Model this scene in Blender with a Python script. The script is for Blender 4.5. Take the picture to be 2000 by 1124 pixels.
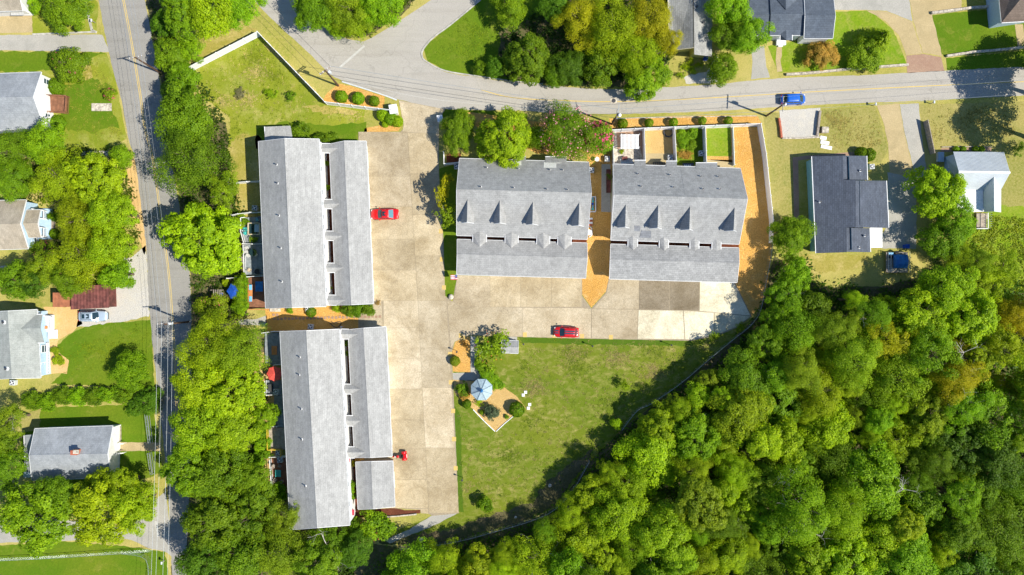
import bpy, bmesh, math, random
import numpy as np
from mathutils import Vector, Matrix
from mathutils.geometry import tessellate_polygon

for o in list(bpy.data.objects):
    bpy.data.objects.remove(o)
SC = bpy.context.scene
C = SC.collection
R = math.radians
rnd = random.Random(11)

# ---------------------------------------------------------------- camera, sky, sun, exposure
H = 117.0                         # flying height in metres
K = H * 1.5 / 2000.0              # ground metres per photo pixel
cd = bpy.data.cameras.new("camera"); cd.lens = 24; cd.sensor_width = 36
cd.clip_start = 1; cd.clip_end = 2000
cam = bpy.data.objects.new("camera", cd); C.objects.link(cam)
cam.location = (0, 0, H); cam.rotation_euler = (0, 0, 0)
SC.camera = cam
SUN_EL, SUN_AZ = R(48), R(111)
SUNV = Vector((math.cos(SUN_EL) * math.sin(SUN_AZ), math.cos(SUN_EL) * math.cos(SUN_AZ), math.sin(SUN_EL)))
world = bpy.data.worlds.new("World"); SC.world = world; world.use_nodes = True
wn = world.node_tree.nodes; wl = world.node_tree.links
sky = wn.new("ShaderNodeTexSky"); sky.sky_type = 'NISHITA'; sky.sun_disc = False
sky.sun_elevation = SUN_EL; sky.sun_rotation = SUN_AZ
sky.air_density = 1.0; sky.dust_density = 0.1; sky.ozone_density = 6.0
bg = wn["Background"]; bg.inputs["Strength"].default_value = 0.10
wl.new(sky.outputs[0], bg.inputs["Color"])
sd = bpy.data.lights.new("sun", 'SUN'); sd.energy = 4.6; sd.angle = R(0.53); sd.color = (1.0, 0.94, 0.82)
sun = bpy.data.objects.new("sun", sd); C.objects.link(sun)
sun.rotation_euler = SUNV.to_track_quat('Z', 'Y').to_euler(); sun.location = (60, -20, 90)
SC.view_settings.view_transform = 'Standard'; SC.view_settings.look = 'None'
SC.view_settings.gamma = 1; SC.view_settings.use_curve_mapping = False
SC.view_settings.exposure = 0.62
SC.render.engine = 'CYCLES'
SC.cycles.max_bounces = 6; SC.cycles.diffuse_bounces = 3; SC.cycles.transmission_bounces = 3
SC.cycles.glossy_bounces = 2; SC.cycles.sample_clamp_indirect = 4

# ---------------------------------------------------------------- placing
def W(px, py, z=0.0):
    "the point at height z that the photograph shows at pixel (px, py)"
    s = K * (1 - z / H)
    return Vector(((px - 1000) * s, (562 - py) * s, z))

def WG(px, py, z):
    "ground point straight below what stands at height z at that pixel"
    v = W(px, py, z); v.z = 0; return v

def onplane(px, py, p0, p1, p2, lift=0.0):
    "the point of the plane p0 p1 p2 seen at that pixel"
    n = (p1 - p0).cross(p2 - p0).normalized()
    if n.z < 0: n = -n
    o = Vector((0, 0, H)); d = W(px, py, 0) - o
    t = (p0 - o).dot(n) / d.dot(n)
    return o + d * t + n * lift

ORG = {}
def tag(o, label=None, cat=None, group=None, kind=None):
    if label: o["label"] = label
    if cat: o["category"] = cat
    if group: o["group"] = group
    if kind: o["kind"] = kind
    return o

def thing(name, label, cat, loc, rz=0.0, group=None):
    o = bpy.data.objects.new(name, None); o.empty_display_size = 0.3
    C.objects.link(o); o.location = loc; o.rotation_euler = (0, 0, rz)
    ORG[o.name] = Vector(loc)
    return tag(o, label, cat, group)

class MB:
    "collects shapes for one mesh object"
    def __init__(s): s.v = []; s.f = []
    def add(s, vs, fs):
        b = len(s.v); s.v += [Vector(v) for v in vs]; s.f += [tuple(i + b for i in f) for f in fs]; return s
    def quad(s, *p): return s.add(p, [tuple(range(len(p)))])
    def box(s, c, d, rz=0.0, m=None):
        c = Vector(c); x, y, z = d[0] / 2, d[1] / 2, d[2] / 2
        M = Matrix.Rotation(rz, 3, 'Z') if m is None else m
        vs = [c + M @ Vector((a * x, b * y, e * z)) for e in (-1, 1) for a, b in ((-1, -1), (1, -1), (1, 1), (-1, 1))]
        return s.add(vs, [(3, 2, 1, 0), (4, 5, 6, 7), (0, 1, 5, 4), (1, 2, 6, 5), (2, 3, 7, 6), (3, 0, 4, 7)])
    def bar(s, a, b, w, h, up=Vector((0, 0, 1))):
        a = Vector(a); b = Vector(b); d = (b - a); L = d.length
        if L < 1e-6: return s
        x = d / L; y = up.cross(x)
        if y.length < 1e-4: y = Vector((0, 1, 0)).cross(x)
        y.normalize(); z = x.cross(y)
        m = Matrix((x, y, z)).transposed()
        return s.box((a + b) / 2, (L, w, h), m=m)
    def tube(s, a, b, r0, r1=None, n=8, cap=True):
        a = Vector(a); b = Vector(b); r1 = r0 if r1 is None else r1
        x = (b - a).normalized(); y = Vector((0, 0, 1)).cross(x)
        if y.length < 1e-4: y = Vector((1, 0, 0))
        y.normalize(); z = x.cross(y); vs = []
        for p, r in ((a, r0), (b, r1)):
            for i in range(n):
                t = 2 * math.pi * i / n; vs.append(p + y * (math.cos(t) * r) + z * (math.sin(t) * r))
        fs = [(i, (i + 1) % n, n + (i + 1) % n, n + i) for i in range(n)]
        if cap: fs += [tuple(range(n - 1, -1, -1)), tuple(range(n, 2 * n))]
        return s.add(vs, fs)
    def lathe(s, c, prof, n=12):
        c = Vector(c); vs = []; fs = []
        for r, z in prof:
            for i in range(n):
                t = 2 * math.pi * i / n; vs.append(c + Vector((r * math.cos(t), r * math.sin(t), z)))
        for k in range(len(prof) - 1):
            for i in range(n):
                fs.append((k * n + i, k * n + (i + 1) % n, (k + 1) * n + (i + 1) % n, (k + 1) * n + i))
        fs.append(tuple(range(n - 1, -1, -1))); fs.append(tuple((len(prof) - 1) * n + i for i in range(n)))
        return s.add(vs, fs)
    def slab(s, poly, t):
        "a polygon in space with thickness t below it"
        n = len(poly); p = [Vector(q) for q in poly]
        ar = sum(p[i].x * p[(i + 1) % n].y - p[(i + 1) % n].x * p[i].y for i in range(n))
        if ar < 0: p.reverse()
        lo = [q - Vector((0, 0, t)) for q in p]
        b = len(s.v); s.v += p + lo
        for tr in tessellate_polygon([p]):
            a, c_, d = tr
            nn = (p[c_] - p[a]).cross(p[d] - p[a])
            if nn.z < 0: a, d = d, a
            s.f.append((b + a, b + c_, b + d)); s.f.append((b + n + d, b + n + c_, b + n + a))
        for i in range(n):
            j = (i + 1) % n; s.f.append((b + i, b + n + i, b + n + j, b + j))
        return s
    def sheet(s, poly, z):
        p = [Vector((q[0], q[1], z)) for q in poly]
        b = len(s.v); s.v += p
        for a, c_, d in tessellate_polygon([p]):
            nn = (p[c_] - p[a]).cross(p[d] - p[a])
            if nn.z < 0: a, d = d, a
            s.f.append((b + a, b + c_, b + d))
        return s
    def build(s, name, mat, parent=None, local=False, smooth=False, bevel=0):
        me = bpy.data.meshes.new(name)
        off = Vector((0, 0, 0))
        if parent is not None and not local: off = ORG[parent.name]
        me.from_pydata([tuple(v - off) for v in s.v], [], s.f)
        me.materials.append(mat); me.update()
        if smooth: me.shade_smooth()
        o = bpy.data.objects.new(name, me); C.objects.link(o)
        if parent is not None: o.parent = parent
        ORG[o.name] = off
        if bevel:
            md = o.modifiers.new("bevel", 'BEVEL'); md.width = bevel; md.segments = 2
        return o

def copy_tree(o, parent=None):
    c = o.copy(); C.objects.link(c)
    if parent is not None: c.parent = parent
    ORG[c.name] = ORG.get(o.name, Vector((0, 0, 0)))
    for ch in list(o.children): copy_tree(ch, c)
    return c

# ---------------------------------------------------------------- materials
def newmat(name):
    m = bpy.data.materials.new(name); m.use_nodes = True
    return m, m.node_tree.nodes, m.node_tree.links, m.node_tree.nodes["Principled BSDF"]

def mixc(n, l, fac, a, b, mode='MIX'):
    x = n.new("ShaderNodeMix"); x.data_type = 'RGBA'; x.blend_type = mode
    for sock, v in ((x.inputs[0], fac), (x.inputs[6], a), (x.inputs[7], b)):
        if hasattr(v, "links"): l.new(v, sock)
        elif isinstance(v, (int, float)): sock.default_value = v
        else: sock.default_value = (*v, 1)
    return x.outputs[2]

def noise(n, l, vec, scale, detail=4, rough=.55, lo=.35, hi=.65, dist=0.0):
    t = n.new("ShaderNodeTexNoise"); t.inputs["Scale"].default_value = scale
    t.inputs["Detail"].default_value = detail; t.inputs["Roughness"].default_value = rough
    t.inputs["Distortion"].default_value = dist
    l.new(vec, t.inputs["Vector"])
    r = n.new("ShaderNodeMapRange"); r.inputs[1].default_value = lo; r.inputs[2].default_value = hi
    l.new(t.outputs[0], r.inputs[0]); return r.outputs[0]

def pos(n, l, scale=(1, 1, 1), rz=0.0, obj=False, off=(0, 0, 0)):
    if obj:
        g = n.new("ShaderNodeTexCoord"); o = g.outputs["Object"]
    else:
        g = n.new("ShaderNodeNewGeometry"); o = g.outputs["Position"]
    mp = n.new("ShaderNodeMapping"); mp.inputs["Scale"].default_value = scale
    mp.inputs["Rotation"].default_value = (0, 0, rz); mp.inputs["Location"].default_value = off
    l.new(o, mp.inputs[0]); return mp.outputs[0]

def bump(n, l, b, h, strength=.3, dist=.05):
    x = n.new("ShaderNodeBump"); x.inputs["Strength"].default_value = strength; x.inputs["Distance"].default_value = dist
    l.new(h, x.inputs["Height"]); l.new(x.outputs[0], b.inputs["Normal"])

def plain(name, col, rough=.6, metal=0.0, var=.12, scale=3.0, spec=.4, coat=0.0):
    m, n, l, b = newmat(name)
    p = pos(n, l, obj=True)
    f = noise(n, l, p, scale, 5)
    c2 = tuple(max(0, x * (1 - var * 1.6)) for x in col); c1 = tuple(min(1, x * (1 + var * .6)) for x in col)
    l.new(mixc(n, l, f, c2, c1), b.inputs["Base Color"])
    b.inputs["Roughness"].default_value = rough; b.inputs["Metallic"].default_value = metal
    b.inputs["Specular IOR Level"].default_value = spec; b.inputs["Coat Weight"].default_value = coat
    return m

def ground(name, cols, scales=(.06, .5, 3.0), rough=.95, bmp=.5, stretch=(1, 1, 1), rz=0.0, th=((.4, .62), (.4, .65), (.3, .7)), spec=.1, wear=None):
    "four colours mixed by three noises of different size"
    m, n, l, b = newmat(name)
    p = pos(n, l, stretch, rz)
    f0 = noise(n, l, p, scales[0], 6, .62, *th[0], dist=.4)
    f1 = noise(n, l, p, scales[1], 7, .68, *th[1], dist=.6)
    f2 = noise(n, l, p, scales[2], 6, .7, *th[2])
    fm = noise(n, l, p, scales[0] * 2.2, 5, .65, .36, .62)
    fq = n.new("ShaderNodeMath"); fq.operation = 'MULTIPLY_ADD'; fq.inputs[1].default_value = .85; fq.inputs[2].default_value = .15; l.new(fm, fq.inputs[0])
    fx = n.new("ShaderNodeMath"); fx.operation = 'MULTIPLY'; l.new(f1, fx.inputs[0]); l.new(fq.outputs[0], fx.inputs[1])
    c = mixc(n, l, f0, cols[0], cols[1])
    c = mixc(n, l, fx.outputs[0], c, cols[2])
    f2b = n.new("ShaderNodeMath"); f2b.operation = 'MULTIPLY'; f2b.inputs[1].default_value = .8; l.new(f2, f2b.inputs[0])
    c = mixc(n, l, f2b.outputs[0], c, cols[3])
    if wear is not None:
        k4 = n.new("ShaderNodeMath"); k4.operation = 'MULTIPLY'; k4.inputs[1].default_value = .5
        l.new(noise(n, l, pos(n, l, (.05, .9, 1), wear), 1.0, 5, .6, .5, .74, .3), k4.inputs[0])
        c = mixc(n, l, k4.outputs[0], c, mixc(n, l, 1.0, c, (.72, .70, .67), 'MULTIPLY'))
        wob = n.new("ShaderNodeTexNoise"); wob.inputs["Scale"].default_value = .4; wob.inputs["Detail"].default_value = 5; l.new(p, wob.inputs["Vector"])
        wm = n.new("ShaderNodeVectorMath"); wm.operation = 'SCALE'; wm.inputs["Scale"].default_value = 6.0; l.new(wob.outputs["Color"], wm.inputs[0])
        wa = n.new("ShaderNodeVectorMath"); l.new(p, wa.inputs[0]); l.new(wm.outputs[0], wa.inputs[1])
        vo = n.new("ShaderNodeTexVoronoi"); vo.feature = 'DISTANCE_TO_EDGE'; vo.inputs["Scale"].default_value = .09; l.new(wa.outputs[0], vo.inputs["Vector"])
        cr = n.new("ShaderNodeMapRange"); cr.inputs[1].default_value = .003; cr.inputs[2].default_value = .010; cr.inputs[3].default_value = .2; cr.inputs[4].default_value = 0; l.new(vo.outputs["Distance"], cr.inputs[0])
        c = mixc(n, l, cr.outputs[0], c, (.10, .095, .085))
    f3 = noise(n, l, p, scales[2] * 3.3, 4, .7, .25, .75)
    c = mixc(n, l, .3, c, f3, 'OVERLAY')
    l.new(c, b.inputs["Base Color"]); b.inputs["Roughness"].default_value = rough
    b.inputs["Specular IOR Level"].default_value = spec
    bump(n, l, b, f2, bmp, .08)
    return m

def shingle(name, c0, c1, rz=0.0, speck=.5, course=.16):
    "asphalt shingles: staggered tabs, blotches, weather streaks"
    m, n, l, b = newmat(name)
    p = pos(n, l, (1, 1, 1), rz)
    f5 = noise(n, l, p, 1.1, 6, .7, .3, .72)
    br = n.new("ShaderNodeTexBrick"); l.new(p, br.inputs["Vector"])
    br.inputs["Scale"].default_value = 1.0; br.inputs["Brick Width"].default_value = .62; br.inputs["Row Height"].default_value = course * 2
    br.inputs["Mortar Size"].default_value = .022; br.inputs["Bias"].default_value = 0.0
    br.inputs["Color1"].default_value = (.78, .78, .78, 1); br.inputs["Color2"].default_value = (1.12, 1.12, 1.12, 1); br.inputs["Mortar"].default_value = (.5, .5, .5, 1)
    f0 = noise(n, l, p, .22, 5, .6, .35, .68)
    f1 = noise(n, l, pos(n, l, (1.0, .16, 1), rz), 1.5, 5, .6, .3, .7)
    f2 = noise(n, l, p, 9, 3, .6, .3, .7)
    c = mixc(n, l, f0, c0, c1)
    c = mixc(n, l, .10, c, f1, 'OVERLAY')
    c = mixc(n, l, speck, c, br.outputs[0], 'MULTIPLY')
    c = mixc(n, l, .2, c, f2, 'OVERLAY')
    c = mixc(n, l, .14, c, f5, 'OVERLAY')
    l.new(c, b.inputs["Base Color"]); b.inputs["Roughness"].default_value = .9; b.inputs["Specular IOR Level"].default_value = .25
    bump(n, l, b, br.outputs[1], -.4, .02)
    return m

def leafmat(name, trans=.48):
    m, n, l, b = newmat(name)
    oi = n.new("ShaderNodeObjectInfo")
    at = n.new("ShaderNodeAttribute"); at.attribute_name = "tone"
    hs = n.new("ShaderNodeHueSaturation"); l.new(oi.outputs["Color"], hs.inputs["Color"])
    v = n.new("ShaderNodeMapRange"); v.inputs[3].default_value = .62; v.inputs[4].default_value = 1.38; l.new(at.outputs["Fac"], v.inputs[0])
    h = n.new("ShaderNodeMapRange"); h.inputs[3].default_value = .512; h.inputs[4].default_value = .486; l.new(at.outputs["Fac"], h.inputs[0])
    l.new(v.outputs[0], hs.inputs["Value"]); l.new(h.outputs[0], hs.inputs["Hue"])
    b.inputs["Roughness"].default_value = .55; b.inputs["Specular IOR Level"].default_value = .25
    l.new(hs.outputs[0], b.inputs["Base Color"])
    tr = n.new("ShaderNodeBsdfTranslucent"); l.new(hs.outputs[0], tr.inputs["Color"])
    mx = n.new("ShaderNodeMixShader"); mx.inputs[0].default_value = trans
    l.new(b.outputs[0], mx.inputs[1]); l.new(tr.outputs[0], mx.inputs[2])
    l.new(mx.outputs[0], n["Material Output"].inputs["Surface"])
    return m

M = {}
M['leaf'] = leafmat("leaf")
M['bark'] = plain("bark", (.16, .12, .085), .9, var=.3, scale=6)
M['palebark'] = plain("pale_bark", (.5, .47, .42), .9, var=.2, scale=6)
# colours below: four per ground kind
M['dry'] = ground("dry_grass", [(.23, .245, .03), (.50, .41, .15), (.15, .205, .018), (.42, .35, .11)], (.05, .25, 2.2))
M['tandry'] = ground("worn_dry_grass", [(.46, .36, .12), (.30, .27, .045), (.60, .47, .21), (.22, .21, .03)], (.09, .4, 2.6))
M['lawn'] = ground("mown_lawn", [(.105, .175, .011), (.175, .205, .018), (.44, .36, .14), (.125, .155, .014)], (.07, .8, 3.0), stretch=(.8, 1.25, 1), th=((.36, .62), (.46, .66), (.3, .7)))
M['nwlawn'] = ground("thin_lawn", [(.29, .30, .030), (.15, .21, .014), (.56, .48, .19), (.20, .235, .022)], (.07, .3, 2.6), th=((.36, .64), (.49, .72), (.3, .7)))
M['green'] = ground("green_lawn", [(.095, .185, .007), (.17, .22, .014), (.33, .29, .06), (.08, .14, .007)], (.07, .45, 2.8), th=((.4, .65), (.52, .78), (.3, .7)))
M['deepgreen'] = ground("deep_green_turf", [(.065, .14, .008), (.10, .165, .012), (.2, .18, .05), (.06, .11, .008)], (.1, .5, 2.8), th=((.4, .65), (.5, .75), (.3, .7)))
M['olive'] = ground("olive_lawn", [(.175, .19, .022), (.30, .26, .075), (.125, .165, .016), (.40, .34, .13)], (.08, .4, 2.6))
M['lush'] = ground("lush_grass", [(.15, .28, .006), (.26, .32, .02), (.36, .33, .08), (.10, .2, .006)], (.1, .6, 3))
M['floor'] = ground("forest_floor", [(.14, .115, .06), (.08, .10, .022), (.26, .19, .11), (.06, .065, .025)], (.1, .6, 3))
M['mulch'] = ground("bark_mulch", [(.80, .46, .13), (.70, .38, .09), (.88, .58, .23), (.50, .26, .07)], (.12, .7, 5), bmp=1.0, th=((.36, .64), (.48, .72), (.42, .66)))
M['mulch2'] = ground("pale_mulch", [(.82, .56, .22), (.74, .48, .17), (.88, .66, .32), (.56, .37, .14)], (.2, 1.4, 7), bmp=1.0, th=((.4, .6), (.5, .75), (.4, .62)))
M['red_mulch'] = ground("red_mulch", [(.20, .065, .03), (.15, .05, .028), (.28, .11, .06), (.09, .03, .02)], (.4, 1.6, 7), bmp=1.0)
M['dirt'] = ground("bare_dirt", [(.66, .44, .17), (.58, .40, .17), (.72, .54, .28), (.5, .31, .12)], (.1, .8, 5))
M['gravel'] = ground("pale_gravel", [(.58, .56, .51), (.5, .48, .43), (.66, .61, .5), (.42, .40, .36)], (.12, .9, 6), bmp=.7)
M['road'] = ground("asphalt", [(.28, .27, .245), (.33, .315, .285), (.245, .235, .215), (.225, .22, .205)], (.05, .35, 5), bmp=.25, th=((.38, .64), (.55, .75), (.35, .75)), wear=R(98))
M['road2'] = ground("old_asphalt", [(.39, .365, .318), (.445, .415, .365), (.345, .33, .29), (.31, .295, .265)], (.05, .35, 5), bmp=.25, th=((.38, .64), (.55, .75), (.35, .75)), wear=R(2))
M['tandrive'] = ground("tan_concrete", [(.46, .36, .19), (.54, .43, .24), (.37, .30, .16), (.33, .26, .14)], (.1, .5, 5), bmp=.2)
M['greydrive'] = ground("grey_concrete", [(.40, .385, .34), (.48, .455, .40), (.33, .32, .28), (.29, .28, .25)], (.1, .5, 5), bmp=.2)
M['brickpath'] = ground("brick_paving", [(.40, .26, .18), (.46, .32, .22), (.34, .21, .14), (.25, .16, .12)], (.3, 1.5, 7), bmp=.3)

def slabmat():
    m, n, l, b = newmat("slab_concrete")
    oi = n.new("ShaderNodeObjectInfo"); p = pos(n, l)
    f0 = noise(n, l, p, .16, 7, .66, .34, .68, .5); f1 = noise(n, l, p, .9, 7, .68, .45, .75, .7); f2 = noise(n, l, p, 7, 4, .7, .3, .7)
    v = n.new("ShaderNodeMapRange"); v.inputs[3].default_value = .9; v.inputs[4].default_value = 1.08; l.new(oi.outputs["Random"], v.inputs[0])
    hs = n.new("ShaderNodeHueSaturation"); l.new(oi.outputs["Color"], hs.inputs["Color"]); l.new(v.outputs[0], hs.inputs["Value"])
    a = mixc(n, l, 1.0, hs.outputs[0], (1.14, 1.14, 1.13), 'MULTIPLY'); d = mixc(n, l, 1.0, hs.outputs[0], (.72, .68, .60), 'MULTIPLY')
    c = mixc(n, l, f0, d, a)
    k1 = n.new("ShaderNodeMath"); k1.operation = 'MULTIPLY'; k1.inputs[1].default_value = .55; l.new(f1, k1.inputs[0])
    dd = mixc(n, l, 1.0, c, (.70, .65, .56), 'MULTIPLY'); c = mixc(n, l, k1.outputs[0], c, dd)
    c = mixc(n, l, .3, c, f2, 'OVERLAY')
    # hairline cracks and darker tyre-worn streaks
    wob = n.new("ShaderNodeTexNoise"); wob.inputs["Scale"].default_value = .5; wob.inputs["Detail"].default_value = 5; l.new(p, wob.inputs["Vector"])
    wm = n.new("ShaderNodeVectorMath"); wm.operation = 'SCALE'; wm.inputs["Scale"].default_value = 5.0; l.new(wob.outputs["Color"], wm.inputs[0])
    wa = n.new("ShaderNodeVectorMath"); l.new(p, wa.inputs[0]); l.new(wm.outputs[0], wa.inputs[1])
    vo = n.new("ShaderNodeTexVoronoi"); vo.feature = 'DISTANCE_TO_EDGE'; vo.inputs["Scale"].default_value = .11; l.new(wa.outputs[0], vo.inputs["Vector"])
    cr = n.new("ShaderNodeMapRange"); cr.inputs[1].default_value = .003; cr.inputs[2].default_value = .011; cr.inputs[3].default_value = .22; cr.inputs[4].default_value = 0; l.new(vo.outputs["Distance"], cr.inputs[0])
    c = mixc(n, l, cr.outputs[0], c, (.16, .13, .09))
    f4 = noise(n, l, pos(n, l, (.12, 1.0, 1), R(8)), 1.3, 6, .65, .52, .78, .8)
    k4 = n.new("ShaderNodeMath"); k4.operation = 'MULTIPLY'; k4.inputs[1].default_value = .25; l.new(f4, k4.inputs[0])
    c = mixc(n, l, k4.outputs[0], c, mixc(n, l, 1.0, c, (.66, .62, .55), 'MULTIPLY'))
    f5 = noise(n, l, p, .55, 3, .5, .68, .78)
    k5 = n.new("ShaderNodeMath"); k5.operation = 'MULTIPLY'; k5.inputs[1].default_value = .22; l.new(f5, k5.inputs[0])
    c = mixc(n, l, k5.outputs[0], c, mixc(n, l, 1.0, c, (.5, .47, .42), 'MULTIPLY'))
    l.new(c, b.inputs["Base Color"]); b.inputs["Roughness"].default_value = .9; b.inputs["Specular IOR Level"].default_value = .2
    bump(n, l, b, f2, .15, .03); return m
M['slab'] = slabmat()
M['joint'] = plain("joint_filler", (.34, .28, .19), .95)
A_ROT = R(2.46)
M['roofA'] = shingle("grey_shingle_rows", (.325, .325, .315), (.365, .365, .352), R(90) + A_ROT, .35)
M['roofC'] = shingle("grey_shingle", (.31, .31, .302), (.345, .345, .335), R(1.8), .35)
M['roofD'] = shingle("grey_shingle_tabs", (.315, .318, .315), (.35, .352, .345), R(1.8), .6)
M['roofD2'] = shingle("grey_shingle_smooth", (.295, .297, .295), (.335, .337, .33), R(1.8), .3)
M['roofE'] = shingle("charcoal_shingle", (.075, .09, .12), (.095, .11, .14), R(90), .7)
M['roofG'] = shingle("slate_blue_shingle", (.085, .105, .135), (.11, .13, .16), 0, .55)
M['roofH'] = shingle("grey_brown_shingle", (.24, .24, .23), (.36, .36, .34), R(90), .6)
M['roofI'] = shingle("brown_shingle", (.14, .105, .085), (.18, .14, .115), 0, .5)
M['roofJ'] = shingle("blue_grey_shingle", (.26, .28, .30), (.33, .35, .37), 0, .3)
M['rooftan'] = shingle("tan_shingle", (.34, .29, .22), (.42, .37, .29), R(90), .35)
M['roofgreen'] = shingle("greenish_grey_shingle", (.27, .29, .27), (.35, .365, .34), 0, .3)
M['newshingle'] = shingle("new_shingle", (.62, .62, .57), (.7, .7, .64), R(1.8), .3)
M['darkshingle'] = shingle("dark_shingle", (.20, .21, .23), (.23, .24, .26), R(1.8), .5)
M['gutter'] = plain("pale_gutter", (.62, .63, .63), .5, var=.1)
M['white'] = plain("white_vinyl", (.80, .81, .82), .45, var=.05)
M['wallwhite'] = plain("white_siding", (.78, .78, .77), .6, var=.06)
M['wallblue'] = plain("pale_blue_siding", (.42, .58, .74), .6, var=.06)
M['wallgrey'] = plain("blue_grey_siding", (.36, .46, .55), .6, var=.06)
M['wallteal'] = plain("teal_siding", (.16, .36, .40), .6, var=.06)
M['wallyellow'] = plain("yellow_siding", (.60, .52, .14), .6, var=.08)
M['brickwall'] = plain("tan_brick", (.50, .40, .30), .85, var=.2, scale=8)
M['cream'] = plain("cream_paint", (.72, .64, .45), .6, var=.06)
M['metalroof'] = plain("white_metal_roof", (.54, .58, .61), .42, var=.06, scale=.6, metal=.0)
M['pane'] = plain("window_glass", (.05, .09, .11), .06, var=.05, spec=.8)
M['black'] = plain("black_rubber", (.02, .02, .022), .7)
M['dark'] = plain("dark_metal", (.06, .06, .065), .5)
M['galv'] = plain("galvanised_steel", (.46, .50, .53), .38, metal=.6, var=.1)
M['greybox'] = plain("grey_metal_case", (.55, .58, .60), .5, var=.1)
M['wood'] = plain("weathered_wood", (.34, .29, .24), .85, var=.25, scale=5)
M['polewood'] = plain("pole_wood", (.13, .075, .045), .9, var=.3, scale=4)
M['deckgrey'] = plain("grey_deck_paint", (.26, .29, .31), .75, var=.2, scale=2)
M['deckbrown'] = plain("brown_deck_stain", (.27, .12, .065), .75, var=.22, scale=2)
M['deckorange'] = plain("orange_deck_stain", (.56, .22, .07), .7, var=.15, scale=2)
M['decktan'] = plain("bare_deck_wood", (.40, .34, .27), .8, var=.22, scale=2)
M['yellow'] = plain("yellow_paint", (.72, .50, .04), .6, var=.08)
M['lineyellow'] = ground("worn_yellow_line", [(.68, .47, .10), (.58, .43, .14), (.46, .38, .20), (.52, .39, .14)], (.3, 1.2, 6), bmp=.1)
M['markyellow'] = ground("worn_yellow_mark", [(.66, .46, .12), (.60, .43, .14), (.52, .40, .20), (.50, .37, .14)], (.5, 1.5, 7), bmp=.1)
M['linewhite'] = ground("worn_white_line", [(.55, .54, .49), (.48, .47, .43), (.38, .37, .34), (.42, .41, .38)], (.3, 1.2, 6), bmp=.1)
M['stone'] = plain("pale_stone", (.55, .49, .40), .9, var=.3, scale=3)
M['concrete'] = plain("concrete_grey", (.46, .44, .39), .9, var=.2, scale=1.5)
M['red'] = plain("red_car_paint", (.56, .006, .008), .32, var=.06, spec=.5, coat=.4)
M['blue'] = plain("blue_car_paint", (.006, .11, .52), .32, var=.06, spec=.5, coat=.4)
M['silver'] = plain("silver_car_paint", (.42, .52, .62), .25, var=.04, spec=.5, coat=.6, metal=.2)
M['stripe'] = plain("dark_stripe", (.06, .06, .09), .25, coat=.5)
M['glass'] = plain("tinted_glass", (.015, .035, .045), .05, var=.05, spec=.9)
M['glasslight'] = plain("sky_tinted_glass", (.12, .26, .30), .05, var=.05, spec=.9)
M['lamp'] = plain("lamp_lens", (.75, .75, .72), .15)
M['taillight'] = plain("tail_lens", (.4, .01, .01), .2)
M['brick_red'] = plain("red_brick", (.45, .13, .07), .85, var=.2, scale=6)
M['maroon'] = plain("rusty_maroon_metal", (.17, .055, .045), .75, var=.35, scale=1.2)
M['rust'] = plain("rust_brown_metal", (.36, .13, .06), .75, var=.2, scale=1.2)
M['tarp'] = plain("blue_tarp", (.02, .16, .42), .5, var=.2, scale=1.5)
M['skyblue'] = plain("sky_blue_plastic", (.16, .45, .72), .4)
M['bluefab'] = plain("blue_canvas", (.008, .075, .42), .7, var=.15)
M['redfab'] = plain("coral_canvas", (.70, .09, .07), .7, var=.12)
M['crimson'] = plain("crimson_canvas", (.42, .02, .05), .7)
M['tealfab'] = plain("teal_plastic", (.08, .50, .46), .5)
M['tanfab'] = plain("tan_canvas", (.62, .52, .36), .8)
M['greyfab'] = plain("grey_canvas", (.50, .50, .48), .8)
M['gazebo'] = plain("pale_blue_shingle", (.36, .47, .52), .8, var=.15, scale=4)
M['gazebodark'] = plain("grey_blue_cap", (.20, .27, .31), .7)
M['pinkflower'] = plain("pink_petals", (.72, .10, .20), .8, var=.3, scale=2)
M['paleflower'] = plain("pale_pink_petals", (.78, .30, .36), .8, var=.2, scale=2)
M['orangeflower'] = plain("orange_petals", (.75, .16, .05), .8, var=.25, scale=2)
M['flagred'] = plain("flag_red", (.55, .02, .04), .8); M['flagblue'] = plain("flag_blue", (.02, .05, .26), .8)
# ---------------------------------------------------------------- the setting: ground, lawns, roads, beds
def smooth(pts, n=5, closed=False):
    out = []; m = len(pts)
    rng = range(m) if closed else range(m - 1)
    for i in rng:
        p0 = pts[(i - 1) % m] if closed or i > 0 else pts[0]
        p1 = pts[i]; p2 = pts[(i + 1) % m]
        p3 = pts[(i + 2) % m] if closed or i + 2 < m else pts[-1]
        for k in range(n):
            t = k / n
            out.append(tuple(.5 * (2 * b + (c_ - a) * t + (2 * a - 5 * b + 4 * c_ - d) * t * t + (3 * b - a - 3 * c_ + d) * t ** 3)
                             for a, b, c_, d in zip(p0, p1, p2, p3)))
    if not closed: out.append(pts[-1])
    return out

def ragged(pxs, jit, step=7):
    "breaks the outline into short pieces and moves them a little, in photo pixels"
    out = []
    for i, a in enumerate(pxs):
        b = pxs[(i + 1) % len(pxs)]; L = math.hypot(b[0] - a[0], b[1] - a[1]); n = max(1, int(L / step))
        for k in range(n):
            t = k / n; out.append((a[0] + (b[0] - a[0]) * t + rnd.uniform(-jit, jit), a[1] + (b[1] - a[1]) * t + rnd.uniform(-jit, jit)))
    return out

def sheet(name, mat, pxs, z, jit=0.0, kind='structure', parent=None):
    if jit: pxs = ragged(pxs, jit)
    mb = MB(); mb.sheet([W(x, y) for x, y in pxs], z)
    o = mb.build(name, M[mat], parent)
    if kind: o["kind"] = kind
    return o

Z1, Z2, Z3, Z4 = .004, .010, .016, .022
gm = MB(); gm.sheet([(-420, -320), (420, -320), (420, 320), (-420, 320)], 0)
g = gm.build("ground", M['dry']); g["kind"] = 'structure'

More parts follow.
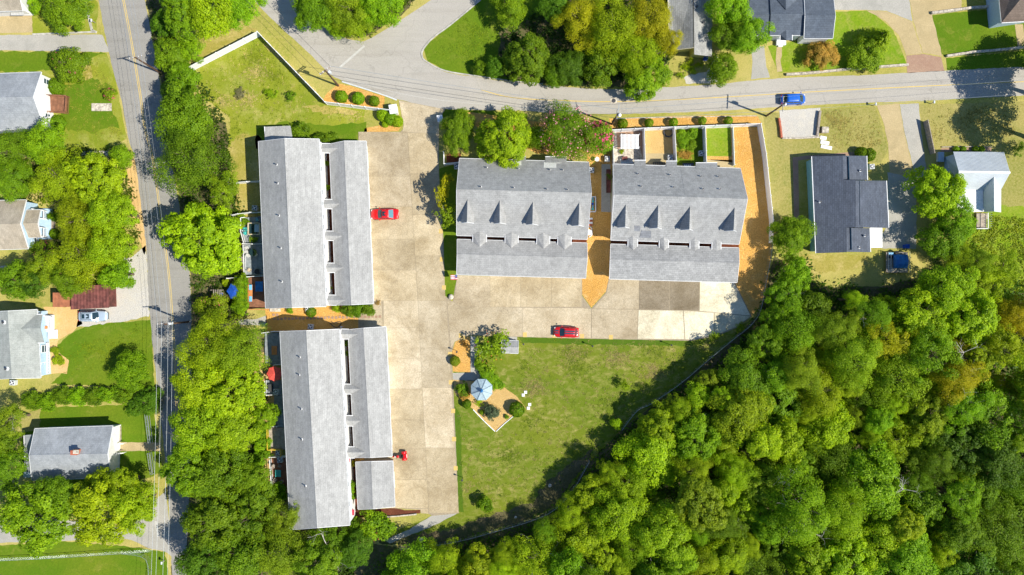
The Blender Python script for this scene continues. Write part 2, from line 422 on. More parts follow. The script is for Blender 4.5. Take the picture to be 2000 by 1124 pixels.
sheet("lawn", 'nwlawn', [(372, 136), (502, 66), (632, 200), (712, 214), (712, 262), (700, 300), (470, 420), (440, 380), (450, 230), (395, 190)], Z1, 1.5)
sheet("lawn", 'green', [(500, 250), (560, 238), (640, 245), (715, 240), (715, 290), (500, 290)], Z2, 2.5)
sheet("lawn", 'lawn', [(884, 735), (890, 700), (960, 656), (1150, 660), (1350, 664), (1405, 654), (1460, 630), (1480, 612), (1430, 665), (1330, 748), (1215, 838), (1150, 905), (1085, 990), (1040, 1012), (960, 1038), (860, 1062), (780, 1066), (740, 1050), (840, 1010), (897, 1002)], Z1, .8)
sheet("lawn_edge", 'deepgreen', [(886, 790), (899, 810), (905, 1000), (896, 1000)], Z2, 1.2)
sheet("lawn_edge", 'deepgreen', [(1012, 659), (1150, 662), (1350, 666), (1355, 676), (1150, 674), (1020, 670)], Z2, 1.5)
sheet("leaf_litter", 'floor', [(1170, 870), (1085, 990), (1040, 1012), (960, 1038), (860, 1062), (745, 1066), (738, 1050), (860, 1040), (960, 1010), (1045, 975), (1090, 920)], Z2, 5)
sheet("forest_floor", 'floor', [(1512, 500), (1600, 560), (1720, 560), (1800, 540), (1900, 560), (2200, 600), (2200, 1260), (600, 1260), (690, 1060), (790, 1069), (860, 1064), (960, 1040), (1040, 1014), (1085, 992), (1150, 905), (1215, 838), (1330, 750), (1430, 666), (1482, 612)], Z1, 1)
sheet("forest_floor", 'floor', [(350, 640), (515, 648), (560, 990), (690, 1040), (690, 1240), (330, 1240), (340, 1000), (322, 900), (330, 700)], Z1, 3)
sheet("forest_floor", 'floor', [(284, 0), (330, 0), (345, 100), (390, 150), (375, 215), (440, 240), (450, 330), (470, 400), (480, 620), (376, 640), (368, 500), (340, 330), (320, 190), (302, 90)], Z1, 4)
sheet("worn_lawn", 'tandry', [(446, 285), (470, 262), (512, 270), (524, 420), (480, 470), (462, 400)], Z2, 4)
sheet("worn_lawn", 'tandry', [(510, 84), (536, 98), (575, 130), (600, 160), (632, 190), (620, 192), (560, 130)], Z2, 3)
sheet("worn_lawn", 'tandry', [(395, 75), (440, 60), (480, 50), (500, 56), (440, 88), (372, 125)], Z2, 3)
sheet("worn_lawn", 'tandry', [(150, 120), (175, 115), (180, 150), (168, 155)], Z3, 3)
sheet("worn_lawn", 'tandry', [(1565, 497), (1690, 497), (1700, 520), (1640, 530), (1580, 540)], Z3, 4)
sheet("worn_lawn", 'tandry', [(590, 205), (640, 208), (700, 218), (690, 226), (620, 222)], Z3, 3)
# left side of the street
sheet("lawn", 'nwlawn', [(-40, 100), (208, 104), (222, 140), (248, 270), (200, 300), (-40, 300)], Z1, 1)
sheet("lawn", 'green', [(-40, 100), (205, 104), (150, 128), (60, 140), (-40, 142)], Z2, 3)
sheet("lawn", 'green', [(115, 170), (175, 150), (215, 170), (230, 250), (180, 260), (120, 250)], Z2, 5)
sheet("lawn", 'green', [(108, 680), (140, 650), (175, 635), (295, 625), (302, 760), (100, 750), (135, 715), (128, 700)], Z1, 1.5)
sheet("lawn", 'green', [(40, 805), (130, 795), (300, 790), (318, 920), (230, 960), (40, 930)], Z1, 2)
sheet("lawn", 'olive', [(40, 808), (82, 800), (75, 835), (40, 850)], Z2, 3)
sheet("lawn", 'green', [(-40, 1068), (140, 1058), (285, 1072), (322, 1078), (334, 1150), (-40, 1150)], Z1, 1.5)
sheet("lawn", 'nwlawn', [(62, 30), (150, -30), (192, 5), (188, 62), (64, 66)], Z1, 2)
sheet("dirt_yard", 'dirt', [(85, 600), (155, 600), (160, 632), (140, 650), (112, 665), (112, 690), (135, 705), (130, 730), (96, 730), (90, 640)], Z2, 1.5)
sheet("gravel_drive", 'gravel', [(150, 640), (155, 604), (212, 560), (216, 500), (255, 505), (284, 480), (290, 560), (292, 618), (265, 624), (180, 636)], Z2, 2)
sheet("dirt_verge", 'dirt', [(246, 300), (262, 300), (290, 480), (280, 500), (255, 400)], Z2, 2)
# upper middle and right
sheet("lawn", 'green', [(828, 95), (846, 76), (940, 0), (960, -40), (1120, -40), (1110, 165), (1000, 160), (930, 150), (870, 140), (836, 120)], Z1, 1)
sheet("forest_floor", 'floor', [(975, 60), (1090, 20), (1100, -40), (1300, -40), (1310, 120), (1225, 150), (1225, 170), (1100, 166), (980, 150)], Z2, 4)
sheet("forest_floor", 'floor', [(575, -40), (840, -40), (790, 25), (715, 74), (680, 72), (640, 55), (600, 30)], Z2, 2)
sheet("lawn", 'lush', [(1624, 24), (1700, 20), (1745, 60), (1772, 128), (1600, 138), (1520, 142), (1500, 90), (1560, 80)], Z1, .8)
sheet("lawn", 'green', [(1818, 30), (1940, 18), (2060, 60), (2060, 92), (1846, 112), (1838, 105)], Z1, 1)
sheet("lawn", 'green', [(1847, 114), (2060, 94), (2060, 130), (1850, 138)], Z1, 1)
sheet("lawn", 'olive', [(1490, 220), (1530, 220), (1600, 215), (1710, 207), (1735, 290), (1720, 320), (1560, 300), (1550, 500), (1512, 450), (1500, 300)], Z1, 1)
sheet("lawn", 'olive', [(1795, 205), (2100, 195), (2100, 440), (1960, 420), (1930, 420), (1850, 300), (1810, 290)], Z1, 1)
sheet("lawn", 'lush', [(1925, 400), (2100, 400), (2100, 570), (1900, 570), (1850, 520), (1880, 470)], Z2, 6)
sheet("lawn", 'dry', [(1560, 494), (1700, 494), (1725, 500), (1720, 555), (1600, 560)], Z2, 4)
sheet("lawn", 'green', [(1322, 252), (1375, 252), (1375, 322), (1322, 322)], Z2)
sheet("lawn", 'lush', [(1381, 252), (1426, 250), (1428, 305), (1381, 305)], Z2)
sheet("lawn", 'green', [(866, 470), (858, 330), (892, 320), (893, 540), (884, 586), (870, 578)], Z2, .6)
sheet("lawn", 'green', [(866, 215), (960, 217), (1030, 222), (1030, 232), (880, 226), (862, 232)], Z2, 1)

# ---- roads
LW = [(188, -40), (193, 0), (210, 90), (222, 140), (236, 190), (251, 270), (263, 310), (274, 390), (285, 480), (291, 590), (300, 690), (311, 780), (318, 850), (324, 920), (330, 990), (334, 1080), (338, 1160)]
LE = [(276, -40), (283, 0), (300, 90), (316, 180), (332, 300), (350, 400), (367, 500), (373, 590), (374, 680), (374, 780), (372, 900), (368, 1000), (364, 1080), (364, 1160)]
street = sheet("street", 'road', smooth(LW) + smooth(LE)[::-1], Z3, .8)
US = [(478, -40), (496, 0), (540, 46), (600, 101), (640, 140), (668, 158), (740, 181), (775, 194), (870, 213), (1000, 216), (1100, 222), (1200, 223), (1300, 221), (1400, 217), (1500, 211), (1600, 205), (1800, 197), (2000, 187), (2120, 182)]
UN = [(560, -40), (584, 6), (604, 34), (640, 56), (678, 76), (712, 82), (760, 98), (826, 120), (870, 141), (930, 151), (1000, 161), (1100, 170), (1200, 175), (1300, 171), (1400, 165), (1500, 155), (1600, 150), (1700, 147), (1850, 138), (2000, 131), (2120, 126)]
sheet("road", 'road2', smooth(US) + smooth(UN)[::-1], Z3, .6)
sheet("branch_road", 'road2', smooth([(704, 84), (730, 72), (782, 40), (842, 0), (890, -40)]) + smooth([(985, -40), (938, 2), (880, 50), (846, 76), (829, 96), (826, 110), (832, 124)]), Z2, .25)
sheet("side_street", 'greydrive', [(-40, 69), (200, 68), (214, 102), (-40, 98)], Z2, .6)
sheet("side_street", 'greydrive', smooth([(-40, 1012), (120, 1015), (230, 1030), (270, 1000), (324, 960)], 4) + smooth([(338, 1090), (322, 1078), (290, 1071), (240, 1052), (140, 1056), (-40, 1062)], 4), Z2, .6)
def kerb(name, pts, w=.22, h=.11, mat='concrete'):
    mb = MB(); q = [W(*p) for p in pts]
    for a, b in zip(q[:-1], q[1:]): mb.bar(a + Vector((0, 0, h / 2)), b + Vector((0, 0, h / 2)), w, h)
    return tag(mb.build(name, M[mat]), kind='structure')
kerb("kerb", smooth([(938, 1), (880, 49), (845, 75), (827, 96), (824, 110), (835, 122), (870, 139), (930, 149), (1000, 159), (1060, 165)], 4))
kerb("kerb", smooth([(668, 160), (740, 183), (775, 196)], 4), mat='greybox')
kerb("kerb", [(188, 63), (64, 68)], .3, .12)
kerb("kerb", [(166, 0), (180, 60), (189, 64)], .4, .12)

def stripe(name, mat, pts, w, z, dash=None):
    mb = MB(); q = [W(*p) for p in pts]; acc = 0
    for a, b in zip(q[:-1], q[1:]):
        d = (b - a).normalized(); s = Vector((-d.y, d.x, 0)) * w / 2; zz = Vector((0, 0, z))
        mb.quad(a + s + zz, a - s + zz, b - s + zz, b + s + zz)
    return tag(mb.build(name, M[mat]), kind='structure')
cl = smooth([(232, -40), (241, 0), (258, 90), (273, 180), (283, 250), (298, 310), (310, 390), (321, 470), (330, 540), (335, 600), (340, 680), (344, 760), (346, 850), (348, 930)], 6)
stripe("centre_line", 'lineyellow', [(x - 1.4, y) for x, y in cl], .12, .020)
stripe("centre_line", 'lineyellow', [(x + 1.6, y) for x, y in cl], .12, .020)
stripe("centre_line", 'lineyellow', smooth([(940, 176), (1000, 191), (1100, 197), (1200, 199), (1300, 196), (1400, 191), (1500, 185), (1600, 179), (1800, 169), (2000, 160)], 5), .14, .020)
stripe("stop_line", 'linewhite', [(712, 90), (664, 132)], .35, .020)
stripe("stop_line", 'linewhite', [(304, 1018), (310, 1048)], .45, .020)
stripe("edge_line", 'linewhite', smooth([(672, 152), (760, 178), (860, 196), (1000, 208), (1100, 214)], 5), .07, .020)
# manhole in the upper road
mh = thing("manhole_cover", "round iron manhole cover in a pale ring in the road", "manhole", W(1198.5, 197, 0))
MB().lathe(W(1198.5, 197, .016), [(.62, 0), (.60, .008)], 24).build("collar", M['stone'], mh)
MB().lathe(W(1198.5, 197, .025), [(.36, 0), (.35, .006)], 24).build("lid", M['dark'], mh)

# ---- private drives, pads and walks
sheet("driveway", 'greydrive', [(1626, -40), (1778, -40), (1776, 0), (1782, 42), (1732, 22), (1692, 20), (1628, 20)], Z3, .4)
sheet("driveway", 'tandrive', [(1692, 21), (1732, 23), (1782, 43), (1790, 70), (1802, 105), (1770, 108), (1756, 70), (1728, 40)], Z3, .4)
sheet("driveway", 'brickpath', [(1770, 109), (1803, 106), (1838, 112), (1845, 139), (1772, 143)], Z3, .4)
sheet("driveway", 'tandrive', [(1778, -40), (1878, -40), (1878, 18), (1820, 28), (1838, 100), (1840, 110), (1803, 104), (1792, 70), (1784, 42), (1777, 0)], Z2, .8)
sheet("driveway", 'tandrive', [(1712, 206), (1756, 203), (1766, 260), (1782, 325), (1776, 345), (1738, 338), (1734, 280), (1726, 240)], Z3, .6)
sheet("driveway", 'greydrive', [(1757, 204), (1794, 202), (1803, 290), (1812, 345), (1790, 350), (1783, 325), (1767, 260)], Z3, .6)
sheet("driveway", 'greydrive', [(1466, 94), (1492, 90), (1497, 130), (1504, 152), (1467, 155), (1470, 120)], Z3, .6)
sheet("parking_pad", 'greydrive', [(1734, 336), (1790, 348), (1790, 486), (1722, 486), (1722, 460), (1734, 440)], Z2, 1)
sheet("parking_pad", 'gravel', [(1522, 216), (1602, 211), (1601, 240), (1600, 268), (1526, 270)], Z3, .6)
sheet("parking_pad", 'gravel', [(1335, 150), (1380, 140), (1400, 110), (1410, 140), (1408, 162), (1340, 164)], Z3, 1.5)
sheet("driveway", 'tandrive', [(-40, 26), (62, 28), (64, 64), (-40, 66)], Z3, .4)
sheet("footpath", 'tandrive', [(1517, 92), (1527, 90), (1527, 110), (1524, 118), (1528, 140), (1518, 141), (1515, 118)], Z3)
sheet("footpath", 'tandrive', [(1982, 48), (1998, 48), (2003, 95), (1988, 95)], Z3)
sheet("footpath", 'tandrive', [(222, 864), (314, 865), (316, 881), (222, 881)], Z3, .6)
sheet("footpath", 'tandrive', [(112, 430), (128, 436), (136, 470), (140, 505), (132, 505), (124, 470)], Z2, 1)
sheet("footpath", 'stone', [(160, 296), (214, 295), (214, 304), (160, 304)], Z2, .6)
sheet("footpath", 'stone', [(0, 520), (50, 518), (50, 526), (0, 530)], Z2, .6)
sheet("footpath", 'greydrive', [(466, 624), (500, 624), (521, 616), (521, 638), (505, 636), (466, 634)], Z2, .5)
sheet("footpath", 'greydrive', [(846, 1006), (897, 1001), (880, 1010), (845, 1028), (800, 1046), (760, 1062), (752, 1056), (800, 1034)], Z3, .8)
sheet("footpath", 'greydrive', [(919, 656), (934, 661), (931, 700), (934, 728), (945, 735), (925, 745), (885, 742), (884, 729), (919, 728)], Z3)
sheet("footpath", 'greydrive', [(980, 656), (1010, 657), (1010, 668), (980, 668)], Z3)
sheet("brick_walk", 'brickpath', [(1548, 308), (1580, 304), (1668, 297), (1669, 306), (1586, 310), (1559, 314), (1561, 432), (1551, 432)], Z3)
sheet("brick_walk", 'brickpath', [(1838, 290), (1936, 289), (1936, 297), (1838, 297)], Z3)
sheet("patio", 'greydrive', [(1175, 321), (1192, 321), (1193, 415), (1174, 414)], Z3)
sheet("patio", 'stone', [(1199, 256), (1258, 254), (1259, 322), (1199, 322)], Z2)
sheet("patio", 'brickpath', [(1199, 256), (1204, 256), (1206, 292), (1250, 290), (1258, 320), (1258, 254)], Z3)
sheet("patio", 'tandrive', [(1380, 312), (1432, 313), (1433, 330), (1380, 328)], Z3)
sheet("patio", 'tandrive', [(1261, 300), (1318, 300), (1318, 326), (1261, 326)], Z3)

# ---- mulch beds
sheet("mulch_bed", 'mulch', [(1145, 300), (1200, 300), (1193, 350), (1193, 470), (1191, 545), (1183, 570), (1155, 601), (1137, 576), (1136, 543), (1146, 543), (1144, 470), (1150, 377)], Z2, .4)
sheet("mulch_bed", 'mulch', [(1434, 250), (1486, 248), (1498, 330), (1504, 400), (1507, 480), (1500, 560), (1486, 596), (1468, 618), (1433, 552), (1435, 470), (1445, 390), (1436, 330)], Z2, .5)
sheet("mulch_bed", 'mulch', [(1190, 232), (1240, 230), (1320, 228), (1420, 226), (1480, 228), (1488, 241), (1400, 248), (1200, 256), (1150, 250), (1060, 240), (960, 225), (910, 219), (912, 240), (1050, 300), (1150, 300), (1195, 290)], Z3, .6)
sheet("mulch_bed", 'mulch2', [(1261, 254), (1317, 252), (1318, 300), (1261, 300)], Z2)
sheet("mulch_bed", 'mulch', [(1428, 250), (1432, 250), (1434, 318), (1380, 312), (1380, 306), (1429, 306)], Z3)
sheet("mulch_bed", 'mulch', [(628, 200), (640, 180), (662, 164), (684, 168), (752, 189), (749, 213), (690, 211)], Z2, .6)
sheet("mulch_bed", 'mulch', [(711, 259), (712, 251), (738, 246), (780, 237), (785, 246), (778, 257)], Z2, .6)
sheet("mulch_bed", 'mulch', [(518, 598), (560, 596), (640, 592), (745, 588), (747, 637), (660, 646), (521, 650)], Z2, .4)
sheet("mulch_bed", 'mulch', [(882, 690), (890, 668), (918, 656), (919, 728), (885, 726)], Z2, .4)
sheet("mulch_bed", 'mulch2', [(885, 742), (925, 744), (985, 757), (1010, 775), (1027, 797), (1003, 812), (968, 844), (924, 800), (888, 768)], Z3, .5)
sheet("mulch_bed", 'red_mulch', [(697, 998), (771, 992), (790, 997), (821, 996), (821, 1003), (700, 1011)], Z3, .4)
sheet("mulch_bed", 'red_mulch', [(630, 280), (655, 280), (672, 596), (644, 596)], Z2)
sheet("mulch_bed", 'red_mulch', [(666, 645), (688, 645), (700, 1010), (684, 1030)], Z2)
sheet("mulch_bed", 'mulch', [(693, 893), (768, 890), (768, 903), (693, 905)], Z4)
sheet("mulch_bed", 'red_mulch', [(893, 455), (1146, 462), (1146, 478), (893, 472)], Z3)
sheet("mulch_bed", 'red_mulch', [(1193, 465), (1443, 472), (1443, 488), (1193, 480)], Z3)
sheet("mulch_bed", 'red_mulch', [(872, 300), (900, 300), (900, 318), (872, 318)], Z3)
sheet("mulch_bed", 'dirt', [(470, 700), (520, 690), (560, 960), (520, 960), (490, 850)], Z2, 4)

# ---- the concrete lot: one base, slabs laid on it, paint marks on the slabs
lot = thing("parking_lot", None, None, W(880, 620)); lot["kind"] = 'structure'
LOT = [(700, 258), (782, 258), (790, 250), (779, 196), (870, 214), (858, 232), (857, 340), (866, 465), (869, 578), (884, 590), (893, 540), (1137, 540), (1137, 578), (1155, 603), (1183, 572), (1190, 540), (1433, 548), (1468, 618), (1440, 640), (1402, 656), (1350, 666), (1150, 662), (960, 657), (918, 655), (888, 668), (882, 690), (886, 770), (896, 1003), (845, 1008), (820, 995), (765, 992), (725, 990), (700, 640)]
MB().sheet([W(x, y) for x, y in LOT], .024).build("joint_bed", M['joint'], lot)
TAN, PALE, DARK, CREAM, BEIGE = (.46, .385, .26), (.52, .445, .32), (.25, .212, .155), (.68, .64, .50), (.43, .365, .26)
def shrink(poly, d):
    c = len(poly); out = []
    a = sum(poly[i].x * poly[(i + 1) % c].y - poly[(i + 1) % c].x * poly[i].y for i in range(c))
    for i in range(c):
        p, q, r = poly[i - 1], poly[i], poly[(i + 1) % c]
        e1 = (q - p).normalized(); e2 = (r - q).normalized(); s = 1 if a > 0 else -1
        n1 = Vector((-e1.y, e1.x, 0)) * s; n2 = Vector((-e2.y, e2.x, 0)) * s
        m_ = n1 + n2; m_ = m_ / max(.4, m_.dot(n1)); out.append(q + m_ * d)
    return out
def slab(pxs, col, gap=.022, h=.05):
    p = shrink([W(x, y) for x, y in pxs], gap); dz = rnd.uniform(0, .006)
    mb = MB(); mb.slab([Vector((q.x, q.y, h + dz)) for q in p], .022)
    o = mb.build("slab", M['slab'], lot); f = rnd.uniform(.95, 1.05); o.color = (col[0] * f, col[1] * f, col[2] * f, 1); return o
slab([(779, 197), (870, 214), (858, 232), (857, 262), (786, 258), (788, 245)], PALE)
rowsL = [258, 345, 404, 468, 528, 588]
def xl(y): return 700 + (y - 258) * .03
def xm(y): return 796 + (y - 258) * .06 if y < 588 else 816 + (y - 588) * .052
def xr(y): return 857 + (max(0, y - 340)) * .054 if y < 589 else 872 + (y - 588) * .058
for a, b in zip(rowsL[:-1], rowsL[1:]):
    slab([(xl(a), a), (xm(a), a), (xm(b), b), (xl(b), b)], BEIGE if a < 400 else TAN)
for a, b in zip([260, 340, 420, 500], [340, 420, 500, 588]):
    slab([(xm(a), a), (xr(a), a), (xr(b), b), (xm(b), b)], TAN)
slab([(711, 588), (745, 587), (748, 640), (712, 640)], PALE)
rowsL2 = [588, 640, 700, 760, 820, 877, 937, 993]
for a, b in zip(rowsL2[:-1], rowsL2[1:]):
    slab([(749 if a < 640 else 712, a), (xm(a + 1), a), (xm(b), b), (749 if a < 640 else 712, b)], PALE if a < 760 else TAN)
for a, b in zip([588, 680, 757, 875], [680, 757, 875, 1002]):
    slab([(xm(a + 1), a), (xr(a + 1), a), (xr(b), b), (xm(b), b)], PALE if a < 760 else TAN)
slab([(771, 994), (836, 994), (837, 1004), (822, 1003), (821, 996)], TAN)
# east arm
slab([(873, 588), (885, 589), (896, 600), (960, 600), (1021, 601), (1021, 658), (960, 656), (918, 654), (889, 667), (881, 680)], PALE)
for a, b in ((895, 957), (957, 1017), (1017, 1077), (1077, 1136)):
    slab([(a, 538), (b, 540), (b, 600), (a, 600)] if a > 900 else [(893, 538), (957, 540), (957, 600), (897, 600), (886, 588)], TAN if a > 950 else BEIGE)
slab([(1021, 601), (1137, 602), (1154, 604), (1154, 661), (1021, 659)], PALE)
slab([(1155, 604), (1246, 605), (1244, 662), (1155, 661)], BEIGE)
slab([(1190, 544), (1248, 546), (1247, 604), (1158, 603), (1184, 573)], BEIGE)
slab([(1249, 546), (1308, 548), (1308, 606), (1248, 605)], DARK)
slab([(1309, 548), (1366, 550), (1365, 607), (1309, 606)], DARK)
slab([(1367, 550), (1433, 552), (1466, 617), (1366, 608)], CREAM)
slab([(1247, 606), (1334, 607), (1337, 663), (1245, 662)], CREAM)
slab([(1335, 607), (1394, 611), (1394, 655), (1350, 664), (1338, 663)], CREAM)
slab([(1395, 611), (1466, 618), (1438, 639), (1400, 654), (1395, 655)], (.60, .555, .40))
for x, y in [(863, 507), (867, 562), (900, 656), (962, 652), (1025, 654), (1083, 656), (1137, 657), (1193, 659), (879, 692), (880.5, 747), (885, 803), (887, 858), (890, 915), (861, 452), (905, 661)]:
    mb = MB(); p = W(x, y, .058); mb.sheet([(p.x - .34, p.y - .38), (p.x + .34, p.y - .38), (p.x + .34, p.y + .38), (p.x - .34, p.y + .38)], .0605)
    mb.build("painted_square", M['markyellow'], lot)
# ---------------------------------------------------------------- buildings
UP = Vector((0, 0, 1))
def roof_slab(name, poly, mat, parent, t=.14):
    mb = MB(); mb.slab(poly, t); return mb.build(name, M[mat], parent)

def window(parent, c, n, w=.9, h=1.2, frame='white'):
    "a framed window standing 3 cm proud of the wall at c with outward normal n"
    n = Vector(n).normalized(); s = UP.cross(n).normalized(); c = Vector(c)
    m = Matrix((s, n, UP)).transposed()
    f = MB()
    for dx, dz, ww, hh in ((0, h / 2, w + .16, .09), (0, -h / 2, w + .2, .11), (-w / 2, 0, .09, h), (w / 2, 0, .09, h), (0, 0, w, .05)):
        f.box(c + s * dx + UP * dz + n * .03, (ww, .08, hh), m=m)
    fr = f.build("window", M[frame], parent)
    p = MB(); p.box(c + n * .012, (w - .06, .03, h - .06), m=m); p.build("pane", M['pane'], fr)
    return fr

def gable_house(th, A0, A1, R0, R1, B0, B1, roof, wall, inset=.35, trim='white', gut=True, t=.14, rake=True, walls=True, z0=0.0):
    roof_slab("roof_slope", [A0, A1, R1, R0], roof, th, t)
    roof_slab("roof_slope", [R0, R1, B1, B0], roof, th, t)
    d = (R1 - R0).normalized(); lift = Vector((0, 0, .012))
    cap = MB(); sa = ((A0 + A1) / 2 - (R0 + R1) / 2); sb = ((B0 + B1) / 2 - (R0 + R1) / 2)
    sa = sa.normalized() * .16; sb = sb.normalized() * .16; hh = Vector((0, 0, .03))
    cap.quad(R0 + hh, R0 + sa + lift, R1 + sa + lift, R1 + hh); cap.quad(R0 + hh, R1 + hh, R1 + sb + lift, R0 + sb + lift)
    cap.build("ridge_cap", M[roof], th)
    if gut:
        for P, Q, S in ((A0, A1, R0), (B0, B1, R0)):
            out = ((P + Q) / 2 - (R0 + R1) / 2); out.z = 0; out.normalize()
            g = MB(); g.bar(P + out * .05 - UP * .09, Q + out * .05 - UP * .09, .09, .12); g.build("gutter", M['gutter' if trim == 'white' else trim], th)
    if rake:
        for P, Q, S, sg in ((A0, B0, R0, -1), (A1, B1, R1, 1)):
            g = MB()
            for X in (P, Q):
                g.bar(X + d * sg * .03 - UP * .07, S + d * sg * .03 - UP * .07, .05, .18)
            g.build("rake_board", M[trim], th)
    if walls:
        ac = (B0 - A0); ac.z = 0; wd = ac.length; ac.normalize(); al = (A1 - A0); al.z = 0; al.normalize()
        rA = (R0.z - A0.z) / max(.1, abs((R0 - A0).dot(ac))); rB = (R0.z - B0.z) / max(.1, abs((R0 - B0).dot(ac)))
        def fl(v, z): return Vector((v.x, v.y, z))
        c = [A0 + al * inset + ac * inset, A1 - al * inset + ac * inset, B1 - al * inset - ac * inset, B0 + al * inset - ac * inset]
        zt = [A0.z + rA * inset, A1.z + rA * inset, B1.z + rB * inset, B0.z + rB * inset]
        top = [fl(p, z - t + .02) for p, z in zip(c, zt)]; bot = [fl(p, z0) for p in c]
        r0 = fl(R0 + al * inset, R0.z - t); r1 = fl(R1 - al * inset, R1.z - t)
        w = MB()
        w.quad(bot[0], bot[1], top[1], top[0]); w.quad(bot[2], bot[3], top[3], top[2])
        w.quad(bot[1], bot[2], top[2], r1, top[1]); w.quad(bot[3], bot[0], top[0], r0, top[3])
        w.build("wall", M[wall], th)
        return c
    return None

def vent(th, p, n=None, r=.09, h=.38, mat='gutter'):
    v = MB(); v.lathe(p - UP * .1, [(r * 2.2, 0.0), (r * 2.2, .12), (r, .16), (r, h + .1)], 8)
    o = v.build("roof_vent", M[mat], th)
    c = MB(); c.lathe(p + UP * h, [(r * 1.3, 0), (r * 1.3, .07)], 8); c.build("vent_cap", M['dark'], o)

def ac_unit(px, py, label, group=None, z=0.0, s=.85):
    p = W(px, py, z); t = thing("air_conditioner", label, "air conditioner", p, rnd.uniform(-.1, .1), group)
    MB().box((0, 0, .40), (s, s, .78)).build("body", M['greybox'], t, local=True, bevel=.03)
    MB().lathe((0, 0, .79), [(s * .42, 0), (s * .42, .03)], 16).build("fan_opening", M['dark'], t, local=True)
    f = MB()
    for i in range(4): f.box((math.cos(i * math.pi / 2 + .4) * .17, math.sin(i * math.pi / 2 + .4) * .17, .835), (.30, .10, .02), i * math.pi / 2 + .4)
    f.box((0, 0, .84), (.16, .16, .03)); f.build("fan", M['white'], t, local=True)
    return t

# ---- A: upper left row
def cricket(th, L0, L1, Rt0, Rt1, Q0, Q1, mat):
    "small gable roof joining the row to its garage roof: eave L, ridge R, eave Q, from wall side 0 to garage side 1"
    roof_slab("entry_roof", [L0, L1, Rt1, Rt0], mat, th, .1); roof_slab("entry_roof", [Rt0, Rt1, Q1, Q0], mat, th, .1)
    for P, Q in ((L0, L1), (Q0, Q1)):
        g = MB(); out = (P - Rt0); out.z = 0; out.normalize()
        g.bar(P + out * .05 - UP * .06, Q + out * .05 - UP * .06, .08, .12); g.build("gutter", M['white'], th)

def row_house(name, label, main, ez, rz, garage, gz, grz, crick, wins, mat, vents, cz=3.6):
    (a0, a1, r0, r1, b0, b1) = main
    base = W(*[(p + q) / 2 for p, q in zip(a0, b1)])
    th = thing(name, label, "townhouse row", base)
    A0, A1 = W(*a0, ez), W(*a1, ez); R0, R1 = W(*r0, rz), W(*r1, rz); B0, B1 = W(*b0, ez), W(*b1, ez)
    gable_house(th, A0, A1, R0, R1, B0, B1, mat, 'wallwhite', inset=.15)
    if garage:
        ga0, ga1, gr0, gr1, gb0, gb1 = garage
        G = [W(*ga0, gz), W(*ga1, gz), W(*gr0, grz), W(*gr1, grz), W(*gb0, gz), W(*gb1, gz)]
        gable_house(th, *G, mat, 'wallwhite')
    return th, A0, A1, R0, R1, B0, B1

th, A0, A1, R0, R1, B0, B1 = row_house("townhouse_row", "long grey roofed townhouse row beside the street, left of the first red coupe", 
    ((505, 277), (519, 602.5), (555.5, 271), (570, 601), (623, 272), (636.5, 599)), 5.0, 7.3,
    ((643.5, 282), (656.5, 596), (672, 276), (686, 595.5), (715, 276), (729, 593.5)), 2.7, 3.9, None, None, 'roofA', None)
GA = [W(643.5, 282, 2.7), W(656.5, 596, 2.7), W(672, 276, 3.9)]
for y0, y1, ax, ay, x0, x1 in ((281, 298.5, 660, 290, 627, 645), (390, 407.5, 664, 398, 631, 649), (452, 469.5, 669.5, 461, 633, 651.5), (514.5, 532, 671.5, 523, 636, 654), (577, 596, 675, 586.5, 639, 657)):
    ap = onplane(ax, ay, *GA, lift=.05)
    zr = ap.z + .02; st = W(x0, (y0 + y1) / 2, zr)
    cricket(th, W(x0, y0, 2.85), W(x1, y0 + .3, 2.85), st, ap, W(x0, y1, 2.85), W(x1, y1 + .3, 2.85), 'roofA')
def face_wins(th, P, Q, inset, ys, z, n, w=.8, h=1.15):
    d = (Q - P); 
    for y in ys:
        c = P + d * y; c = Vector((c.x, c.y, z)) - Vector(n) * inset; window(th, c, n, w, h)
nE = Vector((math.cos(-A_ROT + R(0)), math.sin(-A_ROT + 0) * -1, 0)); nE = Vector((B0 - A0)); nE.z = 0; nE.normalize()
face_wins(th, B0, B1, .15, [.10, .17, .31, .38, .46, .52, .64, .70, .84, .90], 4.15, nE)
for px, py in ((541, 322), (543, 358.5), (545.5, 421.5), (549, 485), (551, 550.5)):
    vent(th, onplane(px, py, A0, A1, R0))
pl = lambda x, y, z: W(x, y, z)
roof_slab("porch_roof", [W(517, 248, 2.9), W(567, 246, 2.9), W(572, 276, 3.2), W(517, 279, 3.2)], 'roofA', th, .12)
MB().bar(W(517, 248, 2.84), W(519, 280, 3.0), .12, .2).build("gutter", M['white'], th)
mb = MB(); q = [WG(520, 251, 2.9), WG(566, 249, 2.9), WG(568, 279, 2.9), WG(521, 280, 2.9)]
for i in range(4): mb.quad(q[i], q[(i + 1) % 4], q[(i + 1) % 4] + UP * 2.75, q[i] + UP * 2.75)
mb.build("porch_wall", M['wallwhite'], th)
for y in (288, 355, 430, 500, 560):
    pass

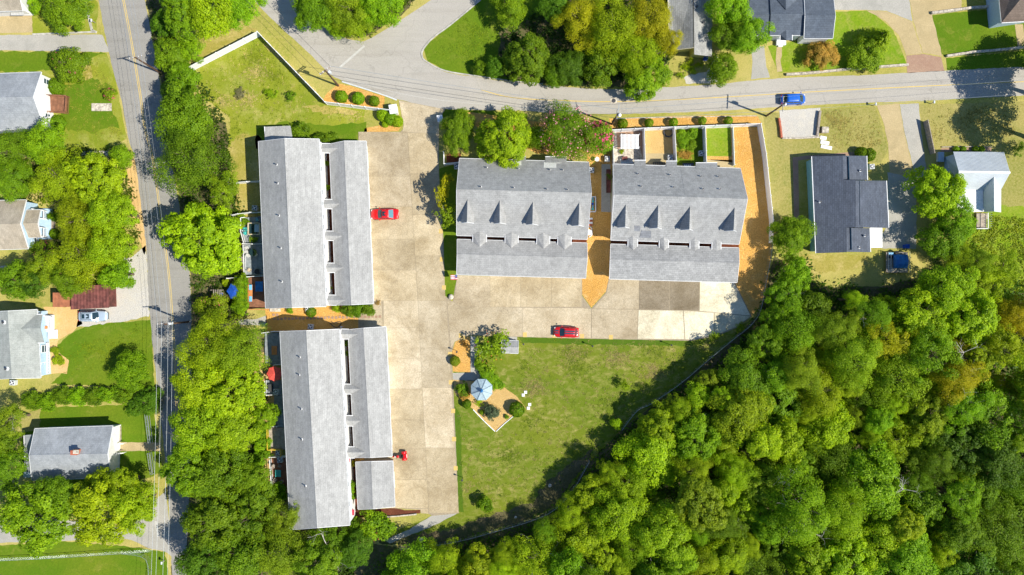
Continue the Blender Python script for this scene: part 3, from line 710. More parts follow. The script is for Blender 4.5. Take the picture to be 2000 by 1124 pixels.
# ---- B: lower left row with a separate garage
th, A0, A1, R0, R1, B0, B1 = row_house("townhouse_row", "long grey townhouse row with a coral umbrella beside it and a bare tree below",
    ((547, 648), (567, 1035), (598, 646.5), (619.5, 1031), (662.5, 643.5), (683, 1026)), 5.0, 7.3,
    ((680, 644.5), (692.5, 894), (709.5, 641.5), (723, 894), (753.5, 638.5), (765.5, 891.5)), 2.7, 3.9, None, None, 'roofA', None)
GA = [W(680, 644.5, 2.7), W(692.5, 894, 2.7), W(709.5, 641.5, 3.9)]
for y0, y1, ax, ay, x0, x1 in ((643.5, 662, 699.5, 653, 664, 681.5), (751, 769.5, 704.5, 760, 670, 686), (812.5, 832, 705, 822, 674, 689.5), (873.5, 894.5, 714, 884, 677, 692.5)):
    ap = onplane(ax, ay, *GA, lift=.05)
    cricket(th, W(x0, y0, 2.85), W(x1, y0 + .3, 2.85), W(x0, (y0 + y1) / 2, ap.z + .02), ap, W(x0, y1, 2.85), W(x1, y1 + .3, 2.85), 'roofA')
nE = (B0 - A0); nE.z = 0; nE.normalize()
face_wins(th, B0, B1, .15, [.07, .12, .2, .25, .36, .41, .5, .56, .75, .8, .9], 4.15, nE)
for px, py in ((586, 698), (585, 732.5), (589, 799), (590, 858.5), (597, 949.5)):
    vent(th, onplane(px, py, A0, A1, R0))
MB().box(W(677, 897.5, 2.4), (1.1, .9, .08), -.03).build("door_awning", M['crimson'], th)
MB().box(W(686.5, 1001, 2.4), (.9, .95, .08), -.03).build("door_awning", M['crimson'], th)
th = thing("garage", "small separate grey roofed garage at the lower end of the concrete lot", "garage", W(732, 948))
gable_house(th, W(695, 903, 2.7), W(699.5, 995, 2.7), W(725, 902, 3.7), W(728.5, 994, 3.7), W(767, 901, 2.7), W(771, 990, 2.7), 'roofA', 'brickwall')

# ---- C and D: the two rows with dormers
def dormer(th, apex, front, hw, pl, dn, al, mat):
    "gabled dormer on the plane pl: ridge from apex level out to the front, half width hw"
    ap = onplane(*apex, *pl); zr = ap.z + .02
    fr = W(*front, zr); zc = zr - hw * 1.75
    n = (pl[1] - pl[0]).cross(pl[2] - pl[0]).normalized(); n = n if n.z > 0 else -n
    def planez(v): return pl[0].z - (n.x * (v.x - pl[0].x) + n.y * (v.y - pl[0].y)) / n.z
    el = fr - al * hw; er = fr + al * hw; el.z = er.z = zc
    def back(p):   # run the eave back until it meets the main slope
        a, b = 0.0, (fr - ap).length + 2
        for _ in range(40):
            m_ = (a + b) / 2; q = p - dn * m_
            if planez(q) < zc: a = m_
            else: b = m_
        return p - dn * a
    bl, br = back(el), back(er)
    root = MB(); f2 = fr - dn * .14; l2, r2 = el - dn * .14 + al * .1, er - dn * .14 - al * .1
    def dz(v): return Vector((v.x, v.y, planez(v) - .1))
    b2l, b2r = bl + al * .1, br - al * .1
    l2.z = r2.z = zc - .02; b2l.z = b2r.z = zc - .02; f3 = Vector((f2.x, f2.y, zr - .14))
    root.quad(dz(l2), dz(r2), r2, f3, l2); root.quad(dz(l2), l2, b2l); root.quad(dz(r2), b2r, r2)
    o = root.build("dormer", M['wallwhite'], th)
    for P, Q in ((el, bl), (er, br)):
        mb = MB(); mb.slab([P, Q, ap - dn * .05, fr], .07); mb.build("dormer_roof", M[mat], o)
    g = MB(); g.bar(el + dn * .03 - UP * .05, fr + dn * .03 - UP * .05, .05, .12); g.bar(er + dn * .03 - UP * .05, fr + dn * .03 - UP * .05, .05, .12)
    g.build("rake_board", M['white'], o)
    c = fr - dn * .135; c.z = (planez(c) + zc) / 2 + .1
    mm = Matrix((al, dn, UP)).transposed()
    MB().box(c, (hw * 1.0, .05, .7), m=mm).build("dormer_window", M['pane'], o)

def dormer_row(label, top, ridge, bot, ga, gr, gb, dorm, crick, bumps, vents, mat, sec=None, ez=3.1, rz=7.9):
    th = thing("townhouse_row", label, "townhouse row", W((top[0][0] + bot[1][0]) / 2, (top[0][1] + bot[1][1]) / 2))
    A0, A1 = W(*top[0], ez), W(*top[1], ez); R0, R1 = W(*ridge[0], rz), W(*ridge[1], rz); B0, B1 = W(*bot[0], ez), W(*bot[1], ez)
    gable_house(th, A0, A1, R0, R1, B0, B1, mat, 'wallwhite')
    if sec:
        f, m2 = sec; e = .02
        up = Vector((0, 0, e))
        a_, r_, b_ = A0.lerp(A1, f) + up, R0.lerp(R1, f) + up, B0.lerp(B1, f) + up
        roof_slab('roof_section', [a_, A1 + up, R1 + up, r_], m2, th, .03); roof_slab('roof_section', [r_, R1 + up, B1 + up, b_], m2, th, .03)
    G = [W(*ga[0], 2.7), W(*ga[1], 2.7), W(*gr[0], 3.9), W(*gr[1], 3.9), W(*gb[0], 2.7), W(*gb[1], 2.7)]
    gable_house(th, *G, mat, 'wallwhite')
    al = (B1 - B0).normalized(); dn = (B0 - A0); dn.z = 0; dn = (dn - al * dn.dot(al)).normalized()
    for (ax, ay), (fx, fy), hw in dorm: dormer(th, (ax, ay), (fx, fy), hw, (B0, B1, R0), dn, al, mat)
    for x0, x1, ax, ay, y0, y1 in crick:
        ap = onplane(ax, ay - 4, G[0], G[1], G[2], lift=.04); mid = (x0 + x1) / 2
        st = onplane(mid, y0 - 9, B0, B1, R0, lift=.03); st.z = max(st.z, ap.z)
        L0 = onplane(x0, y0 - 3, B0, B1, R0, lift=.03); Q0 = onplane(x1, y0 - 3, B0, B1, R0, lift=.03)
        L1 = onplane(x0 - .3, y1 + 4, G[0], G[1], G[2], lift=.03); Q1 = onplane(x1 - .3, y1 + 4, G[0], G[1], G[2], lift=.03)
        cricket(th, L0, L1, st, ap, Q0, Q1, mat)
    for x0, x1, y0, y1 in bumps:
        p = [onplane(x0, y1 + 3, A0, A1, R0, .05), onplane(x1, y1 + 3, A0, A1, R0, .05)]
        q = [W(x1, y0, 2.55), W(x0, y0, 2.55)]
        roof_slab("bay_roof", p + q, mat, th, .12)
        mb = MB(); c = [WG(x0 + 2, y0 + 3, 2.55), WG(x1 - 2, y0 + 3, 2.55), WG(x1 - 2, y1 + 5, 2.55), WG(x0 + 2, y1 + 5, 2.55)]
        for i in range(4): mb.quad(c[i], c[(i + 1) % 4], c[(i + 1) % 4] + UP * 2.45, c[i] + UP * 2.45)
        mb.build("bay_wall", M['wallwhite'], th)
        MB().bar(W(x0, y0 - .6, 2.5), W(x1, y0 - .6, 2.5), .1, .12).build("gutter", M['white'], th)
    for px, py in vents: vent(th, onplane(px, py, A0, A1, R0), h=.3)
    return th, A0, A1, R0, R1, B0, B1

th, A0, A1, R0, R1, B0, B1 = dormer_row("grey dormered townhouse row right of the entrance drive with white patches on its back roof",
    ((897.5, 310), (1150, 317.5)), ((892, 370), (1155, 377)), ((892, 460), (1147, 467.5)),
    ((893, 468), (1146.5, 475.5)), ((893, 497), (1147, 504)), ((892, 536.5), (1144, 543.5)),
    [((913.3, 388.7), (912, 434), 1.0), ((976, 391.4), (976, 435.5), 1.0), ((1041, 394), (1040, 437.5), 1.0), ((1131.6, 395.4), (1130, 440), 1.0)],
    [(924, 950, 936.7, 487, 461, 469), (987, 1012, 998.6, 489, 463, 471), (1049, 1073.5, 1061.6, 491, 464, 473), (1090, 1115.5, 1103, 492.5, 465.5, 474)],
    [(1008, 1027, 306, 313), (1065, 1106.5, 307, 315.5)],
    [(950.5, 328), (1012, 330), (1074, 332), (1099, 332.5), (939, 365.5), (1003, 367.5), (1068, 370), (1108, 371)], 'roofC')
for poly in ([(1004, 314.5), (1018, 313), (1018.5, 323.5), (996, 322.5)], [(1062, 317.5), (1086.5, 318), (1086.5, 328.5), (1061.5, 328)], [(1085, 314), (1098, 314.5), (1097, 319), (1086, 320)]):
    roof_slab("roof_patch", [onplane(x, y, A0, A1, R0, .035) for x, y in poly], 'newshingle', th, .03)
for f in (.15, .4, .62, .85):
    pass
th, A0, A1, R0, R1, B0, B1 = dormer_row("grey dormered townhouse row between the two orange mulch strips, nearest the woods",
    ((1197.5, 321), (1446, 329.5)), ((1199.5, 380), (1460, 389)), ((1193, 469), (1443.5, 477)),
    ((1193, 477.5), (1443, 485)), ((1192, 507), (1443.5, 514)), ((1190.5, 545), (1439.5, 552)),
    [((1222.5, 399.4), (1221, 443.5), 1.0), ((1286, 399.4), (1284.5, 445), 1.0), ((1348, 402), (1346.5, 448), 1.0), ((1435, 404.7), (1433, 450), 1.0)],
    [(1227, 1245, 1236.7, 493, 470, 478), (1288, 1305.5, 1297.5, 494.5, 472, 480), (1348, 1365, 1357.5, 494, 474, 482), (1391, 1408, 1400, 494, 475.5, 483.5)],
    [(1239, 1261, 314, 322), (1301, 1322, 315.5, 324), (1359, 1401, 319, 327)],
    [(1246, 340), (1308, 342), (1368, 345), (1402, 345.5), (1252, 364.5), (1314.5, 366), (1372, 369.5), (1405, 370)], 'roofD', sec=(.53, 'roofD2'))
for poly, m in (([(1233, 443), (1250, 444), (1249, 462), (1218, 461)], 'newshingle'), ([(1239, 441), (1251, 441.5), (1250, 452), (1239, 451.5)], 'darkshingle'), ([(1253, 450), (1272, 451), (1271, 465), (1249, 464)], 'darkshingle')):
    if m == 'newshingle': m = 'roofC'
    roof_slab("roof_patch", [onplane(x, y, B0, B1, R0, .03 if m == 'roofC' else .05) for x, y in poly], m, th, .03)

# ---- E: charcoal house in the right yard
th = thing("house", "charcoal shingled house with stepped roof wings, left of the white metal roofed house", "house", W(1640, 400))
e0, e1 = W(1586, 306, 2.9), W(1594, 495, 2.9); rt = W(1672, 400, 4.9)
eP = (e0, e1, rt)
L = [onplane(x, y, *eP) for x, y in ((1586, 306), (1646.5, 304.5), (1647.5, 351.5), (1671, 352), (1672, 444), (1653, 445), (1654, 493), (1594, 495))]
roof_slab("roof_slope", L, 'roofE', th)
for x0, y0, x1, y1, xe0, xe1 in ((1645.5, 304, 1646.5, 352, 1692, 1693.5), (1670, 352.5, 1671, 444.5, 1730.5, 1735), (1652, 445, 1653, 492, 1698, 1699.5)):
    a = onplane(x0, y0, *eP) - UP * .16; b = onplane(x1, y1, *eP) - UP * .16
    roof_slab("roof_slope", [a, b, W(xe1, y1 + (1 if y1 != 352 else -.5), 2.8), W(xe0, y0 + 1, 2.8)], 'roofE', th)
    MB().bar(W(xe0 + .8, y0 + 1, 2.74), W(xe1 + .8, y1 + .5, 2.74), .1, .12).build("gutter", M['white'], th)
    c = [WG(x0, y0 + 4, 3), WG(xe0 - 4, y0 + 4, 2.8), WG(xe1 - 4, y1 - 3, 2.8), WG(x1, y1 - 3, 3)]; zz = [a.z - .2, 2.68, 2.68, b.z - .2]
    mb = MB()
    for i in range(4): mb.quad(c[i], c[(i + 1) % 4], c[(i + 1) % 4] + UP * zz[(i + 1) % 4], c[i] + UP * zz[i])
    mb.build("wall", M['wallteal'], th)
MB().bar(W(1585, 306, 2.85), W(1593, 495, 2.85), .1, .12).build("gutter", M['white'], th)
mb = MB(); c = [WG(1589, 310, 2.85), WG(1650, 309, 2.85), WG(1656, 489, 2.85), WG(1597, 490, 2.85)]; zz = [2.85, 4.2, 4.2, 2.85]
for i in range(4): mb.quad(c[i], c[(i + 1) % 4], c[(i + 1) % 4] + UP * zz[(i + 1) % 4], c[i] + UP * zz[i])
mb.build("wall", M['wallteal'], th)
for px, py in ((1680, 334), (1688, 382), (1690, 412), (1689, 461), (1678.5, 484)):
    vent(th, W(px, py, 3.5), h=.25)
vent(th, onplane(1601, 395, *eP), h=.5)
# corrugated white awning on posts: ribs are real folds, joined
aw = thing("patio_canopy", "white corrugated metal canopy attached to the charcoal house's patio side", "canopy", W(1711, 464))
def corrugated(name, a, b, c, d, n, amp, mat, parent):
    "ribbed sheet: ribs run a->d and b->c, n ribs from a to b"
    mb = MB(); vs = []
    for i in range(n * 4 + 1):
        t = i / (n * 4); up = UP * (amp if i % 4 in (1, 2) else 0)
        vs += [a.lerp(b, t) + up, d.lerp(c, t) + up]
    mb.add(vs, [(2 * i, 2 * i + 1, 2 * i + 3, 2 * i + 2) for i in range(n * 4)])
    o = mb.build(name, M[mat], parent)
    md = o.modifiers.new("thickness", 'SOLIDIFY'); md.thickness = .02; return o
corrugated("ribbed_sheet", W(1699, 444.5, 2.6), W(1699.5, 484.5, 2.6), W(1723, 484, 2.35), W(1723, 444, 2.35), 14, .05, 'white', aw)
for x, y in ((1722, 446), (1722, 464), (1722, 483)): MB().tube(WG(x, y, 2.35), W(x, y, 2.33), .04).build("post", M['white'], aw)

# ---- F: white metal roofed house
th = thing("house", "white metal roofed house with pale blue gable at the right edge", "house", W(1905, 345))
N0, N1, r0, r1, S0, S1 = W(1861.5, 296.7, 3), W(1961, 297.4, 3), W(1872.4, 335.8, 5.4), W(1973, 337.6, 5.4), W(1862, 372, 3), W(1956, 369, 3)
corrugated("roof_slope", N0, N1, r1, r0, 44, .035, 'metalroof', th); corrugated("roof_slope", S0, S1, r1, r0, 44, .035, 'metalroof', th)
MB().bar(r0 + UP * .04, r1 + UP * .04, .3, .05).build("ridge_cap", M['white'], th)
mb = MB(); i1, i2 = Vector((.9, 0, 0)), Vector((-.35, 0, 0))
c = [Vector((N0.x + .45, N0.y - .35, 0)), Vector((N1.x - .35, N1.y - .35, 0)), Vector((S1.x - .35, S1.y + .35, 0)), Vector((S0.x + .45, S0.y + .35, 0))]
t_ = [v + UP * 2.95 for v in c]; g0 = Vector((r0.x + .45, r0.y, 5.3)); g1 = Vector((r1.x - .35, r1.y, 5.3))
mb.quad(c[0], c[1], t_[1], t_[0]); mb.quad(c[2], c[3], t_[3], t_[2]); mb.quad(c[1], c[2], t_[2], g1, t_[1]); mb.quad(c[3], c[0], t_[0], g0, t_[3])
mb.build("wall", M['wallgrey'], th)
window(th, Vector((c[0].x, c[0].y - 1.2, 1.7)), (-1, 0, 0), 1.5, 1.2); window(th, Vector((c[0].x, c[0].y - 4.6, 1.7)), (-1, 0, 0), .9, 1.2)
w0, w1 = onplane(1941, 342, S0, S1, r0, .1), W(1941, 413.5, 0); w0 = W(1941, 345, 4.8); w1 = W(1941.5, 413.5, 4.8)
corrugated("wing_roof", w0, w1, W(1954.8, 415, 3), W(1955, 366, 3), 30, .03, 'metalroof', th)
corrugated("wing_roof", w0, w1, W(1921.5, 413.6, 3.1), W(1921, 352, 3.1), 30, .03, 'metalroof', th)
corrugated("porch_roof", W(1921, 357, 2.98), W(1921.5, 413.6, 2.98), W(1868, 416, 2.5), W(1868, 357, 2.5), 22, .05, 'white', th)
mb = MB(); c = [WG(1926, 360, 3), WG(1951, 366, 3), WG(1951, 411, 3), WG(1926, 410, 3)]
for i in range(4): mb.quad(c[i], c[(i + 1) % 4], c[(i + 1) % 4] + UP * 2.9, c[i] + UP * 2.9)
mb.quad(c[3] + UP * 2.9, c[2] + UP * 2.9, Vector((w1.x, w1.y + .15, 4.7))); mb.build("wall", M['wallgrey'], th)
for x, y in ((1872, 412), (1872, 385), (1895, 413)): MB().tube(WG(x, y, 2.5), W(x, y, 2.5), .06).build("post", M['white'], th)
pd = thing("deck", "small pale deck with white rails and steps below the white metal roofed house", "deck", W(1922, 430))
mb = MB()
for i in range(12): mb.box(W(1908 + i * 1.6, 432, .5), (.125, 2.6, .04))
mb.build("deck_boards", M['decktan'], pd)["kind"] = 'stuff'
for a, b in (((1930, 416), (1930, 447)), ((1907, 447), (1930, 447))):
    mb = MB(); mb.bar(W(*a, 1.4), W(*b, 1.4), .09, .06); mb.bar(W(*a, .8), W(*b, .8), .05, .05)
    for k in range(8): mb.bar(W(*a, .5).lerp(W(*b, .5), k / 7), W(*a, .5).lerp(W(*b, .5), k / 7) + UP * .9, .05, .05, up=Vector((1, 0, 0)))
    mb.build("railing", M['white'], pd)
for k in range(4): MB().box(W(1924.5, 419 + k * 2.5, .12 + .1 * k), (.9, .28, .05)).build("step", M['decktan'], pd)

# ---- G: slate blue house at the top
th = thing("house", "slate blue roofed house in three stepped sections at the top edge", "house", W(1548, 30))
for x0, x1, xb0, xb1, yr, ye, zz in ((1462, 1505.5, 1466, 1502.5, 29, 69.5, 0), (1505.5, 1572, 1503, 1570, 28, 69, .25), (1572.5, 1631.5, 1570.5, 1626.5, 30.5, 75, .5)):
    B0_, B1_ = W(xb0, ye, 2.8 + zz), W(xb1, ye, 2.8 + zz); r0, r1 = W(x0, yr, 4.3 + zz), W(x1, yr, 4.3 + zz); T0, T1 = W(xb0, -14, 2.8 + zz), W(xb1, -14, 2.8 + zz)
    gable_house(th, B0_, B1_, r0, r1, T0, T1, 'roofG', 'wallwhite', inset=.25, rake=zz > .4)
BP = (W(1503, 69, 3.05), W(1570, 69, 3.05), W(1505.5, 28, 4.55))
ap = onplane(1536, 58, *BP); zr = ap.z + .02
cricket(th, onplane(1524, 68, *BP, lift=.03), W(1524, 78.5, 2.75), ap, W(1536, 79, zr - .02), onplane(1547, 68, *BP, lift=.03), W(1547, 78.5, 2.75), 'roofG')
mb = MB()
for x in (1526, 1545): mb.tube(W(x, 76, 0), W(x, 76, 2.7), .08)
mb.build("porch_post", M['white'], th)
MB().box(W(1525, 82, .35), (1.6, 1.2, .5)).build("stoop", M['white'], th); MB().box(W(1524, 89, .16), (.75, .5, .3)).build("step", M['wallwhite'], th)
NP = (W(1503, -14, 3.05), W(1570, -14, 3.05), W(1505.5, 28, 4.55))
ap = W(1535, 19, 4.4)
cricket(th, W(1516, -2, 3.6), W(1516, -16, 3.6), ap, W(1535, -16, 4.4), W(1559, -2, 3.6), W(1559, -16, 3.6), 'roofG')
vent(th, W(1626, 20, 3.9), r=.2, h=.3, mat='dark')

# ---- H: grey-brown house among the trees
th = thing("house", "grey roofed house with a yellow end wall, between the golden and the green trees", "house", W(1350, 50))
r0, r1 = W(1353, -22, 4.6), W(1354.5, 93, 4.6)
roof_slab("roof_slope", [W(1304, -22, 3.1), W(1306, 60, 3.1), W(1321, 97, 3.1), r1, r0], 'roofH', th)
r2, r3 = W(1354.6, -22, 4.45), W(1356, 106.5, 4.45)
roof_slab("roof_slope", [r2, r3, W(1390.5, 110.5, 3.0), W(1392, -22, 3.0)], 'roofH', th)
mb = MB(); c = [WG(x, y, 3) for x, y in ((1310, -18), (1387, -18), (1386, 103), (1356, 100), (1355, 89), (1323, 91), (1310, 60))]; zz = [3.05, 2.85, 2.85, 4.25, 4.3, 3.05, 3.1]
for i in range(7): mb.quad(c[i], c[(i + 1) % 7], c[(i + 1) % 7] + UP * zz[(i + 1) % 7], c[i] + UP * zz[i])
mb.build("wall", M['wallyellow'], th)
MB().bar(W(1304, -22, 3.05), W(1306, 60, 3.05), .08, .14).build("gutter", M['cream'], th); MB().bar(W(1322, 97.6, 3.02), W(1354.5, 93.6, 4.5), .06, .2).build("rake_board", M['cream'], th)
window(th, W(1335, 91.5, 1.6), (0, -1, 0), 1.6, 1.1, 'cream')
vent(th, W(1361.5, 13, 4.4), h=.2, mat='dark'); vent(th, W(1374, 44, 4.0), h=.2, mat='dark')

# ---- I: brown hipped house in the top right corner
th = thing("house", "brown hip roofed house with blue grey side wall in the top right corner", "house", W(1985, 10))
h0, hp = W(1956, 44.5, 3.6), W(1994, -2, 5.6)
roof_slab("roof_slope", [h0, W(2070, 38, 3.6), W(2040, -4, 5.6), hp], 'roofI', th); roof_slab("roof_slope", [h0, hp, W(1992, -60, 5.6), W(1946, -60, 3.6)], 'roofI', th)
MB().bar(W(1955.5, 44, 3.52), W(1946, -60, 3.52), .12, .14).build("gutter", M['white'], th); MB().bar(W(1956, 45.2, 3.52), W(2070, 38.7, 3.52), .12, .14).build("gutter", M['white'], th)
mb = MB(); c = [W(1946, 45, 0), W(2060, 38, 0), W(2060, -60, 0), W(1936, -60, 0)]
c = [Vector((h0.x + .4, h0.y + .4, 0)), W(2060, 36, 0), W(2060, -60, 0), Vector((W(1946, -60, 3.6).x + .4, W(1946, -60, 3.6).y, 0))]
for i in range(4): mb.quad(c[i], c[(i + 1) % 4], c[(i + 1) % 4] + UP * 3.6, c[i] + UP * 3.6)
mb.build("wall", M['wallgrey'], th)

# ---- the houses across the street
def j_windows(th, x, ys, z=1.5, w=1.0, h=1.3):
    for y in ys: window(th, Vector((x, y, z)), (1, 0, 0), w, h)
th = thing("house", "white fronted house in the top left corner", "house", W(5, 5))
gable_house(th, W(-80, -40, 3), W(43, -40, 3), W(-80, -4, 4.6), W(38, -4, 4.6), W(-80, 24, 3), W(44, 21, 3), 'rooftan', 'wallwhite')
mb = MB(); mb.box(W(50, 12, .3), (1.6, 3.2, .25)); mb.build("porch", M['white'], th)
for k in range(3): MB().box(W(60 + k * 2.6, 22, .30 - .09 * k), (.26, 1.4, .06)).build("step", M['white'], th)
MB().box(W(34, 27.5, 2.0), (2.2, .5, .06)).build("awning", M['greyfab'], th)

th = thing("house", "blue grey roofed house with a brown deck and ramp facing the street", "house", W(30, 200))
gable_house(th, W(-80, 147, 3), W(80.5, 141.3, 3), W(-80, 193, 5.2), W(64.5, 189.3, 5.2), W(-80, 260, 3), W(85.5, 248, 3), 'roofJ', 'wallwhite', inset=.25)
xw = W(85, 200, 0).x - 0.2
window(th, Vector((W(81, 160, 3).x - .25, W(0, 165).y, 1.5)), (1, 0, 0), .9, 1.3); window(th, Vector((W(84, 230, 3).x - .25, W(0, 232).y, 1.5)), (1, 0, 0), .9, 1.3)
def deck(label, pxs, z, mat, rail=None, boards='y', name="deck", w=.135, railmat=None):
    "boards laid side by side over the outline, joined into one stuff part, on a frame"
    q = [W(x, y, 0) for x, y in pxs]; c = sum(q, Vector()) / len(q)
    t = thing(name, label, "deck", c)
    x0, x1 = min(v.x for v in q), max(v.x for v in q); y0, y1 = min(v.y for v in q), max(v.y for v in q)
    def span(u, ax):
        hits = []
        for i in range(len(q)):
            a, b = q[i], q[(i + 1) % len(q)]; ua, ub = (a.x, b.x) if ax == 0 else (a.y, b.y)
            if (ua - u) * (ub - u) < 0:
                f = (u - ua) / (ub - ua); hits.append((a.y + (b.y - a.y) * f) if ax == 0 else (a.x + (b.x - a.x) * f))
        return (min(hits), max(hits)) if len(hits) >= 2 else None
    mb = MB(); u = (x0 if boards == 'y' else y0) + w / 2
    while u < (x1 if boards == 'y' else y1):
        sp = span(u, 0 if boards == 'y' else 1)
        if sp:
            m_ = (sp[0] + sp[1]) / 2; L_ = sp[1] - sp[0]; dz = rnd.uniform(-.004, .004)
            mb.box((u, m_, z + dz) if boards == 'y' else (m_, u, z + dz), (w - .018, L_, .035) if boards == 'y' else (L_, w - .018, .035))
        u += w
    o = mb.build("deck_boards", M[mat], t); o["kind"] = 'stuff'
    mb = MB(); n = len(q)
    for i in range(n): mb.bar(Vector((q[i].x, q[i].y, z - .13)), Vector((q[(i + 1) % n].x, q[(i + 1) % n].y, z - .13)), .06, .2)
    for v in q: mb.bar(Vector((v.x, v.y, 0)), Vector((v.x, v.y, z - .1)), .1, .1, up=Vector((1, 0, 0)))
    mb.build("frame", M[mat], t)
    for a, b in (rail or []):
        A, B = W(*a, z), W(*b, z); A.z = B.z = z; L_ = (B - A).length; mb = MB()
        mb.bar(A + UP * .95, B + UP * .95, .11, .05); mb.bar(A + UP * .12, B + UP * .12, .05, .05)
        k = max(2, int(L_ / .16))
        for i in range(k + 1): mb.bar(A.lerp(B, i / k), A.lerp(B, i / k) + UP * .93, .04, .04, up=Vector((1, 0, 0)))
        mb.build("railing", M[railmat or 'white'], t)
    return t
deck("brown wooden entrance deck in front of the blue grey roofed house", [(84, 188), (136, 190), (134, 221), (84, 217)], .7, 'deckbrown', [((84, 188), (136, 190)), ((136, 190), (134, 221)), ((84, 219), (134, 223))], 'x', railmat='deckbrown')
deck("narrow brown side deck above the entrance deck", [(82, 153), (94, 154), (94, 185), (84, 185)], .7, 'deckbrown', [((94, 154), (94, 185))], 'y', railmat='deckbrown')
deck("narrow brown side deck below the entrance deck", [(88, 220), (99, 221), (99, 245), (90, 246)], .7, 'deckbrown', [((99, 221), (99, 245))], 'y', railmat='deckbrown')

th = thing("house", "tan roofed house with pale blue walls and a gabled porch", "house", W(25, 440))
gable_house(th, W(-80, 394, 3.2), W(51, 391, 3.2), W(-80, 441, 5.3), W(39.5, 437, 5.3), W(-80, 490, 3.2), W(55, 486, 3.2), 'rooftan', 'wallblue', inset=.25)
PX = W(79, 437, 2.9)
gable_house(th, W(44, 411, 2.9), W(79, 410.4, 2.9), W(38, 437, 4.2), W(73.5, 436, 4.2), W(48, 464.5, 2.9), W(80, 464, 2.9), 'rooftan', 'wallblue', walls=False)
MB().box(W(80, 438, .3), (3.6, 5.2, .5)).build("porch_floor", M['wallblue'], th)
mb = MB()
for y in (412, 428, 446, 463): mb.tube(W(91, y + (437 - y) * .03, .5), Vector((W(91, y).x - .6, W(91, y).y, 2.85)), .09)
mb.build("porch_post", M['white'], th)
mb = MB()
for a, b in (((92, 412), (92, 430)), ((92, 446), (92, 464)), ((80, 411), (92, 412)), ((80, 464), (92, 464))):
    A, B = W(*a, .55), W(*b, .55); mb.bar(A + UP * .9, B + UP * .9, .12, .08)
    for k in range(9): mb.bar(A.lerp(B, k / 8), A.lerp(B, k / 8) + UP * .9, .05, .05, up=Vector((1, 0, 0)))
mb.build("porch_rail", M['white'], th)
for k in range(4): MB().box(W(97 + k * 3, 438, .45 - .11 * k), (.30, 1.9, .07)).build("step", M['decktan'], th)
window(th, Vector((W(55, 470, 3.2).x - .25, W(0, 470).y, 1.5)), (1, 0, 0), 1.5, 1.3)

th = thing("house", "greenish grey roofed house with white porch below the silver car", "house", W(35, 675))
r0, r1 = W(15, 608, 4.9), W(23, 739.5, 4.9)
gable_house(th, W(-70, 612, 3.1), W(-66, 744, 3.1), r0, r1, W(72, 605, 3.1), W(79, 738.5, 3.1), 'roofgreen', 'wallblue', inset=.3)
EP = (W(72, 605, 3.1), W(79, 738.5, 3.1), r0)
ap = onplane(41, 642.5, *EP, lift=.05)
cricket(th, onplane(71, 615, *EP, lift=.04), W(82.5, 614.5, 3.05), ap, W(78.5, 641, ap.z - .02), onplane(73, 670, *EP, lift=.04), W(85.5, 669.5, 3.05), 'roofgreen')
vent(th, onplane(9, 630, *(W(-70, 612, 3.1), W(-66, 744, 3.1), r0)), r=.16); vent(th, onplane(14, 720.5, *(W(-70, 612, 3.1), W(-66, 744, 3.1), r0)), r=.16)
MB().box(W(96, 632, .3), (1.5, 2.9, .5)).build("porch_floor", M['wallwhite'], th)
mb = MB()
for a, b in (((89, 617), (103, 618)), ((103, 618), (103, 645)), ((96, 670), (97, 728)), ((80, 735), (97, 729))):
    A, B = W(*a, .5), W(*b, .5); mb.bar(A + UP * .6, B + UP * .6, .14, .08); mb.bar(A + UP * .1, B + UP * .1, .08, .06)
    for k in range(12): mb.bar(A.lerp(B, k / 11), A.lerp(B, k / 11) + UP * .6, .06, .05, up=Vector((1, 0, 0)))
mb.build("porch_rail", M['white'], th)
for k in range(6): MB().box(W(96 + k * 3, 653, .55 - .08 * k), (.3, 1.5, .07)).build("step", M['wallwhite'], th)
for y in (680, 713): window(th, Vector((W(77, y, 3.1).x - .3, W(0, y).y, 1.5)), (1, 0, 0), 1.2, 1.4)
MB().box(W(89.5, 640, .75), (.4, .5, .5)).build("porch_chair", M['deckorange'], th)

th = thing("house", "grey roofed house with a brick chimney behind a street gate, lower left", "house", W(140, 882))
gable_house(th, W(68, 838, 3.1), W(220, 832.5, 3.1), W(57, 889.5, 5.0), W(210, 886.5, 5.0), W(62, 938, 3.1), W(216.5, 933, 3.1), 'roofJ', 'wallwhite')
ch = MB(); ch.box(W(148.5, 883, 5.1), (1.05, .75, 1.3)); co = ch.build("chimney", M['brick_red'], th); MB().box(W(148.5, 883, 5.8), (.95, .65, .12)).build("chimney_cap", M['stone'], co)
roof_slab("roof_slope", [W(47.5, 850.5, 2.3), W(66, 849, 2.75), W(66, 932, 2.75), W(50, 934, 2.3)], 'roofJ', th)
mb = MB(); c = [WG(50, 853, 2.3), WG(68, 852, 2.3), WG(68, 930, 2.3), WG(53, 931, 2.3)]
for i in range(4): mb.quad(c[i], c[(i + 1) % 4], c[(i + 1) % 4] + UP * 2.1, c[i] + UP * 2.1)
mb.build("wall", M['wallwhite'], th); MB().bar(W(47, 850.5, 2.25), W(49.5, 934, 2.25), .09, .12).build("gutter", M['white'], th)
MB().box(W(54, 927, 2.45), (1.2, .9, .35)).build("side_porch", M['wallgrey'], th)
mb = MB()
for a, b in (((222, 866), (247, 865)), ((222, 886), (247, 883)), ((226, 836), (228, 860)), ((231, 835), (233, 862))):
    A, B = W(*a, .3), W(*b, .3); mb.bar(A + UP * .9, B + UP * .9, .12, .07)
    for k in range(8): mb.bar(A.lerp(B, k / 7), A.lerp(B, k / 7) + UP * .9, .05, .05, up=Vector((1, 0, 0)))
mb.build("porch_rail", M['white'], th)
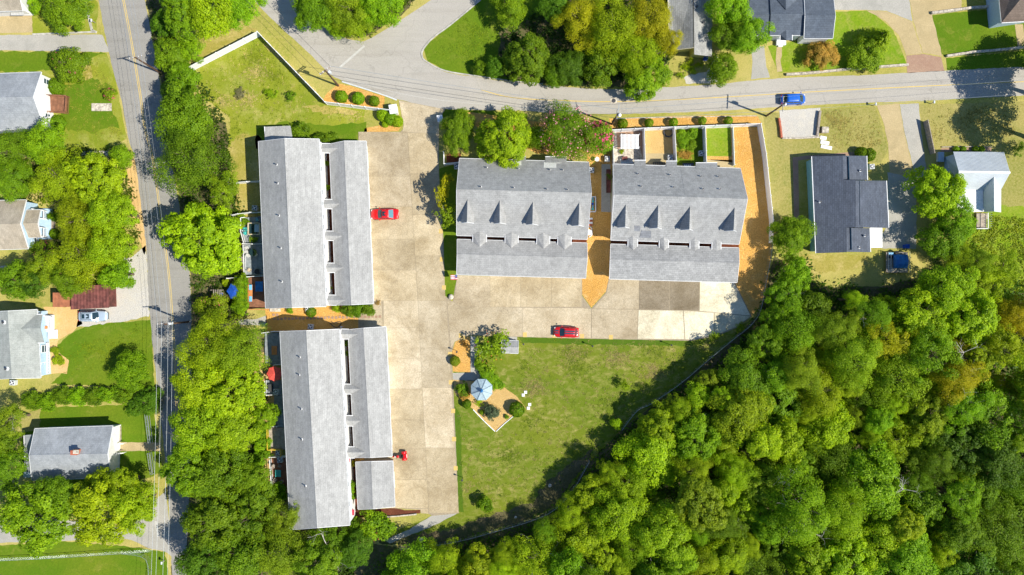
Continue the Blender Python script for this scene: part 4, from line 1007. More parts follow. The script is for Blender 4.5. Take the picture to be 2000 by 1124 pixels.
MB().box(W(228, 848, .2), (1.4, 2.6, .35)).build("porch_floor", M['decktan'], th)
# sheds
def shed(label, pts, z, mat, wall, name="shed"):
    t = thing(name, label, "shed", W(sum(p[0] for p in pts) / 4, sum(p[1] for p in pts) / 4))
    a, b, c_, d = [W(*p, z + dz) for p, dz in zip(pts, (0, 0, .25, .25))]
    corrugated("roof", a, b, c_, d, 12, .03, mat, t)
    q = [W(p[0], p[1], z) for p in pts]; m_ = sum(q, Vector()) / 4; mb = MB()
    q = [v.lerp(m_, .06) for v in q]; hs = [z - .08, z - .08, z + .12, z + .12]
    for i in range(4): mb.quad(Vector((q[i].x, q[i].y, 0)), Vector((q[(i + 1) % 4].x, q[(i + 1) % 4].y, 0)), Vector((q[(i + 1) % 4].x, q[(i + 1) % 4].y, hs[(i + 1) % 4])), Vector((q[i].x, q[i].y, hs[i])))
    mb.build("wall", M[wall], t)
    return t
shed("small rust brown metal roofed shed left of the maroon carport", [(103, 600), (136, 600), (136, 572), (103, 572)], 2.3, 'rust', 'maroon')
shed("long rusty maroon roofed carport above the silver car", [(138, 605), (213.5, 601.5), (212, 556), (138, 560)], 2.5, 'maroon', 'maroon', "carport")
th = thing("shed", "small grey gabled shed between the lawn and the concrete lot", "shed", W(996, 678))
gable_house(th, W(980, 665.5, 2.1), W(1012.5, 666.5, 2.1), W(979.5, 677.5, 2.8), W(1012.2, 678.5, 2.8), W(979.8, 689, 2.1), W(1011.8, 690.5, 2.1), 'roofA', 'wallwhite', inset=.12, t=.08)
MB().box(W(992, 689.2, 1.0), (1.1, .06, 1.8)).build("door", M['greybox'], th)

# ---- gazebo
th = thing("gazebo", "octagonal gazebo with a pale blue shingled roof in the garden bed", "gazebo", W(942, 757))
gc = W(942, 757, 0); GR = 1.92; ez_, pz_ = 2.6, 3.7
ring = [gc + Vector((math.cos(R(22.5 + 45 * i)) * GR, math.sin(R(22.5 + 45 * i)) * GR, ez_)) for i in range(8)]; pk = gc + UP * pz_
for i in range(8):
    mb = MB(); mb.slab([ring[i], ring[(i + 1) % 8], pk], .07); mb.build("roof_panel", M['gazebo'], th)
for i in range(8):
    MB().bar(ring[i] + UP * .03, pk + UP * .03, .10, .05).build("hip_cap", M['gazebodark'], th)
MB().lathe(pk - UP * .05, [(.30, 0), (.32, .2), (.2, .35), (.04, .6)], 8).build("cupola", M['tarp'], th)
for i in range(8):
    v = gc + Vector((math.cos(R(22.5 + 45 * i)), math.sin(R(22.5 + 45 * i)), 0)) * 1.65
    MB().tube(v, v + UP * 2.62, .06).build("post", M['white'], th)
MB().lathe(gc, [(1.75, 0), (1.75, .2)], 8).build("floor", M['wood'], th)

# garage doors along the fronts of the garage wings
def garage_doors(parent_label, P, Q, k, out, col='white'):
    th = next(o for o in C.objects if o.get("label", "").startswith(parent_label)); d = (Q - P); n = Vector(out).normalized(); u = d.normalized()
    for i in range(k):
        c = P + d * ((i + .5) / k); c = Vector((c.x, c.y, 1.06)) - n * .35 + n * .03; m_ = Matrix((u, n, UP)).transposed()
        mb = MB()
        for r_ in range(4): mb.box(c + UP * (-.80 + r_ * .53), (2.7, .05, .5), m=m_)
        mb.box(c - n * .02, (2.74, .04, 2.12), m=m_); mb.build("garage_door", M[col], th)
garage_doors("grey dormered townhouse row right of", W(892, 536.5, 2.7), W(1144, 543.5, 2.7), 4, (0, -1, 0))
garage_doors("grey dormered townhouse row between", W(1190.5, 545, 2.7), W(1439.5, 552, 2.7), 4, (0, -1, 0))
garage_doors("long grey roofed townhouse row beside", W(715, 276, 2.7), W(729, 593.5, 2.7), 5, (1, 0, 0))
garage_doors("long grey townhouse row with a coral", W(753.5, 638.5, 2.7), W(765.5, 891.5, 2.7), 4, (1, 0, 0))
garage_doors("small separate grey roofed garage", W(767, 901, 2.7), W(771, 990, 2.7), 1, (1, 0, 0))
# ---------------------------------------------------------------- fences
def vinyl_fence(label, tops, h=1.9, seg=2.4, group=None, mat='white'):
    "white board fence; outline given by the pixels of its top edge"
    q = [W(x, y, h) for x, y in tops]
    q = [Vector((v.x, v.y, 0)) for v in q]; c = sum(q, Vector()) / len(q)
    th = thing("fence", label, "fence", c, 0, group)
    pm = None
    for a, b in zip(q[:-1], q[1:]):
        L = (b - a).length; n = max(1, round(L / seg)); d = (b - a) / L
        for i in range(n):
            p, r = a + d * (L * i / n + .07), a + d * (L * (i + 1) / n - .07)
            mb = MB(); mb.bar(p + UP * (h / 2), r + UP * (h / 2), .035, h - .16)
            mb.bar(p + UP * (h - .06), r + UP * (h - .06), .07, .09); mb.bar(p + UP * .12, r + UP * .12, .07, .12)
            k = max(2, int(L / n / .3)); s = Vector((-d.y, d.x, 0))
            for j in range(1, k): mb.bar(p.lerp(r, j / k) + UP * .18, p.lerp(r, j / k) + UP * (h - .12), .05, .012, up=s)
            mb.build("panel", M[mat], th)
    pts = []
    for a, b in zip(q[:-1], q[1:]):
        L = (b - a).length; n = max(1, round(L / seg)); pts += [a.lerp(b, i / n) for i in range(n)]
    pts.append(q[-1])
    for p in pts:
        mb = MB(); mb.box(p + UP * (h / 2 + .03), (.13, .13, h + .06)); mb.lathe(p + UP * (h + .06), [(.11, 0), (.11, .03), (.02, .08)], 4)
        mb.build("post", M[mat], th)
    return th
vinyl_fence("white vinyl fence bending around the thin upper left lawn, above three round bushes", [(368, 131), (502, 62), (634, 199), (764, 215)], 1.9)
vinyl_fence("long white vinyl fence wrapping the back yards and the orange mulch strip beside the woods", [(1191, 254), (1265, 250), (1370, 246), (1487, 241.5), (1497, 300), (1503, 358), (1511, 430), (1510.5, 473)], 2.0)
vinyl_fence("white divider fence left of the yard with the white pergola", [(1197.5, 256), (1199, 318)], 1.8)
vinyl_fence("white divider fence between the pergola yard and the pale mulch yard", [(1259, 252), (1260.5, 314)], 1.9)
vinyl_fence("white divider fence between the pale mulch yard and the leafy yard", [(1318, 250), (1321.5, 315)], 1.9)
vinyl_fence("white divider fence between the leafy yard and the small square lawn", [(1378, 248), (1380.5, 318)], 1.9)
vinyl_fence("low white divider fence right of the small square lawn", [(1432.5, 249), (1435, 322)], .9, 2.0)
vinyl_fence("short white corner fence left of the dormered row's back yard", [(866, 297), (867, 320), (896, 317)], 1.5, 2.0)
vinyl_fence("short white privacy fence beside the street row's shaded grass strip", [(456, 357), (481, 355), (508, 353.5)], 1.5)
vinyl_fence("short white privacy fence above the green patio deck", [(451, 420.5), (464, 418), (488, 415), (511, 414.5)], 1.5)
vinyl_fence("short white privacy fence below the green patio deck", [(474, 476), (492, 477), (513, 476.5)], 1.5)
vinyl_fence("white privacy fence behind the blue umbrella", [(443, 544), (482, 541), (517, 539)], 1.5)
vinyl_fence("white privacy fence at the top of the dark patio by the mulch walk", [(511, 651), (530, 648.5), (548, 648)], 1.5)
vinyl_fence("white privacy fence above the coral umbrella", [(534, 714), (549, 712.5)], 1.5)
vinyl_fence("white privacy fence below the sunken blue patio", [(521, 772.5), (541, 771.5)], 1.2)
vinyl_fence("white privacy fence above the grey yellow-edged deck", [(522, 834.5), (540, 834)], 1.3)
vinyl_fence("white privacy fence below the grey yellow-edged deck", [(526, 894), (556, 893)], 1.3)
for lab, px, py in (("white square entrance pillar on the fence end left of the driveway mouth", 771, 218), ("white square entrance pillar under the green tree right of the driveway mouth", 861, 236)):
    t = thing("pillar", lab, "pillar", W(px, py, 0)); s = .7 if px < 800 else .5
    MB().box((0, 0, .75), (s * 1.7, s * 2, 1.5), .15).build("shaft", M['white'], t, local=True)
    MB().box((0, 0, 1.55), (s * 1.9, s * 2.2, .12), .15).build("cap", M['wallwhite'], t, local=True)

def chain_fence(label, pts, h=1.2, lean=0, sp=.4, name="chain_link_fence"):
    q = [W(x, y, 0) for x, y in smooth(pts, 4)]; c = sum(q, Vector()) / len(q)
    th = thing(name, label, "chain fence", c)
    acc = 3.0; rail = MB(); wires = MB()
    for a, b in zip(q[:-1], q[1:]):
        L = (b - a).length; rail.tube(a + UP * h, b + UP * h, .03, n=5); d = (b - a) / L
        k = max(1, int(L / sp))
        for i in range(k):
            p, r = a.lerp(b, i / k), a.lerp(b, (i + 1) / k)
            for zz in np.arange(0, h - .01, sp):
                z1 = min(zz + sp, h)
                wires.bar(p + UP * zz, r + UP * z1, .006, .006); wires.bar(p + UP * z1, r + UP * zz, .006, .006)
        acc += L
        if acc > 2.6:
            acc = 0; MB().tube(a, a + UP * (h + .05), .035, n=6).build("post", M['galv'], th)
    rail.build("top_rail", M['galv'], th); wires.build("wire_mesh", M['galv'], th)["kind"] = 'stuff'
    return th
chain_fence("curving chain-link fence between the lawn and the woods", [(1504, 476), (1497, 520), (1489, 560), (1480, 606), (1462, 634), (1428, 662), (1385, 697), (1330, 744), (1270, 786), (1242, 800), (1212, 838)], 1.4)
chain_fence("dark chain-link fence along the wood edge at the bottom of the lawn", [(1150, 898), (1120, 950), (1084, 990), (1040, 1012), (960, 1036), (900, 1052), (840, 1062), (780, 1068)], 1.3)
chain_fence("long straight chain-link fence across the lower left lawn", [(-30, 1092), (100, 1086), (240, 1077), (300, 1073)], 1.2)
chain_fence("chain-link fence returning along the grass verge in the bottom left", [(245, 1077), (292, 1088), (296, 1140)], 1.2)
for lab, a, b in (("upper pale tubular gate beside the shaded yard and the street", (291, 806), (298, 864)), ("lower pale tubular gate below the shaded footpath", (296, 883), (302, 924))):
    A, B = W(*a), W(*b); t = thing("gate", lab, "gate", (A + B) / 2)
    for off in (-.16, .16):
        s = Vector((off, 0, 0)); mb = MB()
        mb.tube(A + s + UP * 1.1, B + s + UP * 1.1, .05, n=6); mb.tube(A + s + UP * .3, B + s + UP * .3, .035, n=6); mb.build("rail", M['galv'], t)
    k = 7; mb = MB()
    for i in range(k + 1):
        p = A.lerp(B, i / k); mb.tube(p + Vector((-.16, 0, 1.1)), p + Vector((.16, 0, 1.1)), .025, n=5)
    mb.build("cross_bars", M['galv'], t)
    for p in (A, B): MB().tube(p, p + UP * 1.2, .06, n=6).build("post", M['galv'], t)
def wall_run(name, label, pts, w, h, mat, cat="wall"):
    q = [W(x, y) for x, y in pts]; t = thing(name, label, cat, sum(q, Vector()) / len(q)); n = 0
    for a, b in zip(q[:-1], q[1:]):
        L = (b - a).length; k = max(1, int(L / .8)); d = (b - a) / L
        for i in range(k):
            p, r = a + d * (L * i / k + .01), a + d * (L * (i + 1) / k - .01)
            hh = h * rnd.uniform(.92, 1.06); MB().bar(p + UP * hh / 2, r + UP * hh / 2, w * rnd.uniform(.92, 1.05), hh).build("block", M[mat], t)
    return t
wall_run("retaining_wall", "low pale block wall along the road below the slate blue roofed house", [(1534, 147), (1572, 145), (1650, 137), (1772, 128)], .35, .5, 'stone')
wall_run("retaining_wall", "low block wall crossing the shaded lawn in the upper right", [(1847, 111), (1900, 103), (1960, 98), (2010, 92)], .35, .5, 'stone')
wall_run("retaining_wall", "rubble edged wall between the tan drive and the upper right lawn", [(1818, 27), (1860, 22), (1895, 17), (1935, 14)], .4, .5, 'stone')
wall_run("retaining_wall", "curved brown edging wall right of the gravel parking pad", [(1600, 218), (1598, 232), (1596, 250), (1594, 266)], .35, .6, 'wood')
wall_run("retaining_wall", "brown edging wall left of the gravel parking pad", [(1520, 232), (1523, 250), (1525, 270)], .3, .5, 'brick_red')
wall_run("retaining_wall", "pale block edging below the gravel parking pad", [(1527, 271), (1560, 271), (1602, 269)], .2, .35, 'stone')
wall_run("garden_edging", "white edging on the lower left side of the gazebo bed", [(924, 800), (946, 823), (967, 843)], .12, .15, 'white', "edging")
wall_run("garden_edging", "white edging on the lower right side of the gazebo bed", [(969, 843), (985, 828), (1003, 813)], .12, .15, 'white', "edging")
wall_run("garden_edging", "pale stone edging below the red mulch bed by the separate garage", [(741, 1010), (775, 1008), (814, 1004)], .2, .3, 'stone', "edging")
wall_run("garden_edging", "long thin edging strip above the row of five round bushes", [(1200, 232), (1300, 230), (1400, 228), (1478, 227)], .12, .12, 'stone', "edging")
wall_run("garden_edging", "tan timber edging around the red flower strip of the white metal roofed house", [(1838, 288), (1880, 287), (1936, 288)], .15, .2, 'decktan', "edging")
# fallen utility pole / timber lying by the grey drive
t = thing("timber_wall", "tall leaning timber screen beside the grey drive, right of the tan drive", "screen", W(1808, 265)); 
for k in range(9):
    a = W(1803 + k * 1.5, 238 + k * 7.2); b = W(1803 + (k + 1) * 1.5, 238 + (k + 1) * 7.2)
    MB().bar(a + UP * .7, b.lerp(a, .04) + UP * .7, .12, 1.4).build("plank", M['wood'], t)

# ---------------------------------------------------------------- utility poles and wires
POLES = {}
def pole(key, label, base, h, arms, extras=()):
    p = W(*base); t = thing("utility_pole", label, "utility pole", p)
    MB().tube(p, p + UP * h, .17, .12, 10).build("pole", M['polewood'], t)
    POLES[key] = []
    for z, L, ang in arms:
        d = Vector((math.cos(ang), math.sin(ang), 0)); a, b = p + UP * z - d * L / 2, p + UP * z + d * L / 2
        s = Vector((-d.y, d.x, 0)) * .17
        o = MB().bar(a + s, b + s, .1, .12).build("crossarm", M['wood'], t)
        for f in (.04, .3, .7, .96):
            q = a.lerp(b, f) + s; MB().lathe(q + UP * .06, [(.04, 0), (.06, .05), (.06, .14), (.02, .2)], 8).build("insulator", M['white'], o); POLES[key].append(q + UP * .24)
    if 'tank' in extras:
        q = p + Vector((.38, .1, h - 1.6)); MB().lathe(q, [(.24, 0), (.26, .1), (.26, .8), (.2, .9), (.06, .95)], 12).build("transformer", M['greybox'], t)
    if 'lamp' in extras:
        d = Vector((.05, 1, 0)).normalized(); MB().tube(p + UP * (h - .2), p + UP * (h + .25) + d * 1.5, .045, n=6).build("lamp_arm", M['galv'], t)
        MB().lathe(p + UP * (h - .1) + d * 0.0 + Vector((.2, -.25, 0)), [(.28, 0), (.30, .12), (.18, .28), (.05, .33)], 12).build("lamp_head", M['white'], t)
    return t
pole('NW', "brown utility pole with paired crossarms beside the white fence bend", (661, 168), 8.2, [(8.0, 2.2, R(35)), (7.6, 2.2, R(35))], ('tank',))
pole('E', "brown utility pole leaning over the blue car", (1496.5, 227), 8.0, [(7.7, 2.4, R(87))], ('tank',))
pole('MID', "utility pole with a white dome lamp beside the pink flowering tree", (1195, 243), 7.2, [(6.8, 1.6, R(87))], ('lamp',))
pole('W1', "utility pole with one crossarm at the upper end of the left street", (312, 142), 7.6, [(7.3, 2.2, R(12))], ())
pole('W2', "utility pole with a grey transformer over the shaded part of the left street", (368, 629), 8.0, [(7.7, 2.6, R(5)), (7.0, 1.6, R(5))], ('tank',))
def wire(label, A, B, sag=.4, r=.018, mat='galv', n=10):
    t = MB(); P = [A.lerp(B, i / n) - UP * (sag * 4 * (i / n) * (1 - i / n)) for i in range(n + 1)]
    for a, b in zip(P[:-1], P[1:]): t.tube(a, b, r, n=4, cap=False)
    c = (A + B) / 2
    for i, v in enumerate(t.v): t.v[i] = v - c
    o = t.build("overhead_wire", M[mat]); o.location = c
    return tag(o, label, "wire")
names = ["leftmost", "second", "third", "rightmost"]
for i in range(4):
    a = POLES['W1'][i]; b = POLES['W2'][i]
    wire(f"{names[i]} of the four overhead wires along the left street between its two poles", a, b, .5, .016)
    top = a + Vector((-3.5, 22, .2)); wire(f"{names[i]} overhead wire running off the top of the picture above the left street", a, top, .2, .016)
    low = b + Vector((-1.5 + i * .1, -52, 0)); wire(f"{names[i]} overhead wire running down the left street below the transformer pole", b, low, .5, .016)
for i in (0, 3):
    wire(f"{'upper' if i else 'lower'} dark wire crossing the road from the white fence pole to the dome lamp pole", POLES['NW'][i], POLES['MID'][i], .6, .025, 'dark' if i == 0 else 'galv')
    wire(f"{'upper' if i else 'lower'} wire between the dome lamp pole and the pole over the blue car", POLES['MID'][i], POLES['E'][i], .4, .022)
    wire(f"{'upper' if i else 'lower'} wire running right from the pole over the blue car", POLES['E'][i], POLES['E'][i] + Vector((50, 3.5, .3)), .5, .016)
    wire(f"{'upper' if i else 'lower'} wire from the white fence pole up along the road edge", POLES['NW'][i + 4], POLES['NW'][i + 4] + Vector((-16, 16, 0)), .3, .022, 'dark')
wire("guy wire slanting down beside the pink flowering tree", POLES['MID'][0] - UP * .6, W(1183, 250, .05), .0, .04, 'dark')

# ---------------------------------------------------------------- vehicles
def loft(rings, close=True):
    mb = MB(); n = len(rings[0]); vs = [v for r_ in rings for v in r_]; fs = []
    for k in range(len(rings) - 1):
        for i in range(n - 1): fs.append((k * n + i, k * n + i + 1, (k + 1) * n + i + 1, (k + 1) * n + i))
    fs.append(tuple(range(n - 1, -1, -1))); b = (len(rings) - 1) * n; fs.append(tuple(b + i for i in range(n)))
    return mb.add(vs, fs)
def lin(tab, x):
    for (x0, y0), (x1, y1) in zip(tab[:-1], tab[1:]):
        if x <= x1: 
            t = (x - x0) / (x1 - x0); t = max(0, t); t = t * t * (3 - 2 * t) * .5 + t * .5; return y0 + (y1 - y0) * t
    return tab[-1][1]
def car(name, label, loc, rz, L, w, paint, cabin, topz, suv=False, stripes=False, sunroof=False, roofrails=False, rear='glasslight', hood=.78, deck=.92):
    "front points to +x; cabin = (rear base, rear top, front top, front base) as x positions"
    t = thing(name, label, "car", loc, rz); hl = L / 2; hw = w / 2
    wid = [(-hl, .72), (-hl + .15, .86), (-hl + .6, .97), (-hl * .3, 1.0), (hl * .3, .985), (hl - .75, .95), (hl - .25, .82), (hl, .52)]
    top = [(-hl, deck - .16), (-hl + .12, deck - .03), (-hl + .5, deck), (cabin[0], deck + .04), (cabin[3], hood + .12), (hl - .9, hood + .06), (hl - .25, hood - .04), (hl, hood - .26)]
    xs = sorted(set([-hl, -hl + .06, -hl + .15, -hl + .35, -hl + .6, -hl + 1, -1, -.5, 0, .5, 1, hl - 1, hl - .75, hl - .5, hl - .25, hl - .1, hl])); rings = []
    for x in xs:
        a = lin(wid, x) * hw; z = lin(top, x)
        prof = [(a * .9, .22), (a * .99, .36), (a, .55), (a * .975, z - .10), (a * .93, z - .02), (a * .7, z + .025), (0, z + .04)]
        rings.append([Vector((x, y, zz)) for y, zz in prof] + [Vector((x, -y, zz)) for y, zz in prof[-2::-1]])
    body = loft(rings).build("body", paint, t, local=True, smooth=True)
    r0, r1, f1, f0 = cabin; bz = deck
    gl = MB(); bw, tw = hw * .88, hw * .70
    zb = lambda x: lin(top, x) - .02
    vs = [(r0, bw * .94, zb(r0)), (r1, tw, topz - .03), (f1, tw, topz - .03), (f0, bw * .93, zb(f0)), ((r1 + f1) / 2, bw, zb(0)), ((r1 + f1) / 2, tw * 1.02, topz - .02)]
    def side(s): return [Vector((x, y * s, z)) for x, y, z in vs]
    a, b = side(1), side(-1)
    g = MB(); g.quad(a[3], a[2], a[5], a[1], a[0], a[4]); g.build("side_window", M['glass'], t, local=True)
    g = MB(); g.quad(b[4], b[0], b[1], b[5], b[2], b[3]); g.build("side_window", M['glass'], t, local=True)
    def screen(p, q, bow, mat, nm):
        # p: base x, q: top x, curved a little forward in the middle
        mb = MB(); n = 8; rows = []
        for k in range(4):
            u = k / 3; rows.append([Vector((p + (q - p) * u + bow * (1 - (2 * i / n - 1) ** 2) * (1 - .5 * u), (bw * .93 + (tw - bw * .93) * u) * (1 - 2 * i / n), zb(p) + (topz - .03 - zb(p)) * u + .02 * math.sin(u * math.pi))) for i in range(n + 1)])
        vs2 = [v for r_ in rows for v in r_]; m_ = n + 1
        fs = [(k * m_ + i, k * m_ + i + 1, (k + 1) * m_ + i + 1, (k + 1) * m_ + i) for k in range(3) for i in range(n)]
        if bow < 0: fs = [f[::-1] for f in fs]
        mb.add(vs2, fs); return mb.build(nm, M[mat], t, local=True, smooth=True)
    screen(f0, f1, .14, 'glass', "windshield"); screen(r0, r1, -.08, rear, "rear_window")
    rf = []
    for u in [i / 6 for i in range(7)]:
        x = r1 - .04 + (f1 + .06 - r1) * u; z = topz + .035 * math.sin(math.pi * u); ww = tw * (1.0 + .05 * math.sin(math.pi * u))
        rf.append([Vector((x, ww, z - .06)), Vector((x, ww * .96, z - .01)), Vector((x, ww * .5, z + .02)), Vector((x, 0, z + .03)), Vector((x, -ww * .5, z + .02)), Vector((x, -ww * .96, z - .01)), Vector((x, -ww, z - .06))])
    roof = loft(rf).build("roof", paint, t, local=True, smooth=True)
    pl_ = MB()
    for s in (1, -1):
        for p, q in ((a[3], a[2]), (a[0], a[1]), (a[4], a[5])):
            P, Q = Vector((p.x, p.y * s, p.z)), Vector((q.x, q.y * s, q.z)); pl_.bar(P, Q, .09, .06)
        pl_.bar(Vector((f1, tw * s, topz - .03)), Vector((r1, tw * s, topz - .03)), .08, .07)
    tag(pl_.build("pillars", paint, t, local=True), kind="stuff")
    if sunroof:
        MB().box(((r1 + f1) / 2 + .18, 0, topz + .05), (.55, .75, .02)).build("sunroof", M['glass'], roof, local=True)
    if suv and sunroof == 2: MB().box(((r1 + f1) / 2 - .55, 0, topz + .05), (.5, .75, .02)).build("sunroof", M['glass'], roof, local=True)
    if roofrails:
        for s in (1, -1): MB().bar((r1 + .1, tw * .86 * s, topz + .06), (f1 - .1, tw * .86 * s, topz + .06), .05, .05).build("roof_rail", M['dark'], roof, local=True)
    if stripes:
        for y in (.19, -.19):
            mb = MB()
            for x0, x1, k in ((f0 + .12, hl - .12, 8), (r1 + .02, f1 - .02, 6), (-hl + .1, r0 - .1, 4)):
                for i in range(k):
                    xa, xb = x0 + (x1 - x0) * i / k, x0 + (x1 - x0) * (i + 1) / k
                    def zz(x): 
                        if r1 - .05 < x0 and x1 < f1 + .05: return topz + .035 * math.sin(math.pi * (x - r1 + .04) / (f1 + .1 - r1)) + .036
                        return lin(top, x) + .042
                    mb.quad((xa, y - .13, zz(xa)), (xb, y - .13, zz(xb)), (xb, y + .13, zz(xb)), (xa, y + .13, zz(xa)))
            mb.build("stripe", M['stripe'], body, local=True)
    for s in (1, -1):
        MB().box((f0 - .28, (hw + .09) * s, hood + .2), (.16, .22, .15)).build("mirror", paint, t, local=True, bevel=.03)
        MB().box((hl - .24, hw * .66 * s, hood - .12), (.22, .34, .12), -.45 * s).build("headlight", M['lamp'], t, local=True, bevel=.03)
        MB().box((-hl + .06, hw * .66 * s, deck - .17), (.12, .36, .14), .15 * s).build("taillight", M['taillight'], t, local=True, bevel=.02)
        for x in (hl - .92, -hl + .95):
            ty = MB().tube((x, (hw - .22) * s, .33), (x, (hw + .005) * s, .33), .33, n=18).build("wheel", M['black'], t, local=True)
            MB().tube((x, (hw - .05) * s, .33), (x, (hw + .012) * s, .33), .21, n=12).build("rim", M['galv'], ty, local=True)
    MB().box((hl - .02, 0, .38), (.1, w * .6, .18)).build("grille", M['dark'], t, local=True)
    MB().box((-hl + .0, 0, .5), (.06, .5, .13)).build("number_plate", M['white'], t, local=True)
    return t
car("parked_car", "bright red coupe with a dark sunroof beside the upper left townhouse row", W(752.5, 419.5), R(181), 4.75, 1.88, M['red'], (-1.55, -.75, .35, 1.05), 1.36, sunroof=1)
car("parked_car", "red hatchback with twin dark stripes parked along the lawn edge", W(1105, 648.5), R(178), 4.25, 1.85, M['red'], (-1.75, -1.45, .35, 1.05), 1.5, suv=True, stripes=True, rear='glass', deck=1.0, hood=.85)
car("moving_car", "bright blue small car driving on the upper road under the utility pole", W(1546, 196.5), R(2), 4.15, 1.78, M['blue'], (-1.7, -1.3, .75, 1.45), 1.56, suv=True, rear='glass', deck=1.0, hood=.9)
car("parked_car", "silver blue car with roof glass parked under the maroon carport", W(187, 617.5), R(1), 4.8, 1.85, M['silver'], (-2.0, -1.55, .3, 1.05), 1.55, suv=True, sunroof=2, roofrails=True, deck=1.02, hood=.88)
car("parked_car", "bright blue car cut off by the top edge beside the left street", W(183, -8), R(8), 4.2, 1.78, M['blue'], (-1.6, -1.2, .6, 1.3), 1.5, suv=True, deck=1.0, hood=.88)
# red three wheeled motorcycle
t = thing("motor_trike", "red three-wheeled motorcycle with black seat on the concrete lot", "motorcycle", W(783, 889.5), R(184))
for x, y, r_, w_ in ((1.05, 0, .34, .2), (-.62, .55, .36, .28), (-.62, -.55, .36, .28)):
    o = MB().tube((x, y - w_ / 2, r_), (x, y + w_ / 2, r_), r_, n=16).build("wheel", M['black'], t, local=True); MB().tube((x, y - w_ / 2 - .01, r_), (x, y + w_ / 2 + .01, r_), r_ * .55, n=10).build("rim", M['galv'], o, local=True)
for s in (1, -1):
    rings = []
    for k in range(8):
        a = math.pi * k / 7; rings.append([Vector((-.62 + .47 * math.cos(a), s * y, .40 + .47 * math.sin(a) + dz)) for y, dz in ((.32, -.03), (.45, .05), (.65, .05), (.78, -.05))])
    mb = loft(rings); o = mb.build("rear_fender", M['red'], t, local=True, smooth=True)
MB().box((-.85, 0, .72), (.75, .8, .38)).build("trunk", M['red'], t, local=True, bevel=.12)
MB().box((-.05, 0, .72), (.85, .40, .16)).build("seat", M['black'], t, local=True, bevel=.06); MB().box((-.48, 0, .95), (.12, .42, .36)).build("backrest", M['black'], t, local=True, bevel=.05)
MB().lathe((.42, 0, .66), [(.20, 0), (.26, .12), (.24, .24), (.1, .3)], 12).build("fuel_tank", M['red'], t, local=True, smooth=True)
MB().box((.2, 0, .42), (.8, .36, .34)).build("engine", M['galv'], t, local=True, bevel=.05)
mb = MB(); mb.tube((.72, 0, .95), (1.05, .12, .34), .04); mb.tube((.72, 0, .95), (1.05, -.12, .34), .04); mb.build("fork", M['galv'], t, local=True)
mb = MB(); mb.tube((.55, .42, 1.02), (.72, 0, .98), .025); mb.tube((.55, -.42, 1.02), (.72, 0, .98), .025); mb.build("handlebar", M['dark'], t, local=True)
MB().lathe((.88, 0, .82), [(.1, 0), (.12, .08), (.06, .14)], 10).build("headlight", M['lamp'], t, local=True)
MB().box((1.05, 0, .70), (.5, .22, .05)).build("front_fender", M['red'], t, local=True, bevel=.02)
# trailer with tarp
t = thing("utility_trailer", "cluttered flat trailer with a blue tarp and spare tyre beside the woods", "trailer", W(1748, 513)); 
MB().box((0, 0, .55), (3.7, 3.5, .1)).build("bed", M['wood'], t, local=True)
rings = []
for i in range(9):
    x = -.75 + 2.45 * i / 8; rings.append([Vector((x, -1.0 + 2.3 * k / 8, .62 + (1.0 + rnd.uniform(-.05, .05)) * math.sin(math.pi * min(1, max(0, (k + .6) / 9.2))) ** .45 * (.5 if i in (0, 8) else 1))) for k in range(9)])
loft(rings).build("tarp", M['tarp'], t, local=True, smooth=True)
mb = MB()
for a, b in (((-1.8, -1.7), (-1.8, 1.7)), ((-1.4, -1.7), (-1.4, 1.7)), ((1.8, -1.7), (1.8, 1.7))):
    mb.tube((*a, 1.3), (*b, 1.3), .04); 
    for k in range(4): mb.tube((a[0], a[1] + (b[1] - a[1]) * k / 3, .5), (a[0], a[1] + (b[1] - a[1]) * k / 3, 1.3), .035)
mb.build("rails", M['galv'], t, local=True)
mb = MB()
for k in range(16): mb.box((rnd.uniform(-1.2, 1.5), rnd.uniform(-1.65, -1.1), .68), (rnd.uniform(.3, 1.1), rnd.uniform(.1, .3), rnd.uniform(.06, .2)), rnd.uniform(-.3, .3))
mb.build("lumber", M['tanfab'], t, local=True)
MB().lathe((-1.1, .9, .62), [(.36, 0), (.38, .1), (.36, .2), (.2, .22), (.2, .02)], 16).build("spare_tyre", M['black'], t, local=True)
MB().box((-.2, 1.6, .75), (.6, .5, .35), .6).build("toolbox", M['black'], t, local=True); MB().box((-1.1, 1.45, .72), (.8, .4, .2)).build("plastic_lid", M['skyblue'], t, local=True)
for x in (-1, .8):
    for s in (1, -1): MB().tube((x, 1.5 * s, .3), (x, 1.7 * s, .3), .3, n=14).build("wheel", M['black'], t, local=True)

# ---------------------------------------------------------------- yard and patio things
def umbrella(label, px, py, r, h, mat, n=8):
    t = thing("patio_umbrella", label, "umbrella", W(px, py, h) * 1.0); t.location.z = 0; ORG[t.name] = Vector(t.location)
    rg = [Vector((math.cos(2 * math.pi * i / n) * r, math.sin(2 * math.pi * i / n) * r, h - .45)) for i in range(n)]; pk = Vector((0, 0, h))
    for i in range(n):
        a, b = rg[i], rg[(i + 1) % n]; m_ = (a + b) / 2 * .93; m_.z = h - .42
        mb = MB(); mb.quad(a, m_, pk); mb.quad(m_, b, pk); o = mb.build("canopy_panel", M[mat], t, local=True); md = o.modifiers.new("s", 'SOLIDIFY'); md.thickness = .015
    MB().tube((0, 0, 0), (0, 0, h + .08), .025).build("pole", M['wood'], t, local=True)
    mb = MB()
    for v in rg: mb.tube(pk - UP * .06, v - UP * .03, .012, n=4)
    mb.build("ribs", M['galv'], t, local=True)
    MB().lathe((0, 0, 0), [(.28, 0), (.28, .08), (.06, .12)], 12).build("base", M['dark'], t, local=True)
umbrella("coral red patio umbrella beside the lower left row", 534.5, 731, 1.35, 2.6, 'redfab')
umbrella("bright blue patio umbrella left of the tall hedge", 457, 569, 1.45, 2.5, 'bluefab', 6)
